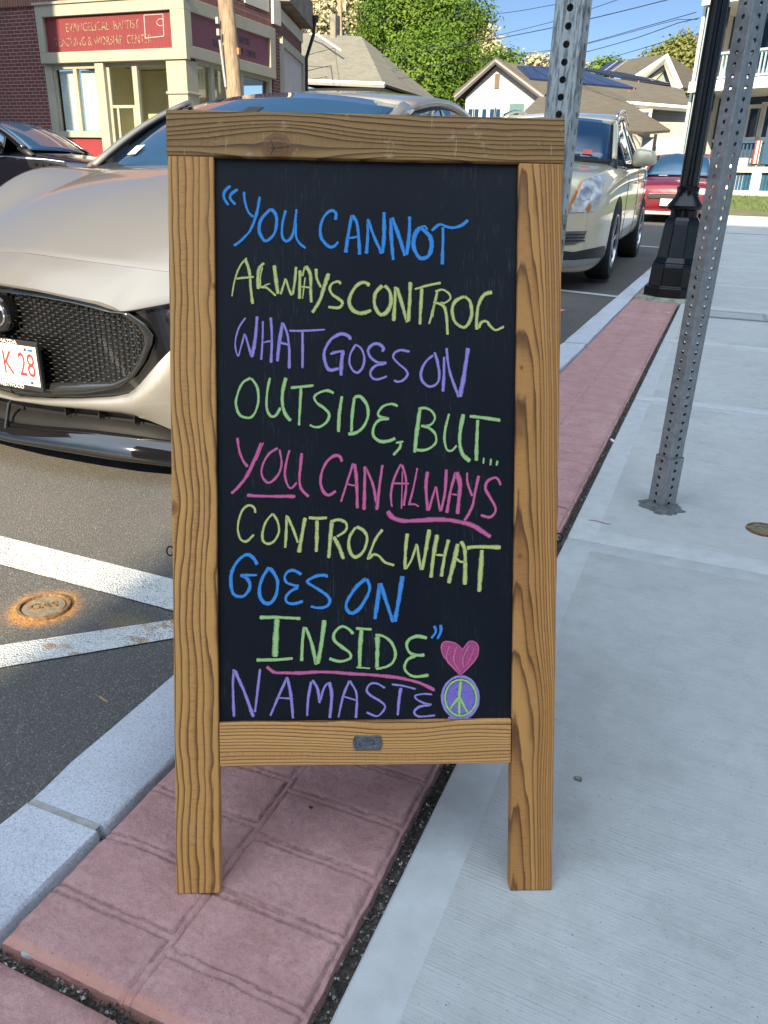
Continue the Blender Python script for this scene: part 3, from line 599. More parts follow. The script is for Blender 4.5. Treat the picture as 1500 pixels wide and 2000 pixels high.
chalk_line('yellow', 'yellow chalk words ALWAYS CONTROL', [(430, 480, [
    (18, [(262,120),(195,200),(145,330),(115,495)]), (30, [(245,130),(285,250),(300,420),(318,570)]), (22, [(155,322),(270,310),(330,305)]),
    (36, [(430,170),(380,230),(370,340),(375,425)]), (13, [(415,210),(395,300),(395,400)]), (22, [(385,405),(450,410),(500,450),(545,490)]), (15, [(430,390),(490,370)]),
    (36, [(527,190),(545,330),(565,470)]), (22, [(590,475),(640,320)]), (24, [(642,325),(670,420),(700,485)]), (27, [(708,480),(730,340),(742,205)]),
    (34, [(780,240),(775,520)]), (20, [(800,300),(830,200)]), (34, [(835,200),(880,280),(885,450),(890,555)]), (22, [(790,400),(890,410)]), (15, [(830,310),(805,520)]),
    (28, [(937,225),(945,320),(985,410)]), (38, [(1060,270),(1020,390),(975,530),(900,655)]), (30, [(1180,375),(1150,350),(1095,370),(1070,420),(1100,480),(1170,530),(1195,560),(1160,605),(1055,600)])]),
  (690, 500, [(38, [(160,290),(110,260),(40,285),(-20,370),(-40,450),(-10,525),(60,560),(130,550),(175,530)]),
    (40, [(285,290),(220,360),(205,460),(240,550),(285,575),(340,530),(370,440),(350,340),(305,290)]), (36, [(412,300),(405,450),(395,635)]), (36, [(425,310),(470,450),(525,650)]),
    (38, [(535,640),(550,450),(557,255)]), (25, [(600,325),(720,290),(855,262)]), (34, [(670,315),(660,480),(650,670)]), (24, [(800,350),(870,330),(935,370),(945,420),(890,460),(850,455)]),
    (26, [(820,350),(785,500),(740,665)]), (30, [(780,450),(880,490),(910,600),(920,770)]), (14, [(790,470),(775,600)]), (34, [(1085,395),(1000,440),(965,530),(990,640),(1060,695),(1110,680),(1155,580),(1140,450),(1085,395)]),
    (36, [(1355,355),(1280,380),(1225,470),(1205,600),(1205,720)]), (28, [(1225,705),(1250,650),(1300,640),(1340,690),(1390,725),(1470,690)])])])
chalk_line('purple', 'purple chalk words WHAT GOES ON', [(430, 600, [
    (18, [(250,105),(185,200),(150,330),(155,420),(175,485)]), (20, [(180,480),(240,260)]), (24, [(245,265),(280,390),(308,490)]), (34, [(310,485),(340,330),(362,90)]),
    (22, [(418,135),(415,300),(402,515)]), (28, [(495,100),(505,300),(497,545)]), (18, [(420,345),(505,328)]), (34, [(612,150),(580,330),(558,530)]), (28, [(615,160),(655,260),(675,420),(675,600)]),
    (22, [(560,342),(620,355),(685,372)]), (22, [(675,230),(800,232),(1025,220)]), (26, [(805,240),(805,420),(805,598)]),
    (33, [(1272,320),(1255,285),(1180,262),(1090,310),(1030,400),(1015,480),(1040,580),(1080,615),(1160,600)]), (24, [(1075,460),(1130,440),(1215,430)]), (36, [(1200,435),(1185,540),(1180,670)]),
    (24, [(1325,365),(1275,450),(1262,540),(1290,610),(1340,640),(1390,590),(1408,500),(1380,410),(1325,365)])]),
  (660, 620, [(30, [(430,335),(445,300),(400,260),(340,265),(295,320),(320,390),(390,440),(475,445)]), (26, [(450,455),(370,470),(318,530),(335,590),(390,605),(480,575)]),
    (24, [(700,335),(620,320),(560,340),(540,390),(590,450),(660,510),(678,560),(640,610),(590,628),(545,615)]), (28, [(930,370),(860,430),(815,520),(815,600),(860,660),(910,675),(970,640),(990,560),(970,430),(943,340)]),
    (30, [(1035,385),(1035,560),(1025,725)]), (28, [(1060,300),(1080,480),(1120,620),(1180,780)]), (44, [(1190,775),(1225,600),(1270,300)])])])
chalk_line('green', 'green chalk words OUTSIDE, BUT...', [(430, 710, [
    (26, [(300,140),(220,190),(170,300),(155,400),(190,500),(260,530),(310,520),(350,460),(375,350),(360,230),(305,145)]), (27, [(487,140),(460,280),(455,430),(490,510),(540,510),(590,430)]),
    (36, [(643,140),(612,270),(610,400),(640,500),(690,560)]), (26, [(690,238),(790,228),(915,215)]), (28, [(790,240),(780,420),(770,605)]),
    (28, [(1110,290),(1045,265),(960,290),(920,330),(945,385),(1020,440),(1065,500),(1040,570),(980,615),(920,620),(875,600)]), (34, [(1190,320),(1165,480),(1155,670)]),
    (30, [(1312,330),(1290,500),(1280,690)]), (32, [(1310,330),(1370,325),(1430,400),(1445,500),(1410,600),(1340,670),(1250,690)])]),
  (690, 740, [(28, [(435,265),(370,245),(290,270),(245,330),(260,370),(350,388)]), (32, [(350,390),(260,400),(205,460),(195,550),(250,605),(330,610),(410,580)]), (22, [(415,625),(490,612)]), (26, [(460,620),(455,670),(390,745)]),
    (40, [(650,300),(625,480),(598,720)]), (26, [(635,295),(700,285),(770,320),(795,390),(750,450),(660,460)]), (28, [(670,460),(740,480),(800,540),(805,620),(740,680),(670,698),(610,690)]),
    (26, [(935,340),(900,480),(890,600),(915,690),(960,700),(1010,650)]), (40, [(1075,345),(1045,500),(1040,640),(1070,740),(1140,805)]), (34, [(1135,365),(1250,378),(1435,405)]), (36, [(1215,400),(1205,600),(1200,800)]),
    (22, [(1275,770),(1268,830)]), (22, [(1345,780),(1338,845)]), (22, [(1408,798),(1398,848)])])])
chalk_line('pink', 'pink chalk words YOU CAN ALWAYS, two underlined', [(430, 830, [
    (28, [(168,125),(185,240),(220,340),(270,410)]), (34, [(400,175),(340,330),(270,480),(200,580),(110,670)]), (14, [(425,170),(350,350)]),
    (24, [(565,225),(480,280),(420,380),(405,480),(450,555),(500,555),(570,480),(600,370),(580,240)]), (24, [(678,245),(650,350),(632,480),(660,590),(700,615),(750,560)]), (30, [(797,275),(785,400),(775,520),(790,620),(865,700)]),
    (32, [(262,685),(400,695),(735,697)]), (30, [(1190,360),(1170,310),(1120,300),(1050,350),(1000,440),(980,560),(1010,650),(1060,685),(1130,645)]), (24, [(1300,375),(1240,560),(1180,750)]), (34, [(1310,380),(1330,520),(1340,815)]), (18, [(1225,570),(1300,590),(1345,578)])]),
  (690, 870, [(34, [(115,205),(110,400),(105,630)]), (28, [(125,220),(190,380),(225,560)]), (30, [(285,190),(255,400),(230,630)]), (24, [(465,180),(400,320),(370,450),(370,540),(378,600)]), (26, [(475,190),(510,300),(515,420),(490,590)]),
    (15, [(480,250),(470,620)]), (20, [(395,370),(545,372)]), (22, [(625,220),(590,400),(545,575)]), (22, [(535,575),(600,575),(640,598)]), (34, [(725,255),(710,400),(725,640)]), (26, [(735,635),(805,400)]), (24, [(808,400),(830,540),(848,645)]),
    (32, [(855,640),(895,450),(908,235)]), (32, [(1000,260),(950,440),(912,660)]), (44, [(1010,260),(1040,380),(1030,520),(1017,670)]), (18, [(960,475),(1050,488)]), (26, [(1113,265),(1115,360),(1160,495)]), (30, [(1225,295),(1190,450),(1160,600),(1085,735)]),
    (30, [(1437,390),(1420,340),(1380,315),(1310,350),(1290,420),(1330,500),(1385,600),(1380,660),(1330,700),(1245,680)]), (46, [(335,640),(380,700),(480,735),(600,735),(760,725),(900,725),(1030,745),(1160,780),(1260,840),(1340,895)])])])
chalk_line('yellow', 'yellow chalk words CONTROL WHAT', [(430, 960, [
    (24, [(345,210),(330,155),(280,135),(220,180),(180,290),(175,390),(205,470),(260,485),(330,420)]), (26, [(515,215),(450,290),(415,400),(420,480),(470,510),(530,480),(575,390),(560,290),(515,215)]),
    (28, [(650,230),(645,400),(635,550)]), (28, [(655,240),(710,360),(760,500)]), (40, [(770,595),(800,420),(830,255)]), (36, [(865,255),(960,262),(1045,255)]), (36, [(945,280),(945,430),(938,590)]),
    (40, [(1090,300),(1075,460),(1060,650)]), (30, [(1075,295),(1160,275),(1230,310),(1225,380),(1140,440)]), (38, [(1110,440),(1160,540),(1205,660)]), (34, [(1325,350),(1270,430),(1255,520),(1280,610),(1330,640),(1400,580),(1435,460),(1400,380),(1330,345)])]),
  (690, 990, [(30, [(285,220),(210,330),(140,515)]), (30, [(150,505),(200,465),(250,480),(310,540),(400,570)]), (38, [(528,260),(510,420),(505,610)]), (26, [(515,605),(570,510),(620,360)]), (28, [(622,370),(640,490),(660,615)]),
    (40, [(670,615),(705,440),(742,220)]), (42, [(820,270),(785,460),(758,690)]), (38, [(930,320),(895,460),(858,680)]), (26, [(805,468),(910,472)]), (46, [(1020,360),(990,500),(930,745)]), (44, [(1050,335),(1090,440),(1088,760)]),
    (24, [(1000,500),(1050,535),(1105,525)]), (42, [(1110,402),(1200,390),(1440,395)]), (48, [(1255,420),(1245,600),(1228,830)])])])
chalk_line('blue', 'blue chalk words GOES ON', [(430, 1070, [
    (34, [(362,165),(325,100),(260,65),(180,120),(115,230),(105,340),(120,430),(160,470),(230,470),(280,410),(290,350),(250,285),(195,268)]), (30, [(200,268),(362,265)]),
    (36, [(480,190),(420,280),(385,390),(395,490),(445,540),(500,530),(545,460),(562,330),(520,240),(482,195)]), (30, [(795,260),(720,220),(660,235),(630,290),(660,345),(770,375)]), (32, [(760,385),(680,430),(640,490),(660,535),(720,545),(810,520)]),
    (32, [(1040,290),(1030,268),(940,275),(855,320),(870,350),(960,405),(1050,470),(1070,530),(1030,575),(950,585),(885,570)]), (36, [(1425,300),(1340,370),(1260,480),(1230,560),(1250,620),(1300,635),(1370,580),(1440,460),(1460,380),(1430,300)])]),
  (600, 1100, [(42, [(705,195),(690,350),(660,545)]), (40, [(715,195),(770,370),(840,575)]), (46, [(855,570),(890,380),(930,125)])]),
])
chalk_line('blue', 'blue chalk closing quotation mark', [(680, 1220, [(30, [(840,10),(855,70),(810,130)]), (28, [(900,0),(905,60),(870,138)])])])
chalk_line('green', 'green chalk word INSIDE', [(430, 1070, [
    (34, [(385,680),(560,678),(785,690)]), (58, [(555,690),(545,850),(535,1065)]), (32, [(355,1095),(550,1092),(710,1078)]), (34, [(822,770),(805,900),(795,1105)]), (36, [(835,775),(890,920),(940,1140)]), (46, [(950,1130),(985,960),(1018,705)]),
    (32, [(1300,840),(1245,785),(1180,770),(1115,830),(1115,900),(1180,960),(1260,1020),(1275,1070),(1220,1100),(1150,1105),(1065,1080)])]),
  (680, 1220, [(30, [(75,35),(230,45)]), (42, [(130,50),(115,250),(112,410)]), (16, [(78,415),(215,425)]), (46, [(285,110),(285,250),(280,425)]), (30, [(265,100),(340,110),(420,170),(460,270),(440,360),(370,410),(270,430)]),
    (34, [(770,130),(680,112),(600,140),(570,200),(600,270),(660,295),(745,295)]), (30, [(660,300),(580,340),(550,420),(590,480),(660,505),(785,492)])])])
chalk_line('pink', 'pink chalk line under the word INSIDE', [(430, 1220, [(34, [(455,410),(530,465),(640,470),(780,472),(950,462),(1100,465),(1300,480),(1500,492),(1750,520),(1950,570),(2095,640)])])])
chalk_line('purple', 'purple chalk word NAMASTE', [(430, 1220, [
    (28, [(135,435),(125,600),(135,900)]), (34, [(140,445),(230,640),(325,900)]), (26, [(340,855),(365,650),(390,430)]), (26, [(655,510),(570,700),(490,890)]), (30, [(655,515),(690,680),(712,915)]), (20, [(550,712),(712,722)]),
    (28, [(890,555),(860,720),(850,890)]), (28, [(900,540),(950,620),(972,765)]), (24, [(978,740),(1010,630),(1050,565)]), (36, [(1062,560),(1090,680),(1070,910)]), (24, [(1262,545),(1200,700),(1155,905)]), (26, [(1265,545),(1325,650),(1335,760),(1325,910)]), (18, [(1208,700),(1335,738)])]),
  (680, 1220, [(24, [(360,618),(280,575),(215,580),(180,640),(220,690),(310,745),(360,800),(320,870),(270,892),(180,855)]), (22, [(425,582),(540,598),(660,628)]), (30, [(515,615),(495,740),(485,885)]),
    (22, [(820,682),(750,675),(660,690),(665,725),(740,765),(815,782)]), (24, [(800,785),(700,800),(645,850),(690,895),(850,885)])])])
def fillpoly(mat, pts, name, label, h):
    P = catmull([np.array(uv(680 + x / 5, 1220 + y / 5, PW)) for x, y in pts + pts[:1]], 0.002)[:-1]
    m = MB(); m.add([(p[0], p[1], PW + h) for p in P], [tuple(range(len(P)))]); o = m.build(name, mat, panel, local=True, label=label); MW[o.name] = MB_; return o
hp = [(1095,490),(1010,405),(935,310),(910,230),(925,180),(965,165),(1050,185),(1118,243),(1140,215),(1180,168),(1225,165),(1265,200),(1270,270),(1240,340),(1170,420)]
pf = chalk('chalk_scribble_pink', (0.60, 0.11, 0.27), 1.0)
fillpoly(pf, hp, 'chalk_heart', 'scribbled pink chalk heart', 0.0003)
chalk_line('pink', 'pink chalk outline of the heart', [(680, 1220, [(16, hp[:8]), (16, hp[7:] + hp[:1]), (22, [(990,200),(960,330),(1040,430)]), (24, [(1060,210),(1030,340),(1090,460)]), (26, [(1180,200),(1120,330),(1130,420)]), (20, [(1230,230),(1190,330),(1150,400)])])])
el = lambda cx, cy, rx, ry, n=28, a0=0: [(cx + rx * math.sin(2 * math.pi * i / n + a0), cy - ry * math.cos(2 * math.pi * i / n + a0)) for i in range(n)]
fillpoly(chalk('chalk_scribble_purple', (0.29, 0.215, 0.68), 0.95), el(1098, 712, 140, 172), 'chalk_disc', 'purple chalk disc', 0.0003)
e1 = el(1095, 710, 176, 205); chalk_line('purple', 'purple chalk ring round the peace sign', [(680, 1220, [(30, e1 + e1[:1]), (22, [(975,905),(1090,918),(1215,922)])])])
e2 = el(1098, 712, 152, 176, a0=.2); chalk_line('green', 'green chalk peace sign', [(680, 1220, [(24, e2 + e2[:1]), (34, [(1103,540),(1085,700),(1085,880)]), (27, [(1085,710),(1040,760),(990,835)]), (26, [(1090,715),(1130,790),(1165,860)])])])
# maker's plate on the bottom rail
pu, pv = uv(718, 1450, -0.001); plm = plain('pewter', (0.14, 0.15, 0.16), 0.42, 0.75, var=0.45, sc=220, bump=0.5, bsc=500)
n_ = 64; out = []
for i in range(n_):
    a = 2 * math.pi * i / n_; ca, sa = math.cos(a), math.sin(a)
    k = 1 / max(abs(ca) / 0.0192, abs(sa) / 0.0098); k = min(k, 0.0203) * (1 + 0.035 * math.cos(8 * a)); out.append((pu + k * ca, pv + min(max(k * sa, -.0099), .0099)))
pl = MB().prism([(x, y, -0.001) for x, y in out], (0, 0, 0.0016)).build('nameplate', plm, cb, local=True, bevel=0.0004); MW[pl.name] = MB_
m = MB(); m.tube([(pu + (x - pu) * .86, pv + (y - pv) * .84, 0.0008) for x, y in out + out[:1]], 0.0006, 6)
for sx in (-1, 1): m.lathe([(0, 0.0004), (0.0011, 0.0004), (0.0011, 0.0016), (0, 0.0018)], 10, Matrix.Translation((pu + sx * .0133, pv, 0)))
place_text(m, 'HBCY', 0.0058, (pu, pv + 0.0022, 0.0007), (1, 0, 0), (0, 1, 0), 0.0003)
m.build('embossing', plain('pewter_rim', (0.26, 0.27, 0.28), 0.35, 0.85), pl, local=True)
# rear half of the A-frame, hinged at the top
V2 = np.array([-V[0], -V[1], V[2]]); top = BL + V * HEI - W * (T + .002)
W2 = np.cross(U, np.array([-V2[0], -V2[1], V2[2]]))
foot = np.array([top[0] + V[0] * HEI, top[1] + V[1] * HEI, 0.0]); foot += (top - foot) * 0
B2 = (top - foot); B2 /= np.linalg.norm(B2); W2 = np.cross(U, B2)
MR = MB_.inverted() @ Matrix([[U[0], B2[0], W2[0], foot[0]], [U[1], B2[1], W2[1], foot[1]], [U[2], B2[2], W2[2], foot[2]], [0, 0, 0, 1]])
HR = float(np.linalg.norm(top - foot))
def rear(name, a, b, mat):
    m = MB(); m.box(a, b); m.v = [tuple(MR @ Vector(v)) for v in m.v]; return m.build(name, mat, cb, local=True, bevel=0.0015)
rear('rear_stile', (0.001, 0.002, -T), (sw, HR - 0.004, 0), wood_k); rear('rear_stile', (WID - sw, 0.002, -T), (WID - 0.001, HR - 0.004, 0), wood_k)
rear('rear_rail', (sw + .001, HR - 0.066, -T + .001), (WID - sw - .001, HR - 0.005, -0.001), wood_k); rear('rear_rail', (sw + .001, r_bot0, -T + .001), (WID - sw - .001, r_bot1, -0.001), wood_k)
rear('rear_panel', (sw - .003, r_bot1 - .003, -0.012), (WID - sw + .003, HR - 0.063, -0.008), pt.m)
brass = plain('dull_brass', (0.2, 0.16, 0.1), 0.4, 0.8)
for hu in (0.09, WID - 0.09):
    m = MB(); m.box((hu - .02, HEI - .035, -T - .0016), (hu + .02, HEI + .0005, -T)); m.tube([(hu - .02, HEI + .002, -T - .001), (hu + .02, HEI + .002, -T - .001)], 0.003, 8); m.build('hinge', brass, cb, local=True)
iron = plain('black_wire', (0.03, 0.025, 0.022), 0.4, 0.7)
for hu, py, sgn in ((0.0, 1078, -1), (WID, 1052, 1)):
    v0 = uv(345 if sgn < 0 else 1085, py)[1]; cpt = (hu + sgn * .0055, v0, -0.012)
    ring = [(cpt[0] + .0045 * math.cos(2 * math.pi * i / 14), cpt[1] + .0062 * math.sin(2 * math.pi * i / 14), cpt[2]) for i in range(15)]
    MB().tube(ring, 0.0011, 6).build('chain_eye', iron, cb, local=True, smooth=True)
# ================================================================== PERFORATED SIGN POSTS
def galv(name, base, drip):
    t = NT(name); p = t.obj(); s = t.sep(p)
    n = t.noise(p, 55, 4, 0.65); d = t.noise(t.comb(t.math('MULTIPLY', s[0], 140.0), t.math('MULTIPLY', s[2], 16.0), s[1]), 1.0, 4, 0.75)
    c = t.mix(t.ramp(n, [(0.3, 0.0), (0.7, 1.0)]), tuple(a * 0.78 for a in base), tuple(a * 1.15 for a in base))
    c = t.mix(t.math('MULTIPLY', t.ramp(d, [(0.46, 0.0), (0.58, 1.0)]), drip), c, tuple(a * 0.3 for a in base))
    t.base(c); t.set(Metallic=0.55, Roughness=t.ramp(n, [(0.3, 0.34), (0.7, 0.55)])); t.bump(t.math('ADD', n, d), 0.18, 0.002); return t.m
def perf_tube(w, z0, n, pitch, hd, r=0.0035, depth=0.0024):
    m = MB(); hw = w / 2; fw = w / 2 - r
    angs = sorted([math.atan2(sy * pitch / 2, sx * fw) % (2 * math.pi) for sx in (-1, 1) for sy in (-1, 1)] + [k * math.pi / 6 for k in (0, 2, 3, 4, 6, 8, 9, 10)])
    na = len(angs)
    for face in range(4):
        ca, sa = math.cos(face * math.pi / 2), math.sin(face * math.pi / 2)
        def tr(x, z, d): X, Y = x, -(hw - d); return (ca * X - sa * Y, sa * X + ca * Y, z)
        for k in range(n):
            zc = z0 + (k + .5) * pitch; outr = []; circ = []; inn = []
            for a in angs:
                c, s_ = math.cos(a), math.sin(a); kk = min(fw / abs(c) if abs(c) > 1e-6 else 9, pitch / 2 / abs(s_) if abs(s_) > 1e-6 else 9)
                outr.append(tr(kk * c, zc + kk * s_, 0)); circ.append(tr(hd / 2 * c, zc + hd / 2 * s_, 0)); inn.append(tr(hd / 2 * c, zc + hd / 2 * s_, depth))
            fs = []
            for i in range(na):
                j = (i + 1) % na; fs += [(i, j, na + j, na + i), (na + i, na + j, 2 * na + j, 2 * na + i)]
            m.add(outr + circ + inn, fs)
        zt = z0 + n * pitch                        # rounded corner strip
        pts = []
        for q in range(4):
            b = q / 3 * math.pi / 2; pts.append((fw + r * math.sin(b), fw + r * math.cos(b)))
        m.grid([[tr(x, z, hw - y) for z in (z0, zt)] for x, y in pts])
    return m
GAL1 = galv('galvanised_streaked', (0.42, 0.45, 0.445), 0.9); GAL2 = galv('galvanised_dull', (0.33, 0.34, 0.345), 0.25)
p1 = thing('sign_post', 'bright galvanised perforated square steel sign post standing right behind the chalkboard', 'sign post', (-0.294, 1.474, 0), group='perforated steel sign posts')
perf_tube(0.0508, 0.12, 114, 0.0254, 0.0111).build('tube', GAL1, p1, local=True); perf_tube(0.0572, 0, 7, 0.0254, 0.0111).build('base_sleeve', GAL2, p1, local=True)
g = G(1290, 992); M2 = Matrix.Translation((g[0] - .0, g[1] + .04, 0)) @ Matrix.Rotation(math.radians(46), 4, 'Z') 
p2 = thing('sign_post', 'dull grey perforated steel sign post bolted into a short sleeve in the pavement', 'sign post', M2, group='perforated steel sign posts')
perf_tube(0.0508, 0.10, 114, 0.0254, 0.0111).build('tube', GAL2, p2, local=True); sl_ = perf_tube(0.0585, -0.002, 6, 0.0262, 0.0111).build('base_sleeve', GAL2, p2, local=True)
m = MB(); mtx = Matrix.Translation((0.0292, 0.0, 0.118)) @ Matrix.Rotation(math.pi / 2, 4, 'Y'); m.lathe([(0, 0), (0.0095, 0), (0.0095, .005), (0.006, .009), (0, .009)], 6, mtx); m.lathe([(0, 0), (0.013, 0), (0.013, .0015), (0, .0015)], 14, mtx)
m.build('bolt', GAL2, p2, local=True)
cpx = [(1245, 978), (1254, 990), (1268, 997), (1285, 1004), (1305, 1007), (1325, 1003), (1338, 1000), (1330, 993), (1325, 985), (1310, 983), (1290, 980), (1262, 976)]
cg_ = np.mean([G(x, y)[:2] for x, y in cpx], 0); ring = catmull([G(x, y)[:2] for x, y in cpx + cpx[:1]], 0.004)[:-1]
ring = [cg_ + (p - cg_) * (1 + .16 * mno.noise((p[0] * 60, p[1] * 60, 2.0)) + .08 * mno.noise((p[0] * 190, p[1] * 190, 5.0))) for p in ring]
m = MB(); m.add([(*p, .0008) for p in ring] + [(*(cg_ + (p - cg_) * .72), .0045 + .002 * mno.noise((p[0] * 90, p[1] * 90, 1))) for p in ring] + [(*cg_, .007)], [(i, (i + 1) % len(ring), len(ring) + (i + 1) % len(ring), len(ring) + i) for i in range(len(ring))] + [(len(ring) + i, len(ring) + (i + 1) % len(ring), 2 * len(ring)) for i in range(len(ring))])
m.build('grout_patch', plain('grout', (0.10, 0.105, 0.105), 0.95, var=0.45, sc=50, bump=0.8), p2, smooth=True)
# ================================================================== STREET LAMP
LY = 7.0
lc = [AY(1351, 330, LY), AY(1310, 578, LY)]; lx_, zb_ = float(AY(1351, 330, LY + .2)[0]), zs(LY)
LC = (lx_, LY + 0.2, zb_)
BLK = plain('black_enamel', (0.005, 0.0055, 0.007), 0.22, coat=0.15, spec=0.3, var=0.3, sc=30)
lamp = thing('street_lamp', 'black fluted street lamp post on an octagonal base at the kerb edge', 'street lamp', LC)
ML = Matrix.Translation(LC)
def lz(py): return float(AY(1325, py, LY)[2])
def oct_(prof): return MB().lathe(prof, 8, ML, math.pi / 8)
k8 = 1 / math.cos(math.pi / 8)
z_ = [lz(y) - zb_ for y in (585, 565, 517, 513, 432, 424)]
oct_([(0.215 * k8, 0.03), (0.215 * k8, 0.105), (0.19 * k8, 0.112), (0.182 * k8, z_[2] - .03), (0.176 * k8, z_[2])]).build('base_box', BLK, lamp, bevel=0.006)
oct_([(0.176 * k8, z_[2] + .001), (0.155 * k8, z_[3] + .03), (0.135 * k8, z_[4] - .03), (0.13 * k8, z_[4]), (0.112 * k8, z_[5])]).build('base_column', BLK, lamp, bevel=0.006)
zz = [lz(y) - zb_ for y in (426, 412, 408, 402, 396, 385, 375, 369, 364)]
MB().lathe([(0.108, zz[0]), (0.108, zz[1]), (0.135, zz[2]), (0.143, zz[3]), (0.128, zz[4]), (0.095, zz[5]), (0.084, zz[6]), (0.088, zz[7]), (0.09, zz[8]), (0.07, zz[8] + .008)], 36, ML).build('base_collar', BLK, lamp, smooth=True, auto=50)
m = MB(); nf = 12; per = 8; rows = []
for z, r in [(zz[8], 0.0735)] + [(zz[8] + .4 * i, 0.0735 - .0016 * i) for i in range(1, 8)]:
    rows.append([tuple(ML @ Vector(((r - .0065 * abs(math.sin(math.pi * j / per)) ** .7) * math.cos(2 * math.pi * j / (nf * per)), (r - .0065 * abs(math.sin(math.pi * j / per)) ** .7) * math.sin(2 * math.pi * j / (nf * per)), z))) for j in range(nf * per + 1)])
m.grid(rows); m.build('fluted_shaft', BLK, lamp, smooth=True)
zt = zz[8] + 2.8
MB().lathe([(0.075, zt), (0.085, zt + .04), (0.06, zt + .08), (0.05, zt + .2), (0.11, zt + .26), (0.12, zt + .3)], 30, ML).build('capital', BLK, lamp, smooth=True, auto=40)
MB().lathe([(0.1, zt + .3), (0.19, zt + .45), (0.2, zt + .6), (0.15, zt + .8), (0.05, zt + .92), (0.0, zt + .95)], 24, ML).build('globe', plain('frosted_globe', (0.8, 0.8, 0.78), 0.3), lamp, smooth=True)
padm = NT('mossy_concrete'); pq = padm.pos(); padm.base(padm.ramp(padm.noise(pq, 14, 5, 0.7), [(0.3, (0.13, 0.14, 0.10)), (0.5, (0.27, 0.26, 0.2)), (0.7, (0.36, 0.35, 0.3))])); padm.set(Roughness=0.95); padm.bump(padm.noise(pq, 60, 4), 0.6, 0.01)
MB().lathe([(0.30, -0.05), (0.295, 0.0), (0.27, 0.029), (0, 0.03)], 14, ML).build('footing', padm.m, lamp, bevel=0.006)
# ================================================================== CARS
def interp(xs, ys): 
    xs = np.array(xs); ys = np.array(ys); o = np.argsort(xs); return lambda x: float(np.interp(x, xs[o], ys[o]))
def wheel(root, c, r, w, side, spokes=10, rimr=0.7, rim=None):
    """axle along local x; side +1 faces +x"""
    Mx = Matrix.Translation(c) @ Matrix.Rotation(side * math.pi / 2, 4, 'Y')
    ty = MB().lathe([(r * rimr, -w / 2), (r * .93, -w / 2 - .004), (r * .985, -w / 2 + .02), (r, -w / 2 + .05), (r, w / 2 - .05), (r * .985, w / 2 - .02), (r * .93, w / 2 + .004), (r * rimr, w / 2), (r * rimr * .97, 0)], 40, Mx)
    ob = ty.build('wheel', RUBBER, root, local=True, smooth=True, auto=35); MW[ob.name] = MW[root.name]
    m = MB(); R = r * rimr
    m.lathe([(R, w / 2 - .012), (R * 1.0, w / 2 + .002), (R * .93, w / 2 + .001), (R * .91, w / 2 - .02)], 40, Mx); m.f = m.f[:-2]
    bl_ = MB().lathe([(R * .92, w / 2 - .018), (R * .88, -w / 2 + .02)], 40, Mx); bl_.f = bl_.f[:-2]; bl_.build('rim_barrel', BLACK, ob, local=True, smooth=True)
    m.lathe([(0, w / 2 - .01), (R * .12, w / 2 - .01), (R * .2, w / 2 - .022), (R * .2, w / 2 - .07)], 20, Mx)
    for k in range(spokes):
        a = 2 * math.pi * k / spokes
        def P(rr, off, z): return Mx @ Vector((rr * math.cos(a) - off * math.sin(a), rr * math.sin(a) + off * math.cos(a), z))
        s0, s1 = R * .06, R * .085
        m.add([P(R * .15, -s0, w / 2 - .02), P(R * .15, s0, w / 2 - .02), P(R * .93, s1, w / 2 - .012), P(R * .93, -s1, w / 2 - .012), P(R * .15, -s0, w / 2 - .06), P(R * .15, s0, w / 2 - .06), P(R * .93, s1, w / 2 - .06), P(R * .93, -s1, w / 2 - .06)],
              [(0, 1, 2, 3), (0, 4, 5, 1), (1, 5, 6, 2), (2, 6, 7, 3), (3, 7, 4, 0)])
    m.build('rim', rim or ALLOY, ob, local=True, smooth=True, auto=30)
    MB().lathe([(0, -w / 2 + .05), (R * .8, -w / 2 + .05), (R * .8, -w / 2 + .07), (0, -w / 2 + .07)], 24, Mx).build('brake_disc', plain('brake', (.1, .1, .1), .4, .8) if 'brake' not in bpy.data.materials else bpy.data.materials['brake'], ob, local=True)
def body_loft(st, box=False):
    """stations (y, half width, z bottom, z shoulder, z top edge, z top centre)"""
    rows = []
    for (y, w, zb, zsh, zte, ztc) in st:
        h = [(0, zb), (w * .80, zb), (w * .95, zb + .05), (w * .985, zb + .16), (w, (zb + zsh) / 2 + .06), (w * .975, zsh - .03), (w * .93, zsh + .012), (w * .78, zte), (w * .4, (zte + 2 * ztc) / 3), (0, ztc)]
        if box: h = [(0, zb), (w * .88, zb), (w * .97, zb + .04), (w * .995, zb + .15), (w, (zb + zsh) / 2 + .06), (w * .992, zsh - .045), (w * .972, zsh - .005), (w * .90, zsh + .03), (w * .84, zte), (w * .4, (zte + 2 * ztc) / 3), (0, ztc)]
        full = [(x, y, z) for x, z in h] + [(-x, y, z) for x, z in h[-2:0:-1]]
        rows.append(full + full[:1])
    m = MB(); m.grid(rows); n = len(rows[0]) - 1
    m.add(rows[0][:n], [tuple(range(n))]); m.add(rows[-1][:n], [tuple(range(n))[::-1]])
    return m
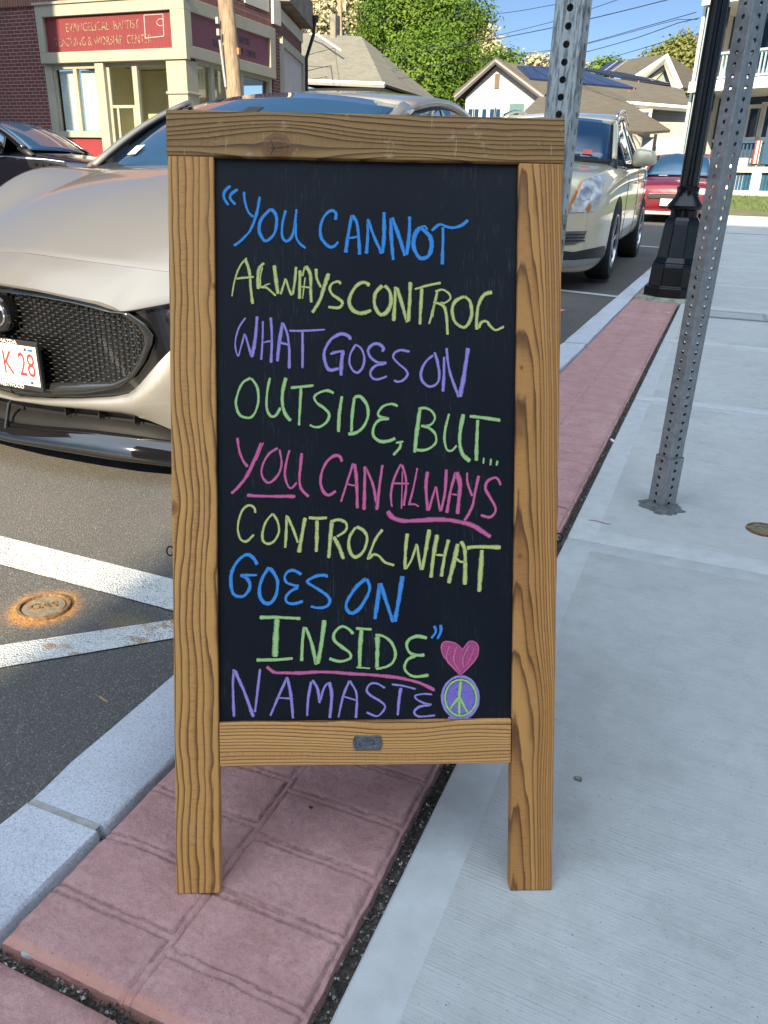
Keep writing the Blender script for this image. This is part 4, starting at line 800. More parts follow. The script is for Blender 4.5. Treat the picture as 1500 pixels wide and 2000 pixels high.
def finish_body(m, root, mat, name='body', cuts=(), subd=2):
    """smooth the loft, then cut the wheel arches out of it"""
    o = m.build(name, mat, root, local=True, smooth=True)
    bm = bmesh.new(); bm.from_mesh(o.data); bmesh.ops.remove_doubles(bm, verts=bm.verts, dist=1e-5); bmesh.ops.recalc_face_normals(bm, faces=bm.faces); bm.to_mesh(o.data); bm.free()
    s = o.modifiers.new('s', 'SUBSURF'); s.levels = subd; s.render_levels = subd
    cut = []
    for (y, z, r) in cuts:
        k = MB().lathe([(r, -2), (r, 2)], 40, Matrix.Translation((0, y, z)) @ Matrix.Rotation(math.pi / 2, 4, 'Y')).build('cut', mat, root, local=True)
        for side in (-1, 1): pass
        cut.append(k); b = o.modifiers.new('b', 'BOOLEAN'); b.object = k; b.operation = 'DIFFERENCE'; b.solver = 'EXACT'
    bpy.context.view_layer.update(); dg = bpy.context.evaluated_depsgraph_get()
    me = bpy.data.meshes.new_from_object(o.evaluated_get(dg)); o.modifiers.clear(); old = o.data; o.data = me; me.name = name
    me.polygons.foreach_set('use_smooth', [True] * len(me.polygons))
    try: me.set_sharp_from_angle(angle=math.radians(38))
    except Exception: pass
    for k in cut: bpy.data.objects.remove(k)
    MW[o.name] = MW[root.name]
    return o
def lerp(a, b, t): return tuple(x + (y - x) * t for x, y in zip(a, b))
def greenhouse(root, mat, g, pillars=True, roofname='roof', bow=0.10):
    """g: cowl y,z,w; roof front y,z,w; roof rear y,z,w; tail y,z,w (base of rear glass); zpk roof peak"""
    (y0, z0, w0), (y1, z1, w1), (y2, z2, w2), (y3, z3, w3) = g['cowl'], g['rf'], g['rr'], g['tail']
    crown = g.get('crown', .035); ns = 12
    def row(y, z, w, cr, b): return [(w * s, y - b * (1 - s * s), z + cr * (1 - s * s)) for s in np.linspace(-1, 1, ns + 1)]
    # windscreen
    ws = [row(y0 + (y1 - y0) * t, z0 + (z1 - z0) * (t + .10 * math.sin(math.pi * t)), (w0 - .05) + (w1 - .035 - w0 + .05) * t, crown * t + .012, bow * (1 - .55 * t)) for t in np.linspace(0, 1, 9)]
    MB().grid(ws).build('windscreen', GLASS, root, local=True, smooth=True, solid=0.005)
    rf = []
    for t in np.linspace(0, 1, 9):
        y = y1 + (y2 - y1) * t; z = z1 + (z2 - z1) * t + g.get('pk', .03) * math.sin(math.pi * min(1, t * 1.0)); w = w1 + (w2 - w1) * t
        r = row(y, z, w, crown, bow * .45 * (1 - t)); rf.append([(r[0][0] - .012, r[0][1], r[0][2] - .035)] + r + [(r[-1][0] + .012, r[-1][1], r[-1][2] - .035)])
    MB().grid(rf).build(roofname, mat, root, local=True, smooth=True, solid=0.02)
    rg = [row(y2 + (y3 - y2) * t, z2 + (z3 - z2) * t + .05 * math.sin(math.pi * t), w2 - .04 + (w3 - w2 - .02) * t, crown * (1 - t) + .01, -.03) for t in np.linspace(0, 1, 7)]
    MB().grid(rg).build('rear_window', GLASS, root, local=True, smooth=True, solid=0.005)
    A0 = lambda s: (s * (w0 + .01), y0 - .09, z0 - .05); A1 = lambda s: (s * (w1 - .005), y1, z1)
    for s in (-1, 1):
        m = MB(); P = []
        for t in np.linspace(0.09, 1, 9):
            x, y, z = lerp(A0(s), A1(s), t); z += (z1 - z0) * .10 * math.sin(math.pi * t); k = .027 - .007 * t
            P.append([(x - s * k * 1.3, y - .012, z + .010), (x - s * k * .4, y - .016, z + .014), (x + s * .012, y + .01, z + .002), (x + s * .02, y + .06, z - .02)])
        m.grid(P); m.build('front_pillar', mat, root, local=True, smooth=True, solid=0.02)
        q0 = [lerp(A0(s), A1(s), t) for t in (-.10, .04, .20)]
        m = MB(); m.grid([[(x - s * .10 * (1 - i / 2.2), y - .015, z - .012 + .012 * i), (x - s * .015, y - .02, z + .018), (x + s * .018, y + .01, z + .006), (x + s * .024, y + .07, z - .03)] for i, (x, y, z) in enumerate(q0)]); m.build('pillar_fairing', BLACK, root, local=True, smooth=True, solid=.01)
        # side glass as one band split by door pillars
        sy = g['side']                              # list of y breaks
        wb = g.get('wb', w0); zb0, zb1 = g['belt']
        def low(y): t = (y - y0) / (y3 - y0); return (s * (wb + .012 - .02 * max(0, t - .6)), y, zb0 + (zb1 - zb0) * t)
        def high(y):
            t = min(1, max(0, (y - y1) / (y2 - y1)));
            if y < y1: q = (y - y0) / (y1 - y0); return (s * (w0 + (w1 - w0) * q + .004), y, z0 + (z1 - z0) * (q + .1 * math.sin(math.pi * q)) - .035)
            if y > y2: q = (y - y2) / (y3 - y2); return (s * (w2 + (w3 - w2) * q + .004), y, z2 + (z3 - z2) * q - .04)
            return (s * (w1 + (w2 - w1) * t + .006), y, z1 + (z2 - z1) * t + g.get('pk', .03) * math.sin(math.pi * t) - .055)
        for a, b in zip(sy[:-1], sy[1:]):
            n = 6; m = MB(); m.grid([[lerp(low(y), high(y), q) for y in np.linspace(a + .022, b - .022, n)] for q in (0, .33, .66, 1)])
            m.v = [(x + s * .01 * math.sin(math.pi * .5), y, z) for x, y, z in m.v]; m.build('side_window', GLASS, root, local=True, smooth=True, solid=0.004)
            m = MB(); m.tube([(low(a + .02)[0] + s * .012, a + .02, low(a)[2] - .004), (low(b - .02)[0] + s * .012, b - .02, low(b)[2] - .004)], .008, 6); m.build('window_trim', CHROME if g.get('chrome') else BLACK, root, local=True)
        m = MB(); yy = np.linspace(sy[0], sy[-1], 20); m.grid([[lerp(low(y), high(y), q) for y in yy] for q in (-.06, .3, .7, 1.02)]); m.build('door_frame', BLACK, root, local=True, smooth=True)
    return g
def mirror(root, mat, p, s, size=(.2, .12, .1)):
    bm = bmesh.new(); bmesh.ops.create_icosphere(bm, subdivisions=3, radius=1)
    for v in bm.verts:
        x, y, z = v.co; y = min(y, .45); sg = lambda q, e: math.copysign(abs(q) ** e, q); x, z = sg(x, .55), sg(z, .55); v.co = (x * size[0] / 2 * (1 - .1 * z), y * size[1], z * size[2] / 2 * (1.0 - .18 * s * x))
    m = MB(); m.add([(p[0] + v.co.x, p[1] + v.co.y, p[2] + v.co.z) for v in bm.verts], [tuple(v.index for v in f.verts) for f in bm.faces]); bm.free()
    o = m.build('wing_mirror', mat, root, local=True, smooth=True, auto=40); MW[o.name] = MW[root.name]
    m = MB(); m.prism([(p[0] + a * size[0] * .42, p[1] + size[1] * .46, p[2] + b * size[2] * .42) for a, b in ((-1, -.9), (1, -.8), (1, .9), (-.9, 1))], (0, .004, 0)); m.build('mirror_glass', CHROME, o, local=True)
    m = MB(); m.box((p[0] - s * size[0] * .5 - .06, p[1] - .03, p[2] - size[2] * .62), (p[0] - s * size[0] * .1, p[1] + .05, p[2] - size[2] * .34)); m.build('mirror_foot', BLACK, o, local=True, bevel=.01)
    return o
def side_lines(root, body, name, lines, mat, r=.0035, off=.0):
    """thin lines laid on both flanks of a body: (y, z) points seen from the side"""
    bvh = BVHTree.FromPolygons([v.co for v in body.data.vertices], [tuple(p.vertices) for p in body.data.polygons])
    for s in (-1, 1):
        for ln in lines:
            Q = catmull([(y, z) for y, z in ln], .04); pts = []
            for y, z in Q:
                h = bvh.ray_cast(Vector((s * 3, y, z)), Vector((-s, 0, 0)))
                if h[0] is not None: pts.append((h[0].x + s * off, y, z))
            if len(pts) > 2: MB().tube(pts, r, 5).build(name, mat, root, local=True, smooth=True)
# ------------------------------------------------------------------ champagne hatchback, nose to the viewer
PAINT1 = paint('champagne_paint', (0.178, 0.172, 0.162), 0.25, 0.38)
HX, HY = -2.263, 2.0
HZ = zr(2)
HM = Matrix.Translation((HX, HY, HZ)) @ Matrix.Rotation(math.radians(-1.9), 4, 'Z'); HI = HM.inverted()
hb = thing('hatchback_car', 'champagne hatchback with black mesh grille parked nose towards the chalkboard', 'car', HM)
HW = 0.9
def bow_(x): x = abs(x); return 0.06 * (x / .5) ** 2 * (1 if x < .5 else 1) * .55 + 0.36 * (x / .9) ** 4
def fas(px, py, off=0.0):
    """pixel -> local (x, z) on the nose surface y = bow(x) + off"""
    lo, hi = 1.0, 4.5; r = ray(px, py)
    f = lambda d: (lambda q: q.y - bow_(q.x) - off)(HI @ Vector(ORG + r * d))
    for _ in range(50):
        mid = (lo + hi) / 2
        if f(mid) < 0: lo = mid
        else: hi = mid
    q = HI @ Vector(ORG + r * lo); return q.x, q.z
def curve(pts, off=0.0):
    d = []
    for (a, b) in zip(pts[:-1], pts[1:]):
        for t in np.linspace(0, 1, 6)[:-1]: d.append(fas(a[0] + (b[0] - a[0]) * t, a[1] + (b[1] - a[1]) * t, off))
    d.append(fas(*pts[-1], off)); return d
def zcurve(pts, off=0.0):
    d = curve(pts, off); return interp([p[0] for p in d], [p[1] for p in d])
z_seam = zcurve([(0, 487), (168, 510), (334, 531.5), (420, 542)], 0.14)
z_crest = zcurve([(0, 549), (72, 561), (144, 576), (199, 584), (222, 594), (238, 607), (262, 604), (335, 590), (420, 574)])
z_lip = zcurve([(0, 558), (72, 570), (144, 585.6), (187, 595), (216, 605), (238, 611), (264, 607), (335, 594), (420, 578)])
XS = np.concatenate([np.linspace(0, .88, 45)])
def mir(rows): return [[(-p[0], p[1], p[2]) for p in r[:0:-1]] + list(r) for r in rows]
cowl = lambda x: (1.20 - .10 * (1 - (x / .72) ** 2), 1.055 - .035 * (x / .75) ** 2)
rows = []
def nose(x):                                        # softened where the surface turns the front corner
    return bow_(x)
seam = [(x, nose(x) + .14, z_seam(x) - .05 * max(0, (x - .76) / .12) ** 2) for x in XS]
crest = [(x, nose(x) + 0.012, z_crest(x) + .003) for x in XS]
rows.append([(x, nose(x) + .030, z_lip(x) - .004) for x in XS]); rows.append([(x, nose(x) + .002, z_lip(x) + .001) for x in XS]); rows.append([(x, nose(x) - .002, (z_lip(x) * .4 + z_crest(x) * .6)) for x in XS]); rows.append(crest)
for t in (.25, .5, .75): rows.append([(a[0], a[1] + (b[1] - a[1]) * t, a[2] + (b[2] - a[2]) * t + .005 * math.sin(math.pi * t)) for a, b in zip(crest, seam)])
rows.append([(p[0], p[1] - .002, p[2] - .0005) for p in seam]); rows.append([(p[0], p[1] - .0005, p[2] - .003) for p in seam]); rows.append([(p[0], p[1] - .0005, p[2] - .014) for p in seam])
MB().grid(mir(rows)).build('front_bumper_top', PAINT1, hb, local=True, smooth=True, auto=40)
MB().grid(mir([[(p[0], p[1] - .001, p[2] - .016) for p in seam], [(p[0], p[1] + .0050, p[2] - .010) for p in seam], [(p[0], p[1] + .0050, p[2] - .0006) for p in seam]])).build('bonnet_gap', BLACK, hb, local=True)
rows = [[(p[0], p[1] + .0055, p[2] - .012) for p in seam], [(p[0], p[1] + .0055, p[2] - .002) for p in seam], [(p[0], p[1] + .008, p[2] + .0005) for p in seam]]
for t in np.linspace(0.04, 1, 16):
    r = []
    for a in seam:
        cy, cz = cowl(a[0]); w_ = min(1, max(0, (a[0] - .42) / .36)); tz = t + (1 - t) * t * 1.05 * w_ * w_ * (3 - 2 * w_); r.append((a[0] * (1 - .0 * t), a[1] + .008 + (cy - a[1]) * t, a[2] + .0005 + (cz - a[2]) * tz + .045 * math.sin(math.pi * t) ** .9 - (.055 * max(0, (a[0] - .80) / .08) ** 2) * min(1, t * 3)))
    rows.append(r)
rows.append([(p[0], p[1] + .02, p[2] - .03) for p in rows[-1]])
MB().grid(mir(rows)).build('bonnet', PAINT1, hb, local=True, smooth=True, auto=40)
# lower bumper, grille surround, grille
B1 = [(0, 774), (36, 776.5), (84, 779), (144, 780), (216, 776), (252, 768), (271, 754), (288, 734), (312, 706), (336, 682), (380, 655), (420, 640)]
B2 = [(0, 780), (31, 783), (96, 793), (168, 800), (240, 808), (288, 819), (341, 841), (385, 868), (430, 890)]
z1_, z2_ = zcurve(B1), zcurve(B2)
rows = [[(x, nose(x) + .035, z1_(x) - .003) for x in XS], [(x, nose(x) - .002, z1_(x)) for x in XS]]
for t in (.2, .4, .6, .8): rows.append([(x, nose(x) - .006 - .022 * math.sin(math.pi * t) * min(1, abs(z1_(x) - z2_(x)) / .1), z1_(x) + (z2_(x) - z1_(x)) * t) for x in XS])
rows += [[(x, nose(x) - .002, z2_(x)) for x in XS], [(x, nose(x) + .05, z2_(x) + .004) for x in XS]]
MB().grid(mir(rows)).build('front_bumper', PAINT1, hb, local=True, smooth=True, auto=60)
# black panel behind everything
rows = [[(x, nose(x) + .055, z) for x in XS] for z in (.14, .3, .5)] + [[(x, nose(x) + .055, z_lip(x) - .008) for x in XS]]
MB().grid(mir(rows)).build('grille_backing', BLACK, hb, local=True, smooth=True)
outer = [(0, 567), (72, 577), (144, 590), (187, 600), (216, 608), (250, 611), (283, 634), (298, 655), (295, 674), (281, 708), (259, 739), (228, 758), (168, 769), (96, 771.6), (24, 768), (0, 767)]
inner = [(0, 568), (72, 578), (144, 591), (187, 602), (216, 610), (238, 613), (266, 634), (279, 655), (281, 674), (271, 703), (252, 735), (216, 748.5), (150, 749), (108, 749), (60, 749), (0, 749)]
o3, i3 = curve(outer), curve(inner)
o3 = [(max(0, x), z) for x, z in o3]; i3 = [(max(0, x), z) for x, z in i3]
n3 = min(len(o3), len(i3))
DG = plain('dark_grey_gloss', (0.035, 0.037, 0.04), 0.16, 0.5, coat=.8)
rows = [[(x, nose(x) + .004, z) for x, z in o3], [(x, nose(x) - .012, z) for x, z in [lerp(a, b, .5) for a, b in zip(o3, i3)]], [(x, nose(x) + .0, z) for x, z in i3], [(x, nose(x) + .04, z) for x, z in i3]]
MB().grid([r for r in rows]).build('grille_surround', DG, hb, local=True, smooth=True); MB().grid([[(-x, y, z) for x, y, z in r] for r in rows]).build('grille_surround', DG, hb, local=True, smooth=True)
# gloss black filler between surround and painted bumper
s3 = [p for p in o3 if p[0] > .02]
m = MB()
rows = [[(x, nose(x) + .028, z_lip(x) - .001) for x in XS], [(x, nose(x) + .030, (z_lip(x) + z1_(x)) / 2) for x in XS], [(x, nose(x) + .028, z1_(x) + .001) for x in XS]]
MB().grid(mir([[p for p in r if p[0] > -1] for r in rows])).build('headlamp_panel', GBLACK, hb, local=True, smooth=True)
poly = [(x, z) for x, z in i3]
def inside(x, z):
    c = False; n = len(poly)
    for i in range(n):
        (xa, za), (xb, zb) = poly[i], poly[i - 1]
        if (za > z) != (zb > z) and x < (xb - xa) * (z - za) / (zb - za) + xa: c = not c
    return c
poly = [(-.01, poly[0][1])] + poly + [(-.01, poly[-1][1])]
m = MB(); m2 = MB(); cw, chh = 0.037, 0.0104
zc = (poly[1][1] + poly[-2][1]) / 2
for s in (-1, 1):
    for j in range(-18, 19):
        for i in range(0, 26):
            x = i * cw + (cw / 2 if j % 2 else 0); z = zc + j * chh + .02 * x * 0 - .018 * (x / .6) ** 2
            if not inside(x, z) or (x * x + (z - fas(-3, 611)[1]) ** 2 < .072 ** 2): continue
            y = nose(x) + .012; d = .0078; hh = chh * .5
            m2.tube([(s * (x - d), y - .001, z), (s * x, y - .0025, z), (s * (x + d), y - .001, z)], .0021, 6)
            for dx in (-1, 1):
                for dz in (-1, 1):
                    xa, za, xb, zb = x + dx * d, z, x + dx * (cw / 2 - d), z + dz * chh
                    if inside(xb, zb) and (xb * xb + (zb - fas(-3, 611)[1]) ** 2 > .069 ** 2): m.tube([(s * xa, y, za), (s * xb, nose(xb) + .012, zb)], .0017, 5, cap=False)
gm_ = m.build('grille_mesh', GBLACK, hb, local=True); MW[gm_.name] = HM
m2.build('mesh_bar', plain('mesh_gloss', (0.085, 0.083, 0.08), 0.30, 0.85), gm_, local=True)
# splitter, intake
S1 = [(0, 826), (31, 829), (72, 834), (168, 842), (240, 851), (341, 866), (430, 880)]; S2 = [(0, 859), (96, 876), (216, 896), (341, 911), (430, 922)]
zs1, zs2 = zcurve(S1, -.02), zcurve(S2, -.05)
rows = [[(x, nose(x) + .05, zs1(x) + .012) for x in XS], [(x, nose(x) - .012, zs1(x)) for x in XS]]
for t in (.3, .6, .85): rows.append([(x, nose(x) - .02 - .035 * t - .012 * math.sin(math.pi * t), zs1(x) + (zs2(x) - zs1(x)) * t) for x in XS])
rows += [[(x, nose(x) - .056, zs2(x) + .004) for x in XS], [(x, nose(x) - .05, zs2(x) - .003) for x in XS], [(x, nose(x) + .25, zs2(x) + .01) for x in XS]]
MB().grid(mir(rows)).build('front_splitter', GBLACK, hb, local=True, smooth=True)
G1 = zcurve([(0, 806), (31, 810), (65, 796), (96, 802), (190, 817), (288, 834), (341, 846), (430, 862)])
m = MB(); zt = lambda x: z2_(x) + (zs1(x) - z2_(x)) * .66
rows = [[(x, nose(x) + .035, zt(x) + .012) for x in XS], [(x, nose(x) + .01, zt(x)) for x in XS], [(x, nose(x) + .0, zt(x) - .012) for x in XS], [(x, nose(x) - .004, zs1(x)) for x in XS]]
MB().grid(mir(rows)).build('intake_bar', plain('charcoal_plastic', (0.012, 0.012, 0.0125), 0.6, spec=0.15), hb, local=True, smooth=True)
for px in (125, 190, 258):
    x, z = fas(px, 808); MB().box((x - .0016, nose(x) + .006, z2_(x) - .032), (x + .0016, nose(x) + .05, z2_(x))).build('intake_fin', BLACK, hb, local=True)
x, z = fas(22, 806); zt_, zb2 = fas(31, 782)[1], fas(19, 834)[1]
m = MB(); m.prism([(x + .006, nose(x) - .002, zt_), (x + .012, nose(x) - .022, zt_ - .01), (x + .002, nose(x) - .045, zb2 + .01), (x - .004, nose(x) - .03, zb2)], (.008, .003, 0)); m.build('splitter_fin', DG, hb, local=True, bevel=.002)
# badge
ex, ez = 0.0, fas(-3, 611)[1]
MBd = Matrix.Translation((0, -.012, ez)) @ Matrix.Rotation(math.pi / 2, 4, 'X')
bd = MB().lathe([(0, -.03), (.0650, -.03), (.0650, .008), (.059, .014), (0, .014)], 40, MBd).build('badge', GBLACK, hb, local=True, smooth=True, auto=40); MW[bd.name] = HM
m = MB(); ring = [(.046 * math.cos(2 * math.pi * i / 48), -.028, ez + .038 * math.sin(2 * math.pi * i / 48)) for i in range(49)]; m.tube(ring, .0048, 8)
for s in (-1, 1):
    wing = [(s * x, -.028 - .002 * k, ez + z) for k, (x, z) in enumerate([(.044, .018), (.03, .017), (.014, .002), (0, -.015)])]; m.tube(wing, [.0025, .0042, .0048, .0058], 8)
m.build('badge_emblem', CHROME, bd, local=True, smooth=True)
# number plate
pz = fas(60, 715, -.03)[1]; px1 = fas(80, 716, -.034)[0]
PWd = px1; ph = .086
pf_ = MB(); yp = -.034
z0, z1p = pz - ph, pz + ph
m = MB(); x1 = px1 + .0
for a, b in (((-x1, z0), (x1, z0 + .017)), ((-x1, z1p - .017), (x1, z1p)), ((-x1, z0 + .017), (-x1 + .011, z1p - .017)), ((x1 - .011, z0 + .017), (x1, z1p - .017))): m.box((a[0], yp, a[1]), (b[0], yp + .012, b[1]))
m.box((-x1 + .02, yp + .012, z0 + .02), (x1 - .02, .0, z1p - .02))
plf = m.build('plate_frame', plain('plate_frame_black', (0.018, 0.018, 0.02), 0.35), hb, local=True, bevel=.002); MW[plf.name] = HM
pln = MB().box((-x1 + .011, yp + .004, z0 + .016), (x1 - .011, yp + .010, z1p - .016)).build('number_plate', plain('plate_white', (0.78, 0.78, 0.76), 0.4), plf, local=True)
ex_, ey_ = (1, 0, 0), (0, 0, 1); yt = yp + .0032
m = MB(); place_text(m, 'K 28', .116, (x1 - .024, yt, pz - .002), ex_, ey_, .0006, 'RIGHT', .70); m.build('plate_number', plain('plate_red', (0.62, 0.03, 0.03), 0.5), plf, local=True)
m = MB(); place_text(m, 'Massachusetts', .034, (x1 - .080, yt, z1p - .032), ex_, ey_, .0005, 'RIGHT', .9); m.build('plate_state_name', plain('plate_blue', (0.02, 0.11, 0.5), 0.5), plf, local=True); m = MB(); place_text(m, 'Spirit of America', .022, (x1 - .072, yt, z0 + .028), ex_, ey_, .0005, 'RIGHT', .9)
m.build('plate_motto', bpy.data.materials['plate_blue'], plf, local=True); MB().box((x1 - .052, yt - .0005, z1p - .036), (x1 - .028, yt + .001, z1p - .027)).build('plate_sticker', bpy.data.materials['plate_blue'], plf, local=True)
m = MB(); place_text(m, 'MAZDA', .019, (x1 - .135, yp - .0006, z1p - .009), ex_, ey_, .0006, 'CENTER', 1.25); m.build('frame_lettering', WHITE, plf, local=True); m = MB(); place_text(m, 'WESTWOOD', .019, (x1 - .152, yp - .0006, z0 + .009), ex_, ey_, .0006, 'CENTER', 1.1); m.build('frame_lettering', WHITE, plf, local=True)
for sx, sz_ in ((x1 - .062, z1p - .03), (x1 - .05, z0 + .028)): MB().lathe([(0, 0), (.006, 0), (.005, .003), (0, .004)], 12, Matrix.Translation((sx, yp + .003, sz_)) @ Matrix.Rotation(math.pi / 2, 4, 'X')).build('plate_screw', bpy.data.materials.get('screw') or plain('screw', (.2, .2, .2), .3, .9), plf, local=True)
# headlamps, body, cabin, wheels
for s in (-1, 1):
    m = MB(); m.grid([[(s * x, nose(x) + .018, z_lip(x) - .012 - dz) for x in np.linspace(.60, .86, 14)] for dz in (0, .02, .045)]); m.build('headlamp', glass_dark('lamp_glass', (.012, .013, .015), 1.5) if s < 0 else bpy.data.materials['lamp_glass'], hb, local=True, smooth=True, solid=.004)
st = [(.46, .74, .16, .62, .63, .66), (.62, .89, .14, .82, .82, .82), (.95, .905, .14, .905, .905, .91), (1.3, .905, .15, .935, .955, .985), (2.0, .897, .16, .92, .95, .96), (3.0, .895, .17, .93, .96, .97), (3.7, .88, .19, .95, .97, .98), (4.2, .80, .22, .94, .95, .96), (4.42, .66, .3, .86, .87, .87)]
hbb = finish_body(body_loft(st), hb, PAINT1, 'body', ((.93, .33, .36), (3.655, .33, .36)))
side_lines(hb, hbb, 'door_gap', [[(1.52, .90), (1.48, .6), (1.55, .25)], [(2.55, .92), (2.56, .6), (2.55, .25)], [(1.55, .25), (2.05, .235), (2.55, .25)], [(3.42, .93), (3.35, .7), (3.12, .45), (3.02, .25)], [(2.55, .25), (2.8, .24), (3.02, .25)]], BLACK)
side_lines(hb, hbb, 'door_handle', [[(2.26, .80), (2.36, .805), (2.46, .80)], [(3.1, .82), (3.19, .825), (3.28, .82)]], PAINT1, .012, .012)
greenhouse(hb, PAINT1, dict(cowl=(1.30, 1.035, .73), rf=(1.96, 1.365, .655), rr=(3.35, 1.385, .56), tail=(4.15, 1.03, .62), side=[1.62, 2.45, 3.3, 3.75], belt=(.985, 1.03), wb=.78, pk=.075, crown=.04), bow=.20)
m = MB(); m.grid([[(x, y - .16 * (1 - (x / .75) ** 2), 1.035 + dz) for x in np.linspace(-.74, .74, 21)] for y, dz in ((1.2, -.0), (1.30, .012), (1.36, .03))]); m.build('cowl_panel', BLACK, hb, local=True, smooth=True)
for s in (-1, 1):
    mirror(hb, PAINT1 if s > 0 else PAINT1, (s * .985, 1.66, 1.03), s, (.2, .12, .12))
    wheel(hb, (s * .80, .93, .325), .325, .21, s); wheel(hb, (s * .80, 3.655, .325), .325, .21, s)
def wsq(root, t, s, g, bow, off):                   # a point on the windscreen
    (y0, z0, w0), (y1, z1, w1) = g
    return ((w0 - .05 + (w1 - .035 - w0 + .05) * t) * s, y0 + (y1 - y0) * t - bow * (1 - .55 * t) * (1 - s * s) - off, z0 + (z1 - z0) * (t + .1 * math.sin(math.pi * t)) + (.035 * t + .012) * (1 - s * s) + off)
gg = ((1.30, 1.035, .73), (1.96, 1.365, .655))
m = MB(); m.grid([[wsq(hb, t, s, gg, .20, .008) for s in (-.80, -.74, -.68)] for t in (.12, .17, .22)]); m.build('inspection_sticker', plain('sticker_white', (.6, .62, .62), .3), hb, local=True)
m = MB(); m.grid([[wsq(hb, t, s, gg, .20, .004) for s in (-.07, 0, .07)] for t in (.56, .63, .70)]); m.build('camera_bracket', BLACK, hb, local=True)
# ------------------------------------------------------------------ decals pressed on a car body from traced outlines
def conform(root, body, pix, name, mat, off=.004, res=4.0, flip=False, solid=0.0, par=None):
    inv = MW[root.name].inverted(); bvh = BVHTree.FromPolygons([v.co for v in body.data.vertices], [tuple(p.vertices) for p in body.data.polygons])
    xs = [p[0] for p in pix]; ys_ = [p[1] for p in pix]; pts = []
    n = len(pix); bnd = []
    for i in range(n):
        a, b = pix[i], pix[(i + 1) % n]; k = max(1, int(math.dist(a, b) / res))
        bnd += [(a[0] + (b[0] - a[0]) * t / k, a[1] + (b[1] - a[1]) * t / k) for t in range(k)]
    def ins(x, y):
        c = False
        for i in range(n):
            (xa, ya), (xb, yb) = pix[i], pix[i - 1]
            if (ya > y) != (yb > y) and x < (xb - xa) * (y - ya) / (yb - ya) + xa: c = not c
        return c
    inn = [(x, y) for x in np.arange(min(xs) + res / 2, max(xs), res) for y in np.arange(min(ys_) + res / 2, max(ys_), res) if ins(x, y) and min(math.dist((x, y), b) for b in bnd) > res * .5]
    allp = [Vector(p) for p in bnd + inn]; r = geometry.delaunay_2d_cdt(allp, [], [list(range(len(bnd)))], 1, 1e-4)
    vs = []; o3_ = inv @ Vector(ORG); ok = []
    for v in r[0]:
        d = (inv.to_3x3() @ Vector(ray(v.x, v.y))).normalized(); h = bvh.ray_cast(o3_, d)
        if h[0] is None: ok.append(False); vs.append(Vector((0, 0, 0))); continue
        nn = h[1] if h[1].dot(d) < 0 else -h[1]; vs.append(h[0] + nn * off); ok.append(True)
    fs = [f for f in r[2] if all(ok[i] for i in f) and max((vs[a] - vs[b]).length for a in f for b in f) < .35]
    m = MB(); m.add([tuple(v) for v in vs], [tuple(f) for f in fs])
    m.build(name, mat, par or root, local=True, smooth=True, solid=solid)
    if flip:
        m2_ = MB(); m2_.add([(-v.x, v.y, v.z) for v in vs], [tuple(f)[::-1] for f in fs]); m2_.build(name, mat, par or root, local=True, smooth=True, solid=solid)
# ------------------------------------------------------------------ beige estate SUV parked behind
PAINT2 = paint('pale_gold_paint', (0.62, 0.53, 0.36), 0.1, 0.4)
SX, SY = -1.98, 7.62
SM = Matrix.Translation((SX, SY, .035)) @ Matrix.Rotation(math.radians(.6), 4, 'Z') @ Matrix.Rotation(math.radians(.8), 4, 'X')
sv = thing('suv_car', 'pale gold SUV with tall headlights parked at the kerb behind the hatchback', 'car', SM)
st = [(.0, .70, .16, .72, .88, .91), (.03, .78, .13, .76, .95, .97), (.12, .87, .12, .82, .985, 1.005), (.28, .925, .14, .90, 1.01, 1.035), (.6, .95, .2, .95, 1.03, 1.07), (1.2, .955, .28, 1.0, 1.09, 1.14), (1.6, .955, .29, 1.03, 1.11, 1.16), (2.6, .955, .3, 1.06, 1.1, 1.1), (3.7, .955, .32, 1.1, 1.12, 1.12), (4.5, .90, .34, 1.12, 1.14, 1.14), (4.8, .74, .42, 1.0, 1.02, 1.02)]
svb = finish_body(body_loft(st, True), sv, PAINT2, 'body', ((.95, .375, .43), (3.757, .375, .43)))
SG = dict(cowl=(1.42, 1.145, .80), rf=(2.08, 1.535, .675), rr=(3.95, 1.57, .60), tail=(4.65, 1.13, .70), side=[1.78, 2.6, 3.55, 4.15], belt=(1.07, 1.15), wb=.85, pk=.10, crown=.035, chrome=True)
greenhouse(sv, PAINT2, SG, bow=.16)
for s in (-1, 1):
    wheel(sv, (s * .835, .95, .375), .375, .235, s, 7); wheel(sv, (s * .835, 3.757, .375), .375, .235, s, 7)
    mirror(sv, PAINT2, (s * 1.05, 1.85, 1.175), s, (.25, .14, .17))
    m = MB(); yy = [2.2 + 1.7 * t for t in np.linspace(0, 1, 12)]; m.tube([(s * (.655 - .06 * t), y, 1.535 + .035 * t + .10 * math.sin(math.pi * (y - 2.08) / 1.87) + .03 + .02 * math.sin(math.pi * t) ** .5) for t, y in zip(np.linspace(0, 1, 12), yy)], .018, 8); m.build('roof_rail', CHROME, sv, local=True, smooth=True)
lampm = NT('headlamp_lens'); lp_ = lampm.obj(); lampm.base(lampm.mix(lampm.ramp(lampm.noise(lp_, 9, 3, .6), [(0.35, 0.0), (0.6, 1.0)]), (0.78, 0.77, 0.73), (0.34, 0.34, 0.34))); lampm.set(Roughness=0.15, Metallic=0.05, Coat_Weight=1.0)
amber = plain('amber_lens', (0.62, 0.2, 0.03), 0.2, coat=1.0)
HLP = [(1106, 416), (1136, 353), (1180, 340), (1179, 363), (1168, 395), (1159, 413)]
conform(sv, svb, HLP, 'headlamp', lampm.m, .006, flip=True)
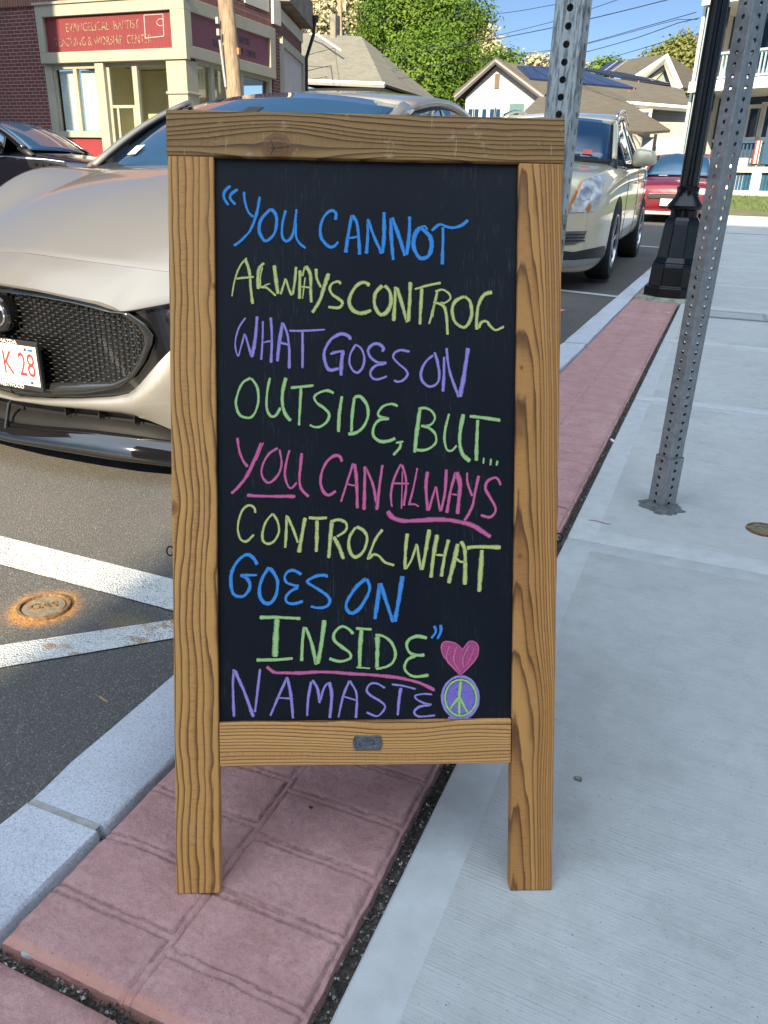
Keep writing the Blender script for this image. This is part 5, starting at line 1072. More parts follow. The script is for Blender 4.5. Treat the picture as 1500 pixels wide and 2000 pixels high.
conform(sv, svb, [(1104, 416), (1110, 416), (1139, 353), (1133, 355)], 'indicator', amber, .010, flip=True)
conform(sv, svb, [(1141, 409), (1152, 396), (1155, 405), (1150, 412)], 'indicator', amber, .012, flip=True)
conform(sv, svb, [(1132, 372), (1146, 366), (1156, 376), (1152, 390), (1138, 394), (1130, 384)], 'lamp_bowl', plain('lamp_bowl_grey', (.30, .30, .32), .25, .5), .011, flip=True)
conform(sv, svb, [(1060, 453), (1146, 451), (1138, 470), (1120, 478), (1060, 479)], 'fog_grille', plain('grille_silver', (.22, .22, .23), .3, .7), .006, flip=True)
for yy in (458, 464, 470): conform(sv, svb, [(1062, yy), (1142, yy - 1), (1141, yy + 1.2), (1062, yy + 2.4)], 'grille_slat', BLACK, .010, flip=True)
conform(sv, svb, [(1060, 486), (1120, 492), (1180, 480), (1183, 500), (1172, 512), (1120, 520), (1060, 522)], 'bumper_valance', plain('dark_valance', (.022, .022, .023), .5), .006, flip=True)
conform(sv, svb, [(1060, 508), (1120, 508), (1172, 503), (1165, 515), (1120, 522), (1060, 524)], 'skid_strip', plain('valance_silver', (.28, .27, .25), .45, .3), .009)
side_lines(sv, svb, 'door_gap', [[(1.62, 1.03), (1.56, .7), (1.6, .32)], [(2.62, 1.05), (2.63, .7), (2.62, .32)], [(1.6, .32), (2.1, .31), (2.62, .32)], [(3.55, 1.06), (3.48, .85), (3.25, .6), (3.15, .32)], [(2.62, .32), (2.9, .31), (3.15, .32)]], BLACK, .004)
side_lines(sv, svb, 'side_crease', [[(1.4, .62), (2.5, .66), (3.2, .69)]], PAINT2, .006)
side_lines(sv, svb, 'door_handle', [[(2.3, .93), (2.42, .935), (2.54, .93)], [(3.2, .95), (3.3, .955), (3.42, .95)]], CHROME, .014, .014)
m = MB(); m.box((-.35, -.03, .52), (.35, .02, .82)); m.build('front_grille', CHROME, sv, local=True, bevel=.02)
gg2 = ((1.42, 1.145, .80), (2.08, 1.535, .675))
m = MB(); m.grid([[wsq(sv, t, s, gg2, .16, .008) for s in (.62, .68, .75)] for t in (.06, .1, .15)]); m.build('inspection_sticker', plain('sticker_red', (.55, .08, .05), .3), sv, local=True)
m = MB(); m.tube([wsq(sv, .02 + .03 * abs(s), s, gg2, .16, .012) for s in np.linspace(-.8, .6, 12)], .008, 6); m.build('wiper', BLACK, sv, local=True)
# ------------------------------------------------------------------ red car further down the kerb
RP = paint('red_paint', (0.13, 0.006, 0.012), 0.2, 0.3)
rc_c = AD(1305, 425, 16.6); RMx = Matrix.Translation((float(rc_c[0]) - .05, float(rc_c[1]), .30)) @ Matrix.Rotation(math.radians(-3), 4, 'Z')
rc = thing('red_hatchback', 'red hatchback facing the viewer far behind the black lamp post base', 'car', RMx)
st = [(.0, .6, .25, .55, .66, .70), (.1, .78, .2, .66, .76, .79), (.35, .86, .2, .78, .84, .88), (.9, .88, .22, .88, .94, .98), (1.2, .885, .22, .92, .98, 1.0), (2.5, .885, .24, .95, .97, .97), (3.6, .87, .26, .97, .98, .98), (4.0, .75, .35, .9, .92, .92)]
rcb = finish_body(body_loft(st), rc, RP, 'body', ((.8, .31, .35), (3.3, .31, .35)))
greenhouse(rc, RP, dict(cowl=(1.05, .985, .74), rf=(1.72, 1.40, .60), rr=(3.2, 1.43, .56), tail=(3.85, 1.0, .65), side=[1.4, 2.2, 3.0, 3.5], belt=(.95, 1.0), wb=.78, pk=.05), bow=.16)
for s in (-1, 1):
    wheel(rc, (s * .77, .8, .31), .31, .2, s); wheel(rc, (s * .77, 3.3, .31), .31, .2, s); mirror(rc, RP, (s * .97, 1.5, 1.0), s, (.2, .12, .13))
    m = MB(); m.grid([[(s * x, .03 + .35 * (x - .5) ** 1.5, z) for x in np.linspace(.52, .8, 7)] for z in (.60, .66, .72)]); m.build('headlamp', lampm.m, rc, local=True, smooth=True, solid=.01)
m = MB(); m.box((-.45, -.025, .50), (.45, .05, .58)); m.build('front_grille', BLACK, rc, local=True, bevel=.01)
m = MB(); m.box((-.42, -.035, .585), (.42, .02, .605)); m.build('grille_bar', CHROME, rc, local=True, bevel=.004)
m = MB(); m.box((-.16, -.05, .36), (.16, .01, .50)); m.build('number_plate', WHITE, rc, local=True, bevel=.004)
m = MB(); m.box((-.55, -.04, .18), (.55, .1, .25)); m.build('bumper_strip', plain('bumper_grey', (.4, .38, .35), .5), rc, local=True, bevel=.02)
# ------------------------------------------------------------------ black SUV on the side street, heading right
BP = paint('black_paint', (0.006, 0.007, 0.012), 0.2, 0.12)
BMx = Matrix.Translation((-9.45, 11.35, .10)) @ Matrix.Rotation(math.radians(90 + 4), 4, 'Z')
bk = thing('black_suv', 'black SUV crossing in front of the brick corner building', 'car', BMx)
st = [(.0, .62, .3, .66, .86, .90), (.08, .84, .25, .78, .97, 1.0), (.3, .92, .24, .90, 1.01, 1.05), (.9, .945, .26, 1.0, 1.08, 1.12), (1.45, .945, .28, 1.04, 1.13, 1.17), (2.6, .945, .3, 1.06, 1.1, 1.1), (3.8, .94, .32, 1.08, 1.1, 1.1), (4.4, .86, .36, 1.08, 1.1, 1.1), (4.65, .72, .45, .98, 1.0, 1.0)]
bkb = finish_body(body_loft(st), bk, BP, 'body', ((.9, .37, .43), (3.75, .37, .43)))
greenhouse(bk, BP, dict(cowl=(1.35, 1.15, .79), rf=(2.15, 1.56, .63), rr=(3.8, 1.56, .6), tail=(4.45, 1.12, .7), side=[1.75, 2.5, 3.4, 4.05], belt=(1.08, 1.14), wb=.83, pk=.05, chrome=True), bow=.16)
for s in (-1, 1):
    wheel(bk, (s * .81, .9, .37), .37, .24, s, rim=GBLACK); wheel(bk, (s * .81, 3.75, .37), .37, .24, s, rim=GBLACK); mirror(bk, BP, (s * 1.02, 1.75, 1.19), s, (.23, .13, .16))
conform(bk, bkb, [(51, 309), (60, 311), (115, 314), (130, 318), (128, 328), (90, 330), (66, 331), (58, 326)], 'headlamp', plain('smoked_lens', (.014, .015, .018), .12, spec=.35), .008)
conform(bk, bkb, [(51, 309), (90, 312), (126, 317), (126, 318.4), (90, 313.6), (53, 311)], 'daytime_light', WHITE, .016)
for lx, ly in ((72, 322), (86, 323.5), (100, 323)): conform(bk, bkb, [(lx - 3, ly - 2), (lx, ly - 3.2), (lx + 3.5, ly - 1.5), (lx + 3, ly + 2), (lx - 1, ly + 2.8)], 'lamp_bowl', CHROME, .014, res=2)
# ================================================================== BUILDINGS
def brick(name, plane='xz', c1=(0.155, 0.036, 0.030), c2=(0.10, 0.026, 0.026), mortar=(0.34, 0.27, 0.25), bw=0.21, bh=0.072):
    t = NT(name); p = t.pos(); x, y, z = t.sep(p)
    u = {'xz': x, 'yz': y}[plane]
    b = t.n('TexBrick'); t.lk(t.comb(u, z, 0.0), b.inputs['Vector']); b.inputs['Scale'].default_value = 1.0
    b.inputs['Brick Width'].default_value = bw; b.inputs['Row Height'].default_value = bh; b.inputs['Mortar Size'].default_value = 0.006; b.inputs['Mortar Smooth'].default_value = 0.2
    b.inputs['Color1'].default_value = (*c1, 1); b.inputs['Color2'].default_value = (*c2, 1); b.inputs['Mortar'].default_value = (*mortar, 1)
    n = t.noise(p, 3.0, 5, 0.65); t.base(t.mix(t.ramp(n, [(0.3, 0.0), (0.75, 0.45)]), b.outputs[0], (0.09, 0.05, 0.045))); t.set(Roughness=0.9); t.bump(t.math('SUBTRACT', 1.0, b.outputs['Fac']), 0.6, 0.008); return t.m
BRK_A, BRK_B = brick('brick_wall_front', 'xz'), brick('brick_wall_side', 'yz')
SOLD = brick('soldier_course', 'xz', (0.22, 0.075, 0.042), (0.17, 0.06, 0.04), (0.32, 0.28, 0.25), 0.075, 0.32)
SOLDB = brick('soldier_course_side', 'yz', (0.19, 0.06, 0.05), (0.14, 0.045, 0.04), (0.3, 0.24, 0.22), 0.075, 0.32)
def oldpaint(name, col, chip=0.25, groove=None, under=(0.3, 0.26, 0.22)):
    t = NT(name); p = t.pos(); n = t.noise(p, 2.5, 5, 0.65); n2 = t.noise(p, 26, 5, 0.7)
    c = t.mix(t.ramp(n, [(0.3, 0.0), (0.7, 1.0)]), tuple(a * 0.86 for a in col), col)
    c = t.mix(t.math('MULTIPLY', t.ramp(n2, [(0.62, 0.0), (0.70, 1.0)]), chip), c, under)
    h = n2
    if groove:
        s = t.sep(p); u = t.math('FRACT', t.math('MULTIPLY', s[0 if groove[0] == 'x' else (1 if groove[0] == 'y' else 2)], 1.0 / groove[1]))
        g = t.ramp(u, [(0.0, 0.0), (0.06, 1.0), (0.94, 1.0), (1.0, 0.0)]); c = t.mix(g, tuple(a * 0.45 for a in col), c); h = g
    t.base(c); t.set(Roughness=0.65); t.bump(h, 0.5, 0.008); return t.m
CREAM = oldpaint('cream_trim', (0.325, 0.31, 0.245), 0.5); REDP = oldpaint('red_boarding', (0.165, 0.02, 0.026), 0.35, ('x', 0.088), (0.3, 0.22, 0.18)); REDPB = oldpaint('red_boarding_shaded', (0.185, 0.06, 0.085), 0.3, ('y', 0.088), (0.4, 0.36, 0.36))  # side boards: same red paint, with purple shade put into the colour
KICK = oldpaint('red_kick_panel', (0.21, 0.022, 0.03), 0.1); LETT = NT('faded_letter_paint'); lq_ = LETT.pos(); LETT.base(LETT.mix(LETT.ramp(LETT.noise(lq_, 17, 5, .75), [(.44, 0.0), (.56, 1.0)]), (.22, .20, .125), (.15, .025, .03))); LETT.set(Roughness=.7); LETT = LETT.m; STONE = plain('weathered_stone', (0.17, 0.155, 0.13), 0.95, var=.4, sc=3, bump=.6, bsc=20)
BOARD = oldpaint('grey_board', (0.42, 0.40, 0.41), 0.15); PALE = oldpaint('pale_infill', (0.52, 0.49, 0.42), 0.15); INT = oldpaint('cream_interior', (0.70, 0.63, 0.42), 0.05)
def clear_glass():
    t = NT('clear_glass'); tr = t.n('BsdfTransparent'); tr.inputs[0].default_value = (.9, .93, .91, 1); gl = t.n('BsdfGlossy'); gl.inputs['Roughness'].default_value = 0.02
    fr = t.n('LayerWeight'); fr.inputs[0].default_value = 0.5; mx = t.n('MixShader'); t.lk(t.math('ADD', t.math('MULTIPLY', t.math('POWER', fr.outputs['Facing'], 5.0), 0.85), 0.06, clamp=True), mx.inputs[0]); t.lk(tr.outputs[0], mx.inputs[1]); t.lk(gl.outputs[0], mx.inputs[2]); t.lk(mx.outputs[0], t.out.inputs[0]); return t.m
CLEAR = clear_glass()
YA, XB = 15.5, -11.1
cbld = thing('corner_building', 'brick corner shop with a faded red sign and cream shopfront windows', 'building', (XB, YA, 0.3))
m = MB(); m.box((-30, YA, -.2), (-14.93, YA + .4, 7.0)); m.box((-14.93, YA, 4.62), (XB, YA + .4, 7.0)); m.box((-30, YA + .4, 6.8), (XB - .01, YA + 9, 7.0)); m.build('brick_wall', BRK_A, cbld)
MB().box((XB - .4, YA + .4, 4.36), (XB, 19.40, 7.0)).build('brick_wall', BRK_B, cbld)
MB().box((-30, YA - .03, 4.33), (XB, YA + .38, 4.62)).build('soldier_course', SOLD, cbld)
MB().box((XB - .3, YA + .4, 4.32), (XB + .025, 19.38, 4.56)).build('soldier_course', SOLDB, cbld)
MB().box((-14.7, YA - .09, 4.66), (-13.2, YA, 4.84)).build('window_sill', STONE, cbld); 
m = MB(); 
for a, b in (((-14.93, 3.19), (XB + .12, 3.40)), ((-14.93, 4.08), (XB + .12, 4.325)), ((-14.93, 3.40), (-14.74, 4.08)), ((-11.33, 3.40), (XB + .12, 4.08))): m.box((a[0], YA - .14, a[1]), (b[0], YA + .0, b[1]))
m.box((-14.98, YA - .17, 4.30), (XB + .15, YA, 4.35)); m.build('sign_frame', CREAM, cbld, bevel=.008)
m = MB()
for a, b in (((YA, 3.24), (19.05, 3.46)), ((YA, 4.07), (19.05, 4.32)), ((YA, 3.46), (YA + .1, 4.07)), ((18.8, 3.46), (19.05, 4.07))): m.box((XB - .05, a[0], a[1]), (XB + .12, b[0], b[1]))
m.build('sign_frame', CREAM, cbld, bevel=.008)
sgn = MB().box((-14.74, YA - .07, 3.40), (-11.33, YA - .02, 4.08)).build('sign_board', REDP, cbld); MW[sgn.name] = MW[cbld.name]
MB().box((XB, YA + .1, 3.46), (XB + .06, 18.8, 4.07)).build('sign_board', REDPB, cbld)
m = MB(); rng2 = np.random.default_rng(3)
place_text(m, 'EVANGELICAL  BAPTIST', .235, (-13.17, YA - .073, 3.855), (1, 0, 0), (0, 0, 1), .003, 'CENTER', .80); place_text(m, 'TEACHING & WORSHIP  CENTER', .235, (-13.2, YA - .073, 3.585), (1, 0, 0), (0, 0, 1), .003, 'CENTER', .76)
m.build('sign_lettering', LETT, sgn)
m = MB(); q = [AY(*p, YA - .075) for p in ((281, 30), (318, 28), (320, 71), (284, 75))]
for a, b in zip(q, q[1:] + q[:1]): m.tube([a, b], .011, 4)
a = [AY(314 + 8 * math.cos(t), 44 + 7 * math.sin(t), YA - .075) for t in np.linspace(.6, 5.4, 9)]; m.tube(a, .009, 4); m.build('sign_outline', plain('old_white', (.36, .33, .34), .6), sgn)
dk = oldpaint('black_weathering', (0.05, 0.05, 0.065), 0.6, ('y', 0.088), (0.35, 0.3, 0.32))
m = MB(); rb_ = None
place_text(m, 'EVANGELICAL  BAPTIST', .2, (XB + .064, 17.3, 3.86), (0, 1, 0), (0, 0, 1), .003, 'CENTER', .62); m.build('sign_lettering', dk, cbld); m = MB(); place_text(m, 'TEACHING & WORSHIP  CENTER', .2, (XB + .064, 17.3, 3.63), (0, 1, 0), (0, 0, 1), .003, 'CENTER', .6)
o = m.build('sign_lettering', dk, cbld)
# shopfront A
for a, b in (((-14.93, YA - .06, .2), (-14.72, YA + .1, 3.19)), ((-13.46, YA - .1, .2), (-13.22, YA + .12, 3.19)), ((-11.55, YA - .1, .2), (XB + .06, YA + .32, 3.19))): MB().box(a, b).build('pilaster', CREAM, cbld, bevel=.012)
MB().box((-11.58, YA - .13, 2.55), (XB + .09, YA + .35, 2.6)).build('pilaster_band', CREAM, cbld, bevel=.012)
fr = MB(); fr.box((-14.72, YA - .03, 3.08), (-13.46, YA + .06, 3.19)); fr.box((-14.72, YA - .07, 1.70), (-13.46, YA + .06, 1.83)); fr.box((-14.14, YA - .03, 1.83), (-14.04, YA + .06, 3.08)); fr.box((-14.72, YA - .02, 1.83), (-14.66, YA + .05, 3.08))
w1 = fr.build('window', CREAM, cbld, bevel=.006); MW[w1.name] = MW[cbld.name]
MB().box((-14.66, YA + .02, 1.83), (-13.46, YA + .025, 3.08)).build('pane', CLEAR, w1)
m = MB(); nb = 44
for s0, s1 in ((-14.64, -14.16), (-14.02, -13.48)):
    for k in range(nb): z = 1.86 + k * 1.2 / nb; m.box((s0, YA + .09, z), (s1, YA + .094, z + .024))
m.build('blind', plain('white_blind', (.66, .67, .68), .7), w1)
MB().box((-14.72, YA - .01, .2), (-13.46, YA + .04, 1.70)).build('kick_panel', KICK, cbld)
fr = MB(); fr.box((-13.22, YA + .02, 3.10), (-11.55, YA + .1, 3.19)); fr.box((-12.50, YA - .04, .9), (-12.37, YA + .08, 3.10)); fr.box((-13.22, YA + .0, .9), (-13.15, YA + .08, 3.1)); fr.box((-11.62, YA + .0, .9), (-11.55, YA + .08, 3.1)); fr.box((-13.15, YA + .01, 2.30), (-12.50, YA + .07, 2.36)); fr.box((-13.15, YA + .01, 1.40), (-12.50, YA + .07, 1.45)); fr.box((-13.05, YA + .015, 1.45), (-12.99, YA + .06, 2.30)); fr.box((-12.6, YA + .015, 1.45), (-12.54, YA + .06, 2.30))
w2 = fr.build('window', CREAM, cbld, bevel=.006); MW[w2.name] = MW[cbld.name]
MB().box((-13.15, YA + .03, .9), (-11.6, YA + .035, 3.1)).build('pane', CLEAR, w2)
m = MB(); m.box((-14.7, YA + 1.3, 0), (XB - .3, YA + 1.4, 3.19)); m.box((-13.45, YA + .14, 0), (-13.38, YA + 1.3, 3.19)); m.box((-14.7, YA + .1, .2), (XB - .3, YA + 4.4, .3)); m.box((-14.7, YA + .1, 3.21), (XB - .3, YA + 4.4, 3.3)); m.build('interior_wall', INT, cbld)
dr = MB().box((-12.25, YA + 1.24, .3), (-11.52, YA + 1.3, 2.25)).build('interior_door', oldpaint('white_door', (.55, .56, .52), .1), cbld); MW[dr.name] = MW[cbld.name]
MB().box((-12.1, YA + 1.225, 1.3), (-11.66, YA + 1.24, 2.05)).build('door_pane', plain('door_glass', (.2, .24, .22), .1), dr)
MB().box((-13.22, YA, .2), (-11.55, YA + .1, .9)).build('kick_panel', KICK, cbld)
# shopfront B
m = MB()
for y in (16.35, 17.55, 18.85): m.box((XB - .1, y, .4), (XB + .03, y + .12, 3.24))
m.box((XB - .1, YA + .3, 3.16), (XB + .02, 19.0, 3.24)); m.box((XB - .1, YA + .3, .4), (XB + .02, 19.0, 1.2)); m.build('shopfront_frame', CREAM, cbld)
MB().box((XB - .06, YA + .3, 1.2), (XB - .055, 19.0, 3.16)).build('pane', CLEAR, cbld)
MB().box((XB - .9, YA + 1.4, .3), (XB - .85, 19.0, 3.19)).build('interior_partition', INT, cbld)
MB().box((XB - .3, 19.05, 0), (XB + .02, 19.40, 4.33)).build('brick_pier', BRK_B, cbld)
# third face, turning away at the corner
CP = np.array([XB, 19.40, 0]); CD = np.array([-0.32, 0.947, 0]); CD /= np.linalg.norm(CD); CN = np.array([CD[1], -CD[0], 0])
def cpt(px, py, off=0.0): return APL(px, py, CP + CN * off, CN)
LCN = float(np.dot(cpt(589, 100) - CP, CD))
def cbox(s0, s1, z0, z1, o0, o1): 
    b = MB(); A = CP + CD * s0; B = CP + CD * s1
    b.prism([tuple(A + CN * o0 + [0, 0, z0]), tuple(B + CN * o0 + [0, 0, z0]), tuple(B + CN * o0 + [0, 0, z1]), tuple(A + CN * o0 + [0, 0, z1])], CN * (o1 - o0)); return b
cbox(0, LCN, 0, 7.0, -.4, 0).build('brick_wall', BRK_B, cbld)
zt1, zb1 = cpt(545, 75)[2], cpt(590, 176)[2]
zz1 = [float(cpt(*p)[2]) for p in ((543, 70), (589, 112), (543, 16), (589, 64), (543, 40), (589, 84))]
zF = (zz1[0] + zz1[1]) / 2; zP1 = (zz1[2] + zz1[3]) / 2; zP0 = (zz1[4] + zz1[5]) / 2
m = cbox(.02, LCN - .02, zF - .2, zF, 0, .1)
for s0, s1, z0, z1 in ((.02, .2, 2.2, zF - .2), (LCN - .3, LCN - .02, 2.2, zF - .2)): q = cbox(s0, s1, z0, z1, 0, .1); m.add(q.v, q.f)
m.build('panel_frame', CREAM, cbld); cbox(.2, LCN - .3, 2.2, zF - .2, 0, .04).build('boarded_window', BOARD, cbld)
cbox(.05, LCN - .05, zP0, zP1, 0, .05).build('infill_panel', PALE, cbld)
ct = float(cpt(589, 50)[2]); cbox(-.1, LCN + .12, zP1 + .12, zP1 + .75, 0, .32).build('cornice', STONE, cbld)
q0, q1 = AX(477, 10, XB), AX(524, 24, XB)
MB().box((XB - .02, q0[1], q1[2]), (XB + .03, q1[1], q1[2] + .9)).build('infill_panel', PALE, cbld); 
q0, q1 = AX(528, 20, XB), AX(538, 45, XB); MB().box((XB - .02, q0[1], q1[2] - .05), (XB + .09, 19.39, 6.9)).build('stone_pier', PALE, cbld)
pe = CP + CD * (LCN + .1) + CN * .12
m = MB(); m.tube([tuple(pe + CN * .25 + [0, 0, zP1 + .35]), tuple(pe + CN * .22 + [0, 0, zP1 - .0]), tuple(pe + [0, 0, zP0 - .35]), tuple(pe + [0, 0, .3])], .05, 8); m.lathe([(.09, -.1), (.12, .06), (0, .06)], 10, Matrix.Translation(tuple(pe + CN * .25 + [0, 0, zP1 + .38]))); m.build('downpipe', BLACK, cbld)
m = MB(); m.grid([[(x, y, zs(y) + .02) for x in (-32, -7.0)] for y in (13.9, 15.6)]); structure(m, 'sidewalk', CONC2)
# ------------------------------------------------------------------ blocks behind the viewer, whose shade falls over the pavement
def block(name, label, x0, x1, y0, y1, H, rot=0.0):
    M = Matrix.Translation((x0, y1, 0)) @ Matrix.Rotation(math.radians(rot), 4, 'Z'); b = thing(name, label, 'building', M)
    MB().box((0, -(y1 - y0), -.5), (x1 - x0, 0, H)).build('wall', BRK_A, b, local=True)
    m = MB(); m2 = MB()
    for k in range(int(H // 3.6)):
        for i in range(int((x1 - x0) // 3)):
            x = 1 + i * 3; z = 1.2 + k * 3.6; m.box((x, .0, z), (x + 1.3, .02, z + 1.9)); m2.box((x - .1, 0, z - .15), (x + 1.4, .1, z)); 
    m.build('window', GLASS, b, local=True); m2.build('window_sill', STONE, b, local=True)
    MB().box((-.15, -(y1 - y0) - .15, H), (x1 - x0 + .15, .15, H + .4)).build('parapet', STONE, b, local=True)
block('brick_block', 'tall brick block on the near pavement side behind the viewer', -.66, 15, -23, -13, 19.4, 2.6)
block('brick_block', 'lower brick block across the street behind the viewer', -28, -13.9, -6, 4.5, 12.6)
# ------------------------------------------------------------------ houses beyond
def shingle(name, col):
    t = NT(name); p = t.pos(); x, y, z = t.sep(p); b = t.n('TexBrick'); t.lk(t.comb(x, t.math('MULTIPLY', z, 1.6), 0.0), b.inputs['Vector']); b.inputs['Scale'].default_value = 1.0
    b.inputs['Brick Width'].default_value = .3; b.inputs['Row Height'].default_value = .13; b.inputs['Mortar Size'].default_value = 0.008
    b.inputs['Color1'].default_value = (*col, 1); b.inputs['Color2'].default_value = (*[c * .78 for c in col], 1); b.inputs['Mortar'].default_value = (*[c * .55 for c in col], 1)
    n = t.noise(p, 1.2, 5, .65); t.base(t.mix(t.ramp(n, [(.3, 0.0), (.7, .4)]), b.outputs[0], tuple(c * .7 for c in col))); t.set(Roughness=.9); return t.m
def siding(name, col, pitch=.13):
    return oldpaint(name, col, 0.06, ('z', pitch))
WSID = siding('white_clapboard', (.44,.43,.41)); ROOFB = shingle('brown_shingle', (.098, .087, .067)); ROOFG = shingle('grey_shingle', (.15, .146, .12)); TRIM = plain('white_trim', (.66, .65, .6), .5, var=.05)
def solar():
    t = NT('solar_panel'); p = t.pos(); n = t.noise(p, .6, 2); t.base(t.mix(n, (.012, .018, .055), (.02, .03, .085))); t.set(Roughness=.16, Coat_Weight=.6, Coat_Roughness=.05); return t.m
SOL = solar()
gh = thing('grey_roofed_house', 'house with a pale grey hipped roof beyond the brick corner shop', 'house', AD(668, 330, 48))
e0, e1, r0, r1 = AY(560, 155, 42), AY(749, 163, 42), AY(560, 63, 46), AY(706, 71, 46)
bk0, bk1 = e0 + [0, 9, 0], e1 + [0, 9, 0]
m = MB(); m.add([e0, e1, r1, r0, bk0, bk1], [(0, 1, 2, 3), (1, 5, 2), (5, 4, 3, 2), (4, 0, 3)]); m.build('roof', ROOFG, gh, solid=.12)
m = MB(); m.tube([e0 + [0, -.08, -.08], e1 + [0.1, -.08, -.08]], .13, 4); m.tube([AY(606, 67, 45), AY(622, 70, 44.6), AY(665, 99, 43.4)], .07, 4); m.build('eave_trim', TRIM, gh)
m = MB(); b0 = e0 + [.3, .5, -8]; b1 = e1 + [-.4, 8.5, -.12]; m.box(tuple(b0), tuple(b1)); m.build('wall', WSID, gh)
c_ = AY(655, 66, 46); MB().box((c_[0] - .2, c_[1] - .3, c_[2] - 2.2), (c_[0] + .15, c_[1] + .3, c_[2] + .9)).build('chimney', STONE, gh)
# white gabled house with solar panels
wh = thing('white_house', 'white clapboard house with a front gable and solar panels on its brown roof', 'house', AD(1000, 330, 40))
YW = 36.0
ap, gl, grr = AY(972, 126, YW), AY(899, 190, YW), AY(1060, 191, YW)
base = lambda p: np.array([p[0], p[1], zs(36) - .5])
ridge_l, ridge_r = AY(968, 123, YW + 4.0), AY(1333, 178, YW + 7.5)
m = MB(); m.prism([ap, gl + [.25, 0, 0], base(gl + [.25, 0, 0]), base(grr - [.2, 0, 0]), grr - [.2, 0, 0]], (0, .25, 0)); m.build('gable_wall', WSID, wh)
g2, gl2, gr2 = ap + [0, 5, 0], gl + [0, 5, 0], grr + [0, 5, 0]
m = MB(); d_ = np.array([0, -.35, .1]); m.add([ap + d_, gl + d_ + [-.15, 0, -.12], gl2, g2, grr + d_ + [.12, 0, -.1], gr2], [(0, 1, 2, 3), (4, 0, 3, 5)]); m.build('gable_roof', ROOFB, wh, solid=.14)
m = MB(); m.tube([gl + [-.12, -.36, -.06], ap + [0, -.36, .06], grr + [.1, -.36, -.05]], .09, 4, cap=True); m.build('rake_trim', plain('grey_fascia', (.2, .19, .19), .6), wh)
v = AY(971, 158, YW - .02); MB().box((v[0] - .1, v[1] - .02, v[2] - .28), (v[0] + .1, v[1] + .03, v[2] + .26)).build('attic_vent', plain('vent_brown', (.12, .08, .06), .7), wh)
for px in (919, 931, 946, 961, 973):
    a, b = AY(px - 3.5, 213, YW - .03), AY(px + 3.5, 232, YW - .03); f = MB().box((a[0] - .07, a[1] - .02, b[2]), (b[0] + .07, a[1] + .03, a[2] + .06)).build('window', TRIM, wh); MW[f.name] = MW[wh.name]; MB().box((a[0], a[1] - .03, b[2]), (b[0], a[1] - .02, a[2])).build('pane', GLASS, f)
a, b = AY(1000, 207, YW - .03), AY(1016, 240, YW - .03); f = MB().box((a[0] - .1, a[1] - .02, b[2]), (b[0] + .1, a[1] + .03, a[2] + .08)).build('door', plain('green_door', (.07, .14, .13), .4), wh); MW[f.name] = MW[wh.name]; MB().box((a[0] + .1, a[1] - .03, b[2] + .3), (b[0] - .1, a[1] - .02, a[2] - .15)).build('pane', GLASS, f)
RN = np.cross(ridge_r - ridge_l, AY(1258, 263, YW - 1.8) - ridge_l); RN /= np.linalg.norm(RN); RN = RN if RN[2] > 0 else -RN
def rp(px, py, off=0.0): return APL(px, py, ridge_l + RN * off, RN)   # on the one plane of the front roof slope
M0, M1, L1, L0, L00, midl = [rp(*p) for p in ((1218, 200), (1345, 210), (1308, 259), (1256, 263), (1000, 245), (1060, 186))]
m = MB(); m.add([ridge_l, ridge_r, M1, M0, midl], [(0, 1, 2, 3), (0, 3, 4)]); m.add([midl, M0, L1, L0, L00], [(0, 1, 2, 3), (0, 3, 4)]); rb = ridge_l + [0, 6, -3.2]; rb2 = ridge_r + [0, 6, -3.2]; m.add([ridge_l, ridge_r, rb2, rb], [(0, 3, 2, 1)]); m.build('main_roof', ROOFB, wh, solid=.1)
m = MB(); m.tube([M0 + [0, -.1, -.06], M1 + [0, -.1, -.06]], .12, 4); m.build('eave_trim', TRIM, wh)
m = MB(); wl, wr = AY(1205, 215, float(M0[1]) + .5), AY(1345, 215, float(M1[1]) + .5); m.prism([wl + [0, 0, .35], wr + [0, 0, .25], base(wr), base(wl)], (0, .3, 0)); m.build('wall', WSID, wh)
YV = float(M0[1]) + .45; a, b = AY(1253, 219, YV), AY(1266, 234, YV); f = MB().box((a[0] - .12, a[1] - .04, b[2] - .1), (b[0] + .12, a[1], a[2] + .12)).build('window', TRIM, wh); MW[f.name] = MW[wh.name]; MB().box((a[0], a[1] - .05, b[2]), (b[0], a[1] - .04, a[2])).build('pane', GLASS, f)
def roofdecal(pix, name, par, lift, th=.06, mat=SOL):
    P = [rp(x, y) for x, y in pix]; n = RN
    m = MB(); m.prism([p + n * lift for p in P], n * th); o = m.build(name, mat, par); MW[o.name] = MW[par.name]; return o, P, n
for pix in ([(1008, 137), (1120, 140), (1240, 180), (1034, 161)], [(1120, 139), (1218, 150), (1306, 170), (1212, 158)]):
    o, P, n = roofdecal(pix, 'solar_array', wh, .10, .08)
    m = MB()
    for q in (.2, .4, .6, .8): a = P[0] + (P[1] - P[0]) * q; b = P[3] + (P[2] - P[3]) * q; m.tube([a + n * .185, b + n * .185], .012, 4)
    m.build('panel_seam', BLACK, o); m = MB(); m.tube([P[3] + n * .06, P[2] + n * .06], .08, 4); m.build('array_edge', BLACK, o)
m = MB()
for px, py in ((1227, 186), (1237, 182), (1246, 168)): p = rp(px, py); m.tube([p, p + [0, 0, .22]], .035, 6)
m.build('roof_vent', plain('copper_vent', (.2, .11, .08), .6), wh)
sh = thing('blue_shed', 'low pale blue clapboard garage under the brown porch roof', 'shed', AD(1290, 300, 37))
a, b = AY(1255, 268, YW - 1.2), AY(1335, 268, YW - .8); m = MB(); m.prism([a, b, base(b), base(a)], (0, 2, 0)); m.build('wall', siding('pale_blue_clapboard', (.36, .42, .52), .16), sh)
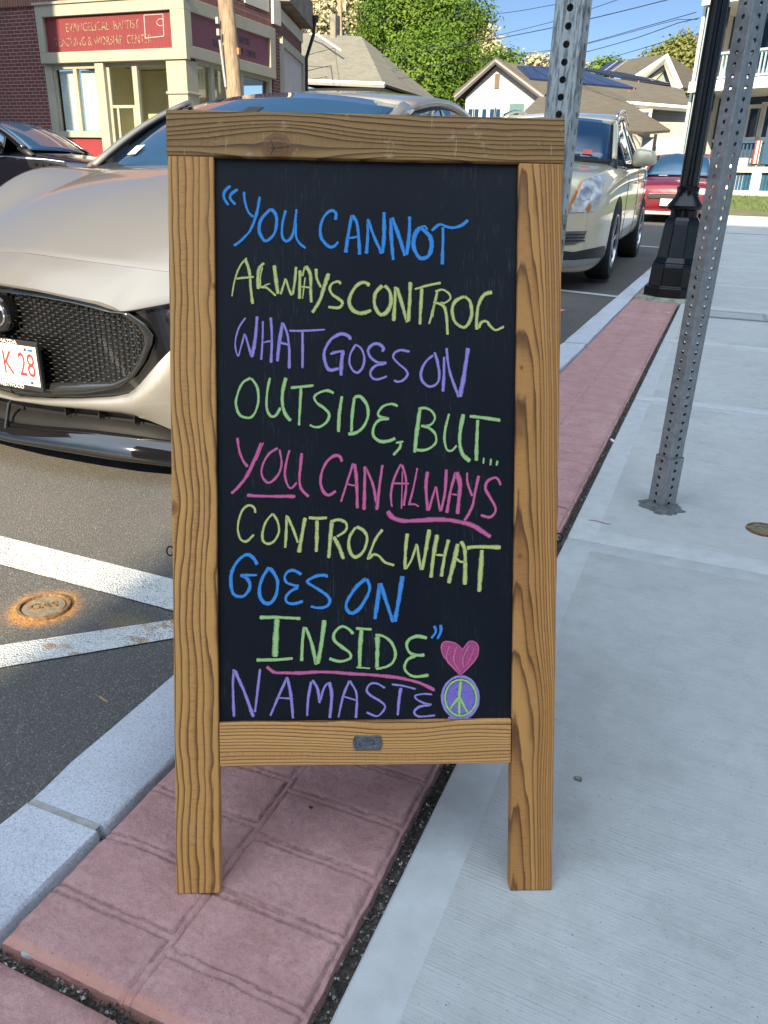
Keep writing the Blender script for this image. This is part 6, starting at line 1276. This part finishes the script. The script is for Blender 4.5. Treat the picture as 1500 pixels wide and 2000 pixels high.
m = MB(); p = AY(1281, 262, YW - 1.7); m.tube([p, base(p)], .06, 8); m.build('porch_post', BLACK, sh)
# far house with green gable
fh = thing('green_gabled_house', 'far house with a green gable, white trim and solar panels', 'house', AD(1290, 330, 52))
YF = 46.0; A_, B_, C_ = AY(1302, 119, YF), AY(1250, 156, YF), AY(1322, 176, YF)
S0 = AY(1172, 142, YF + 6); FNm = np.cross(B_ - A_, S0 - A_); S1 = APL(1195, 125, A_, FNm / np.linalg.norm(FNm))
m = MB(); m.prism([A_ + [0, 0, -.1], B_ + [.1, 0, 0], base(B_) , base(C_), C_ + [-.1, 0, 0]], (0, .3, 0)); m.build('gable_wall', siding('sage_clapboard', (.2, .27, .24)), fh)
m = MB(); m.add([A_ + [0, -.5, .12], B_ + [-.1, -.5, 0], S0, S1, C_ + [.1, -.5, 0], C_ + [3, 7, 0]], [(0, 1, 2, 3), (0, 3, 5, 4)]); m.build('roof', ROOFB, fh, solid=.12)
m = MB(); m.tube([B_ + [-.1, -.55, -.05], A_ + [0, -.55, .02], C_ + [.1, -.55, -.05]], .24, 4); m.tube([AY(1272, 156, YF - .1), AY(1300, 127, YF - .1)], .16, 4); m.build('rake_trim', TRIM, fh)
P = [A_ + (S1 - A_) * .03 + (B_ - A_) * .06, B_ + (S0 - B_) * .03, S0, S1 + (S0 - S1) * .06]; n = np.cross(P[1] - P[0], P[3] - P[0]); n /= np.linalg.norm(n); n = n if n[2] > 0 else -n
m = MB(); m.prism([p + n * .12 for p in P], n * .07); so_ = m.build('solar_array', SOL, fh); MW[so_.name] = MW[fh.name]
m = MB(); seam_ = plain('seam_grey', (.25, .27, .32), .4)
for q in (.22, .42, .62, .82): m.tube([P[0] + (P[3] - P[0]) * q + n * .20, P[1] + (P[2] - P[1]) * q + n * .20], .03, 4)
m.build('panel_seam', seam_, so_)
# ------------------------------------------------------------------ blue house with porches on the right
FN = np.array([-.44, -.9, 0]); FN /= np.linalg.norm(FN); FD = np.array([.9, -.44, 0]); FD /= np.linalg.norm(FD)
P0 = AD(1400, 250, 25)
def fp(px, py, off=0.0): return APL(px, py, P0 + FN * off, FN)
bh_ = thing('blue_house', 'dark blue house with white balcony bands and pale blue porch posts', 'house', (float(P0[0]), float(P0[1]), zs(22)))
def sc(p): return float(np.dot(p - P0, FD))
def fbox(s0, s1, z0, z1, o0, o1):
    b = MB(); A = P0 + FD * s0; A[2] = 0; B = P0 + FD * s1; B[2] = 0
    b.prism([tuple(A + FN * o0 + [0, 0, z0]), tuple(B + FN * o0 + [0, 0, z0]), tuple(B + FN * o0 + [0, 0, z1]), tuple(A + FN * o0 + [0, 0, z1])], FN * (o1 - o0)); return b
def fb(x0, y0, x1, y1, o0, o1):                     # traced rectangle on a plane o1 in front of the wall line
    a, b = fp(x0, y0, o1), fp(x1, y1, o1); return fbox(sc(a), sc(b), min(a[2], b[2]), max(a[2], b[2]), o0, o1)
NAVY = siding('navy_clapboard', (.042, .062, .115), .12); PBLUE = plain('pale_blue_paint', (.25, .38, .43), .5, var=.08); BBLUE = plain('porch_blue', (.03, .075, .13), .5, var=.1)
sL = sc(fp(1336, 200)); zB = float(fp(1450, 380)[2]); zTop = 9.5
fbox(sL, sL + 14, zB - .6, zTop, -2.6, -2.2).build('wall', NAVY, bh_)
fbox(sL, sL + .3, zB - .6, zTop, -9, -2.6).build('side_wall', NAVY, bh_)
SHG = brick('shingle_pier', 'xz', (.055, .05, .078), (.036, .034, .06), (.016, .016, .03), .16, .13)
fbox(sL + .06, sL + .66, zB - .4, zTop, -.75, -.35).build('porch_pier', SHG, bh_)
fbox(sL - .02, sL + .07, zB - .4, zTop, -2.2, -.3).build('corner_trim', TRIM, bh_)
zs0, zs1 = float(fp(1420, 176)[2]), float(fp(1420, 155)[2])
MB_s = fbox(sL + .1, sL + 14, zs0, zs1, -2.2, .05); MB_s.build('balcony_band', TRIM, bh_)
zu0 = float(fp(1375, 11)[2]); fbox(sL + .1, sL + 14, zu0, zu0 + .75, -2.2, .05).build('balcony_band', TRIM, bh_)
for z0_, z1_q in ((zB - .2, zs0), (zs1, zu0)): fbox(sL + .28, sL + .56, z0_, z1_q, -.34, -.04).build('porch_post', PBLUE, bh_)
pz = sc(fp(1500, 300)); 
for z0_, z1_q in ((zB + .9, zs0), (zs1, zu0)): fbox(pz - .2, pz + .1, z0_, z1_q, -.34, -.04).build('porch_post', BBLUE, bh_)
def rail(z0, h, s0, s1, mat, mat2):
    m = fbox(s0, s1, z0 + h - .07, z0 + h, -.25, -.12); q = fbox(s0, s1, z0 + .06, z0 + .12, -.23, -.14); m.add(q.v, q.f)
    r = m.build('railing', mat2, bh_); MW[r.name] = MW[bh_.name]; m = MB(); s = s0 + .05
    while s < s1: q = fbox(s, s + .045, z0 + .12, z0 + h - .07, -.205, -.16); m.add(q.v, q.f); s += .125
    m.build('baluster', mat, r)
zr1 = float(fp(1430, 98)[2]) ; rail(zs1, zr1 - zs1, sL + .56, sL + 9, PBLUE, PBLUE)
zf = float(fp(1470, 326)[2]); zr2 = float(fp(1470, 274)[2]); sg = sc(fp(1433, 300)); rail(zf, zr2 - zf, sg, sL + 9, BBLUE, BBLUE)
fbox(sg, sL + 9, zf - .16, zf, -2.2, .03).build('porch_floor', TRIM, bh_)
zb_l = float(fp(1450, 372)[2])
m = MB(); s = sg
while s < sL + 9: q = fbox(s, s + .085, zb_l, zf - .16, -.12, -.08); m.add(q.v, q.f); s += .105
m.build('porch_skirt', plain('skirt_blue', (.02, .075, .14), .5), bh_)
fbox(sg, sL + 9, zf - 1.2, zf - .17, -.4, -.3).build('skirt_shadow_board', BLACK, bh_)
for px in (1476,): s = sc(fp(px, 350)); fbox(s - .14, s + .14, zb_l - .1, zf - .16, -.1, .02).build('skirt_post', TRIM, bh_)
fbox(sg, sL + 9, zb_l - .18, zb_l, -.4, .03).build('skirt_base', plain('base_grey', (.48, .5, .52), .7), bh_)
for x0, y0, x1, y1 in ((1462, 205, 1486, 274), (1491, 200, 1512, 274), (1427, 12, 1455, 100), (1398, 185, 1418, 278), (1478, 20, 1512, 100)):
    a, b = fp(x0, y0, -2.2), fp(x1, y1, -2.2); s0, s1, z0, z1 = sc(a), sc(b), float(b[2]), float(a[2])
    w = MB()
    for q in (fbox(s0, s0 + .12, z0, z1, -2.2, -2.12), fbox(s1 - .12, s1, z0, z1, -2.2, -2.12), fbox(s0 + .12, s1 - .12, z1 - .12, z1, -2.2, -2.12), fbox(s0 + .12, s1 - .12, z0, z0 + .1, -2.2, -2.12)): w.add(q.v, q.f)
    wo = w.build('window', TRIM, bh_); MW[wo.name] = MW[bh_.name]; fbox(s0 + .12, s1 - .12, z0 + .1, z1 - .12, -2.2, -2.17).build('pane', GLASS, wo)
s0 = sc(fp(1384, 300)); m = MB()
for k in range(6): q = fbox(s0 + .18 * k, s0 + 1.3, zB + .18 * k, zB + .18 * (k + 1), -1.4, -.1); m.add(q.v, q.f)
m.build('porch_steps', TRIM, bh_)
fl = thing('hanging_cloth', 'red and white striped cloth hanging over the lower porch railing', 'cloth', fp(1478, 285, 0.0))
m = MB(); ca, cb_ = sc(fp(1474, 290)), sc(fp(1486, 290))
rows = [[tuple((P0 * [1, 1, 0]) + FD * (ca + (cb_ - ca) * u) + FN * (.0 + .03 * math.sin(u * 9)) + np.array([0, 0, zr2 - .02 - (zr2 - zf) * .85 * v])) for u in np.linspace(0, 1, 9)] for v in np.linspace(0, 1, 5)]
ft_ = NT('striped_cloth'); fx = ft_.sep(ft_.obj()); ft_.base(ft_.mix(ft_.math('GREATER_THAN', ft_.math('FRACT', ft_.math('MULTIPLY', fx[0], 9.0)), .5), (.7, .68, .62), (.45, .06, .05))); MB().grid(rows).build('fabric', ft_.m, fl, solid=.01)
m = MB(); m.grid([[fp(1350 + 0, 381, .3) + FD * a + FN * b + np.array([0, 0, -.42 * (b / 3.2)]) for a in (-.5, 2, 5, 9, 16)] for b in (-.8, 0, .8, 1.8, 3.0)])
lawn_t = NT('lawn_turf'); lp0 = lawn_t.pos(); lawn_t.base(lawn_t.ramp(lawn_t.noise(lp0, 3, 5, .7), [(.3, (.035, .06, .015)), (.55, (.07, .10, .03)), (.75, (.15, .13, .06))])); lawn_t.set(Roughness=.95)
structure(m, 'lawn', lawn_t.m)
m = MB()
for _ in range(5200):
    a = 9.5 * rng.random() - .3; b = -.4 + 3.3 * rng.random(); p = fp(1350, 381, .3) + FD * a + FN * b + np.array([0, 0, -.42 * (b / 3.2)]); d = rng.normal(0, .05, 2); h = .05 + .1 * rng.random(); w = .008
    th = rng.random() * 6.28; m.add([p + [w * math.cos(th), w * math.sin(th), 0], p - [w * math.cos(th), w * math.sin(th), 0], p + [d[0], d[1], h]], [(0, 1, 2)])
gt = NT('grass_blades'); gp0 = gt.pos(); gt.base(gt.ramp(gt.noise(gp0, 5, 3, .7), [(.3, (.04, .085, .015)), (.7, (.13, .17, .045))])); gt.set(Roughness=.8); m.build('lawn_grass', gt.m, kind='stuff')
# ================================================================== POLES AND WIRES
pw = NT('weathered_pole'); p_ = pw.obj(); s_ = pw.sep(p_); gn = pw.noise(pw.comb(pw.math('MULTIPLY', s_[0], 30.0), pw.math('MULTIPLY', s_[1], 30.0), pw.math('MULTIPLY', s_[2], 1.6)), 1.0, 5, .7)
pw.base(pw.ramp(gn, [(.3, (.12, .08, .05)), (.5, (.25, .185, .125)), (.7, (.36, .285, .205))])); pw.set(Roughness=.9); pw.bump(gn, .7, .02)
def pole(top, bot, r, label, extra=None):
    d = np.array(top) - np.array(bot); base_ = np.array(bot) + d * ((zs(bot[1]) - bot[2]) / d[2]); tp = np.array(bot) + d * 3.2
    o = thing('utility_pole', label, 'utility pole', base_, group='utility poles'); MB().tube([base_ + (tp - base_) * t for t in np.linspace(0, 1, 12)], [r * (1.05 - .2 * t) for t in np.linspace(0, 1, 12)], 18).build('shaft', pw.m, o, smooth=True); return o
up = pole(AD(441, 0, 13.6), AD(456, 168, 14.0), .15, 'thick weathered wooden pole standing in front of the brick corner shop')
a, b = AD(429, 78, 13.6), AD(441, 170, 13.9); MB().tube([a, b], .022, 6).build('cable_guard', plain('guard_grey', (.3, .3, .3), .6), up)
m = MB()
for x, y in ((425, 40), (427, 63)): p = AD(x, y, 13.55); MB().box(tuple(p - [.025, .03, .05]), tuple(p + [.025, .03, .05])).build('bracket', plain('guard_white', (.3, .3, .29), .6), up)
p = AD(466, 100, 13.72); MB().box(tuple(p - [.02, .03, .05]), tuple(p + [.02, .03, .05])).build('number_tag', plain('tag_orange', (.36, .19, .06), .5), up)
fpole = pole(AD(664, 28, 46), AD(668, 160, 46.5), .125, 'thin far wooden pole in front of the grey roofed house')
p = AD(669, 145, 46); m = MB(); m.tube([p, p + [.35, 0, -.02]], .07, 6); m.build('bracket', BLACK, fpole)
wmat = plain('black_cable', (.018, .018, .022), .6)
def wire(pts, label, r=.013):
    P = [AD(*p) for p in pts]; Q = catmull([tuple(p) for p in P], 1.2); o = MB().tube([tuple(q) for q in Q], r, 5).build('power_line', wmat); tag(o, label, 'wire', 'overhead wires')
wire([(666, 41, 46), (750, 41, 44), (958, 28, 38), (1072, 11, 33), (1150, -6, 29), (1400, -75, 24)], 'topmost thin wire crossing the big green tree')
wire([(666, 98, 46), (750, 95, 44), (883, 87, 39), (1070, 45, 33), (1144, 21, 30), (1205, 0, 28), (1300, -35, 26)], 'upper of the two close wires rising right beside the near sign post', .012)
wire([(666, 112, 46), (750, 110, 44), (883, 92, 39), (1070, 56, 33), (1144, 39, 30), (1302, 0, 27), (1420, -35, 25)], 'thicker lower wire of the close pair rising right past the near sign post', .017)
wire([(670, 150, 46), (750, 137, 44), (950, 114, 38), (1063, 100, 35), (1140, 86, 32), (1250, 55, 29), (1360, 24, 25)], 'thin upper wire running to the blue house corner')
wire([(670, 153, 46), (750, 141, 44), (950, 117, 38), (1063, 103, 35), (1140, 87.5, 32), (1250, 58, 29), (1325, 38, 26), (1362, 38, 25)], 'sagging wire that bends just before the blue house corner', .010)
wire([(670, 147, 46), (760, 153, 44), (900, 145, 40), (1000, 133, 37), (1060, 122, 35), (1144, 102, 32), (1250, 72, 29), (1324, 45, 26), (1366, 35, 25)], 'dark wire dipping over the white gable towards the blue house', .014)
wire([(1100, 141, 36), (1134, 129, 34), (1250, 96, 30), (1354, 63, 25.5)], 'lowest wire rising right above the solar panels', .012)
wire([(585, 112, 30), (640, 97, 40), (666, 91, 46)], 'short wire from the far pole down to the brick shop corner', .014)
wire([(580, 143, 30), (666, 124, 46), (728, 117, 48)], 'middle wire across the grey hipped roof', .016)
wire([(580, 160, 30), (640, 149, 42), (667, 142, 46)], 'lowest wire across the grey hipped roof', .014)
wire([(580, 128, 30), (667, 132, 46), (760, 135, 60)], 'faint level wire across the grey hipped roof', .012)
# ================================================================== TREES
def leafmat(name, a, b, c):
    t = NT(name); p = t.pos(); n = t.noise(p, .55, 3, .6); n2 = t.noise(p, 6, 2, .6)
    col = t.mix(t.ramp(n2, [(.35, 0.0), (.65, 1.0)]), a, b); col = t.mix(t.ramp(n, [(.5, 0.0), (.7, .7)]), col, c); t.base(col); t.set(Roughness=.6, Specular_IOR_Level=.25)
    tr = t.n('BsdfTranslucent'); t.lk(col, tr.inputs[0]); mx = t.n('MixShader'); mx.inputs[0].default_value = .3; t.lk(t.b.outputs[0], mx.inputs[1]); t.lk(tr.outputs[0], mx.inputs[2]); t.lk(mx.outputs[0], t.out.inputs[0]); return t.m
BARK = plain('bark', (.09, .07, .05), .95, var=.4, sc=8, bump=.8)
def tree(label, mat, d, lobes, n, leaf, trunk, cat='tree', csize=.55):
    """lobes: (px, py, rx px, ry px, depth offset)"""
    k = d / F
    bx_ = AD(trunk[0], trunk[1], d); gb = np.array([bx_[0], bx_[1], zs(bx_[1]) - .3])
    t = thing('tree', label, cat, gb, group='trees behind the houses')
    vs = []; tot = sum(l[2] * l[3] for l in lobes); cents = []
    for (x, y, rx, ry, dd) in lobes:
        c = AD(x, y, d + dd); a = rx * k; b = ry * k; cents.append(c); m_ = int(n * rx * ry / tot); nc = max(6, m_ // 45)
        u = rng.normal(size=(nc, 3)); u /= np.linalg.norm(u, axis=1)[:, None]; rr = .45 + .55 * rng.random(nc) ** .45
        cc = c + u * rr[:, None] * np.array([a, a, b])
        q = cc[rng.integers(0, nc, m_)] + rng.normal(0, csize, (m_, 3)) * np.array([1, 1, .7])
        out_ = (q - c) / np.array([a, a, b]); out_ /= np.linalg.norm(out_, axis=1)[:, None] + 1e-6; nn = rng.normal(size=(m_, 3)) * .42 + out_ * .8 + np.array([0, -.15, .5]) ; nn /= np.linalg.norm(nn, axis=1)[:, None]
        t1 = np.cross(nn, rng.normal(size=(m_, 3))); t1 /= np.linalg.norm(t1, axis=1)[:, None]; t2 = np.cross(nn, t1)
        s = leaf * (.6 + .8 * rng.random(m_))[:, None]
        vs.append(np.stack([q - t1 * s, q - t2 * s * .6 + nn * s * .15, q + t1 * s, q + t2 * s * .6 + nn * s * .15], 1).reshape(-1, 3))
    V_ = np.concatenate(vs) - gb; nq_ = len(V_) // 4
    me = bpy.data.meshes.new('crown'); me.vertices.add(len(V_)); me.vertices.foreach_set('co', V_.ravel()); me.loops.add(nq_ * 4); me.loops.foreach_set('vertex_index', np.arange(nq_ * 4)); me.polygons.add(nq_); me.polygons.foreach_set('loop_start', np.arange(nq_) * 4); me.polygons.foreach_set('loop_total', np.full(nq_, 4)); me.update(calc_edges=True); me.validate()
    me.materials.append(mat); o = bpy.data.objects.new('crown', me); COL.objects.link(o); o.parent = t
    m = MB(); r0_ = max(.16, .03 * sum(l[2] for l in lobes) * k / len(lobes) + .14); fork = gb + (cents[0] - gb) * .5; m.tube([gb, gb + (fork - gb) * .5 + [.05, 0, 0], fork], [r0_, r0_ * .8, r0_ * .65], 10)
    for c in cents: m.tube([fork, fork + (c - fork) * .5 + rng.normal(0, .2, 3), c], [r0_ * .5, r0_ * .3, r0_ * .1], 7)
    m.build('trunk', BARK, t, smooth=True); return t
LG = leafmat('leaf_green', (.05, .105, .009), (.105, .18, .017), (.15, .225, .03)); LC_ = leafmat('blossom_cream', (.36, .32, .19), (.5, .46, .31), (.26, .27, .12)); LY_ = leafmat('leaf_yellow', (.135, .155, .04), (.22, .225, .07), (.10, .14, .035)); LD = leafmat('leaf_mid', (.07, .14, .02), (.13, .2, .03), (.17, .23, .05))
tree('large bright green tree filling the middle of the skyline', LG, 56, [(800, 60, 78, 70, 0), (868, 50, 62, 60, -1), (760, 120, 55, 55, 1), (838, 130, 70, 62, -2), (900, 120, 42, 58, 0), (745, 40, 42, 50, 1), (930, 30, 22, 22, 0), (850, -15, 70, 45, 0), (775, -20, 60, 45, 0), (810, 190, 100, 45, -1), (880, 195, 60, 45, -1), (735, 175, 40, 40, 0), (908, 160, 30, 40, 0)], 90000, .115, (825, 300))
tree('tall cream flowering tree behind the grey hipped roof', LC_, 62, [(640, 25, 48, 36, 0), (600, 10, 40, 40, 0), (668, 0, 40, 40, 0), (690, 45, 14, 22, 0), (620, 55, 30, 18, 0)], 9500, .17, (630, 300), csize=.5)
tree('cream flowering tree between the green tree and white gable', LC_, 66, [(940, 95, 26, 40, 0), (960, 125, 24, 32, 0), (925, 70, 14, 22, 0), (945, 160, 26, 34, 0)], 9000, .17, (945, 300), csize=.45)
tree('small dark green tree just left of the white gable peak', LD, 62, [(985, 120, 16, 17, 0), (975, 140, 24, 20, 0)], 3000, .16, (984, 300))
tree('sparse pale tree peeking over the brown roof by the near post', LC_, 70, [(1040, 120, 14, 10, 0), (1056, 128, 16, 13, 0), (1046, 140, 20, 14, 0), (1130, 122, 12, 16, 0)], 1500, .16, (1052, 300), csize=.35)
tree('small green tree behind the far solar roof', LD, 64, [(1182, 133, 20, 10, 0), (1165, 138, 12, 7, 0), (1200, 128, 10, 7, 0)], 2600, .15, (1182, 300), csize=.35)
tree('yellow green tree between the far green gable and blue house', LY_, 58, [(1325, 110, 24, 26, 0), (1300, 108, 20, 14, 0), (1332, 150, 24, 34, 0), (1275, 118, 16, 9, 0), (1340, 90, 14, 22, 0), (1318, 175, 22, 22, 0)], 11000, .14, (1325, 300), csize=.4)
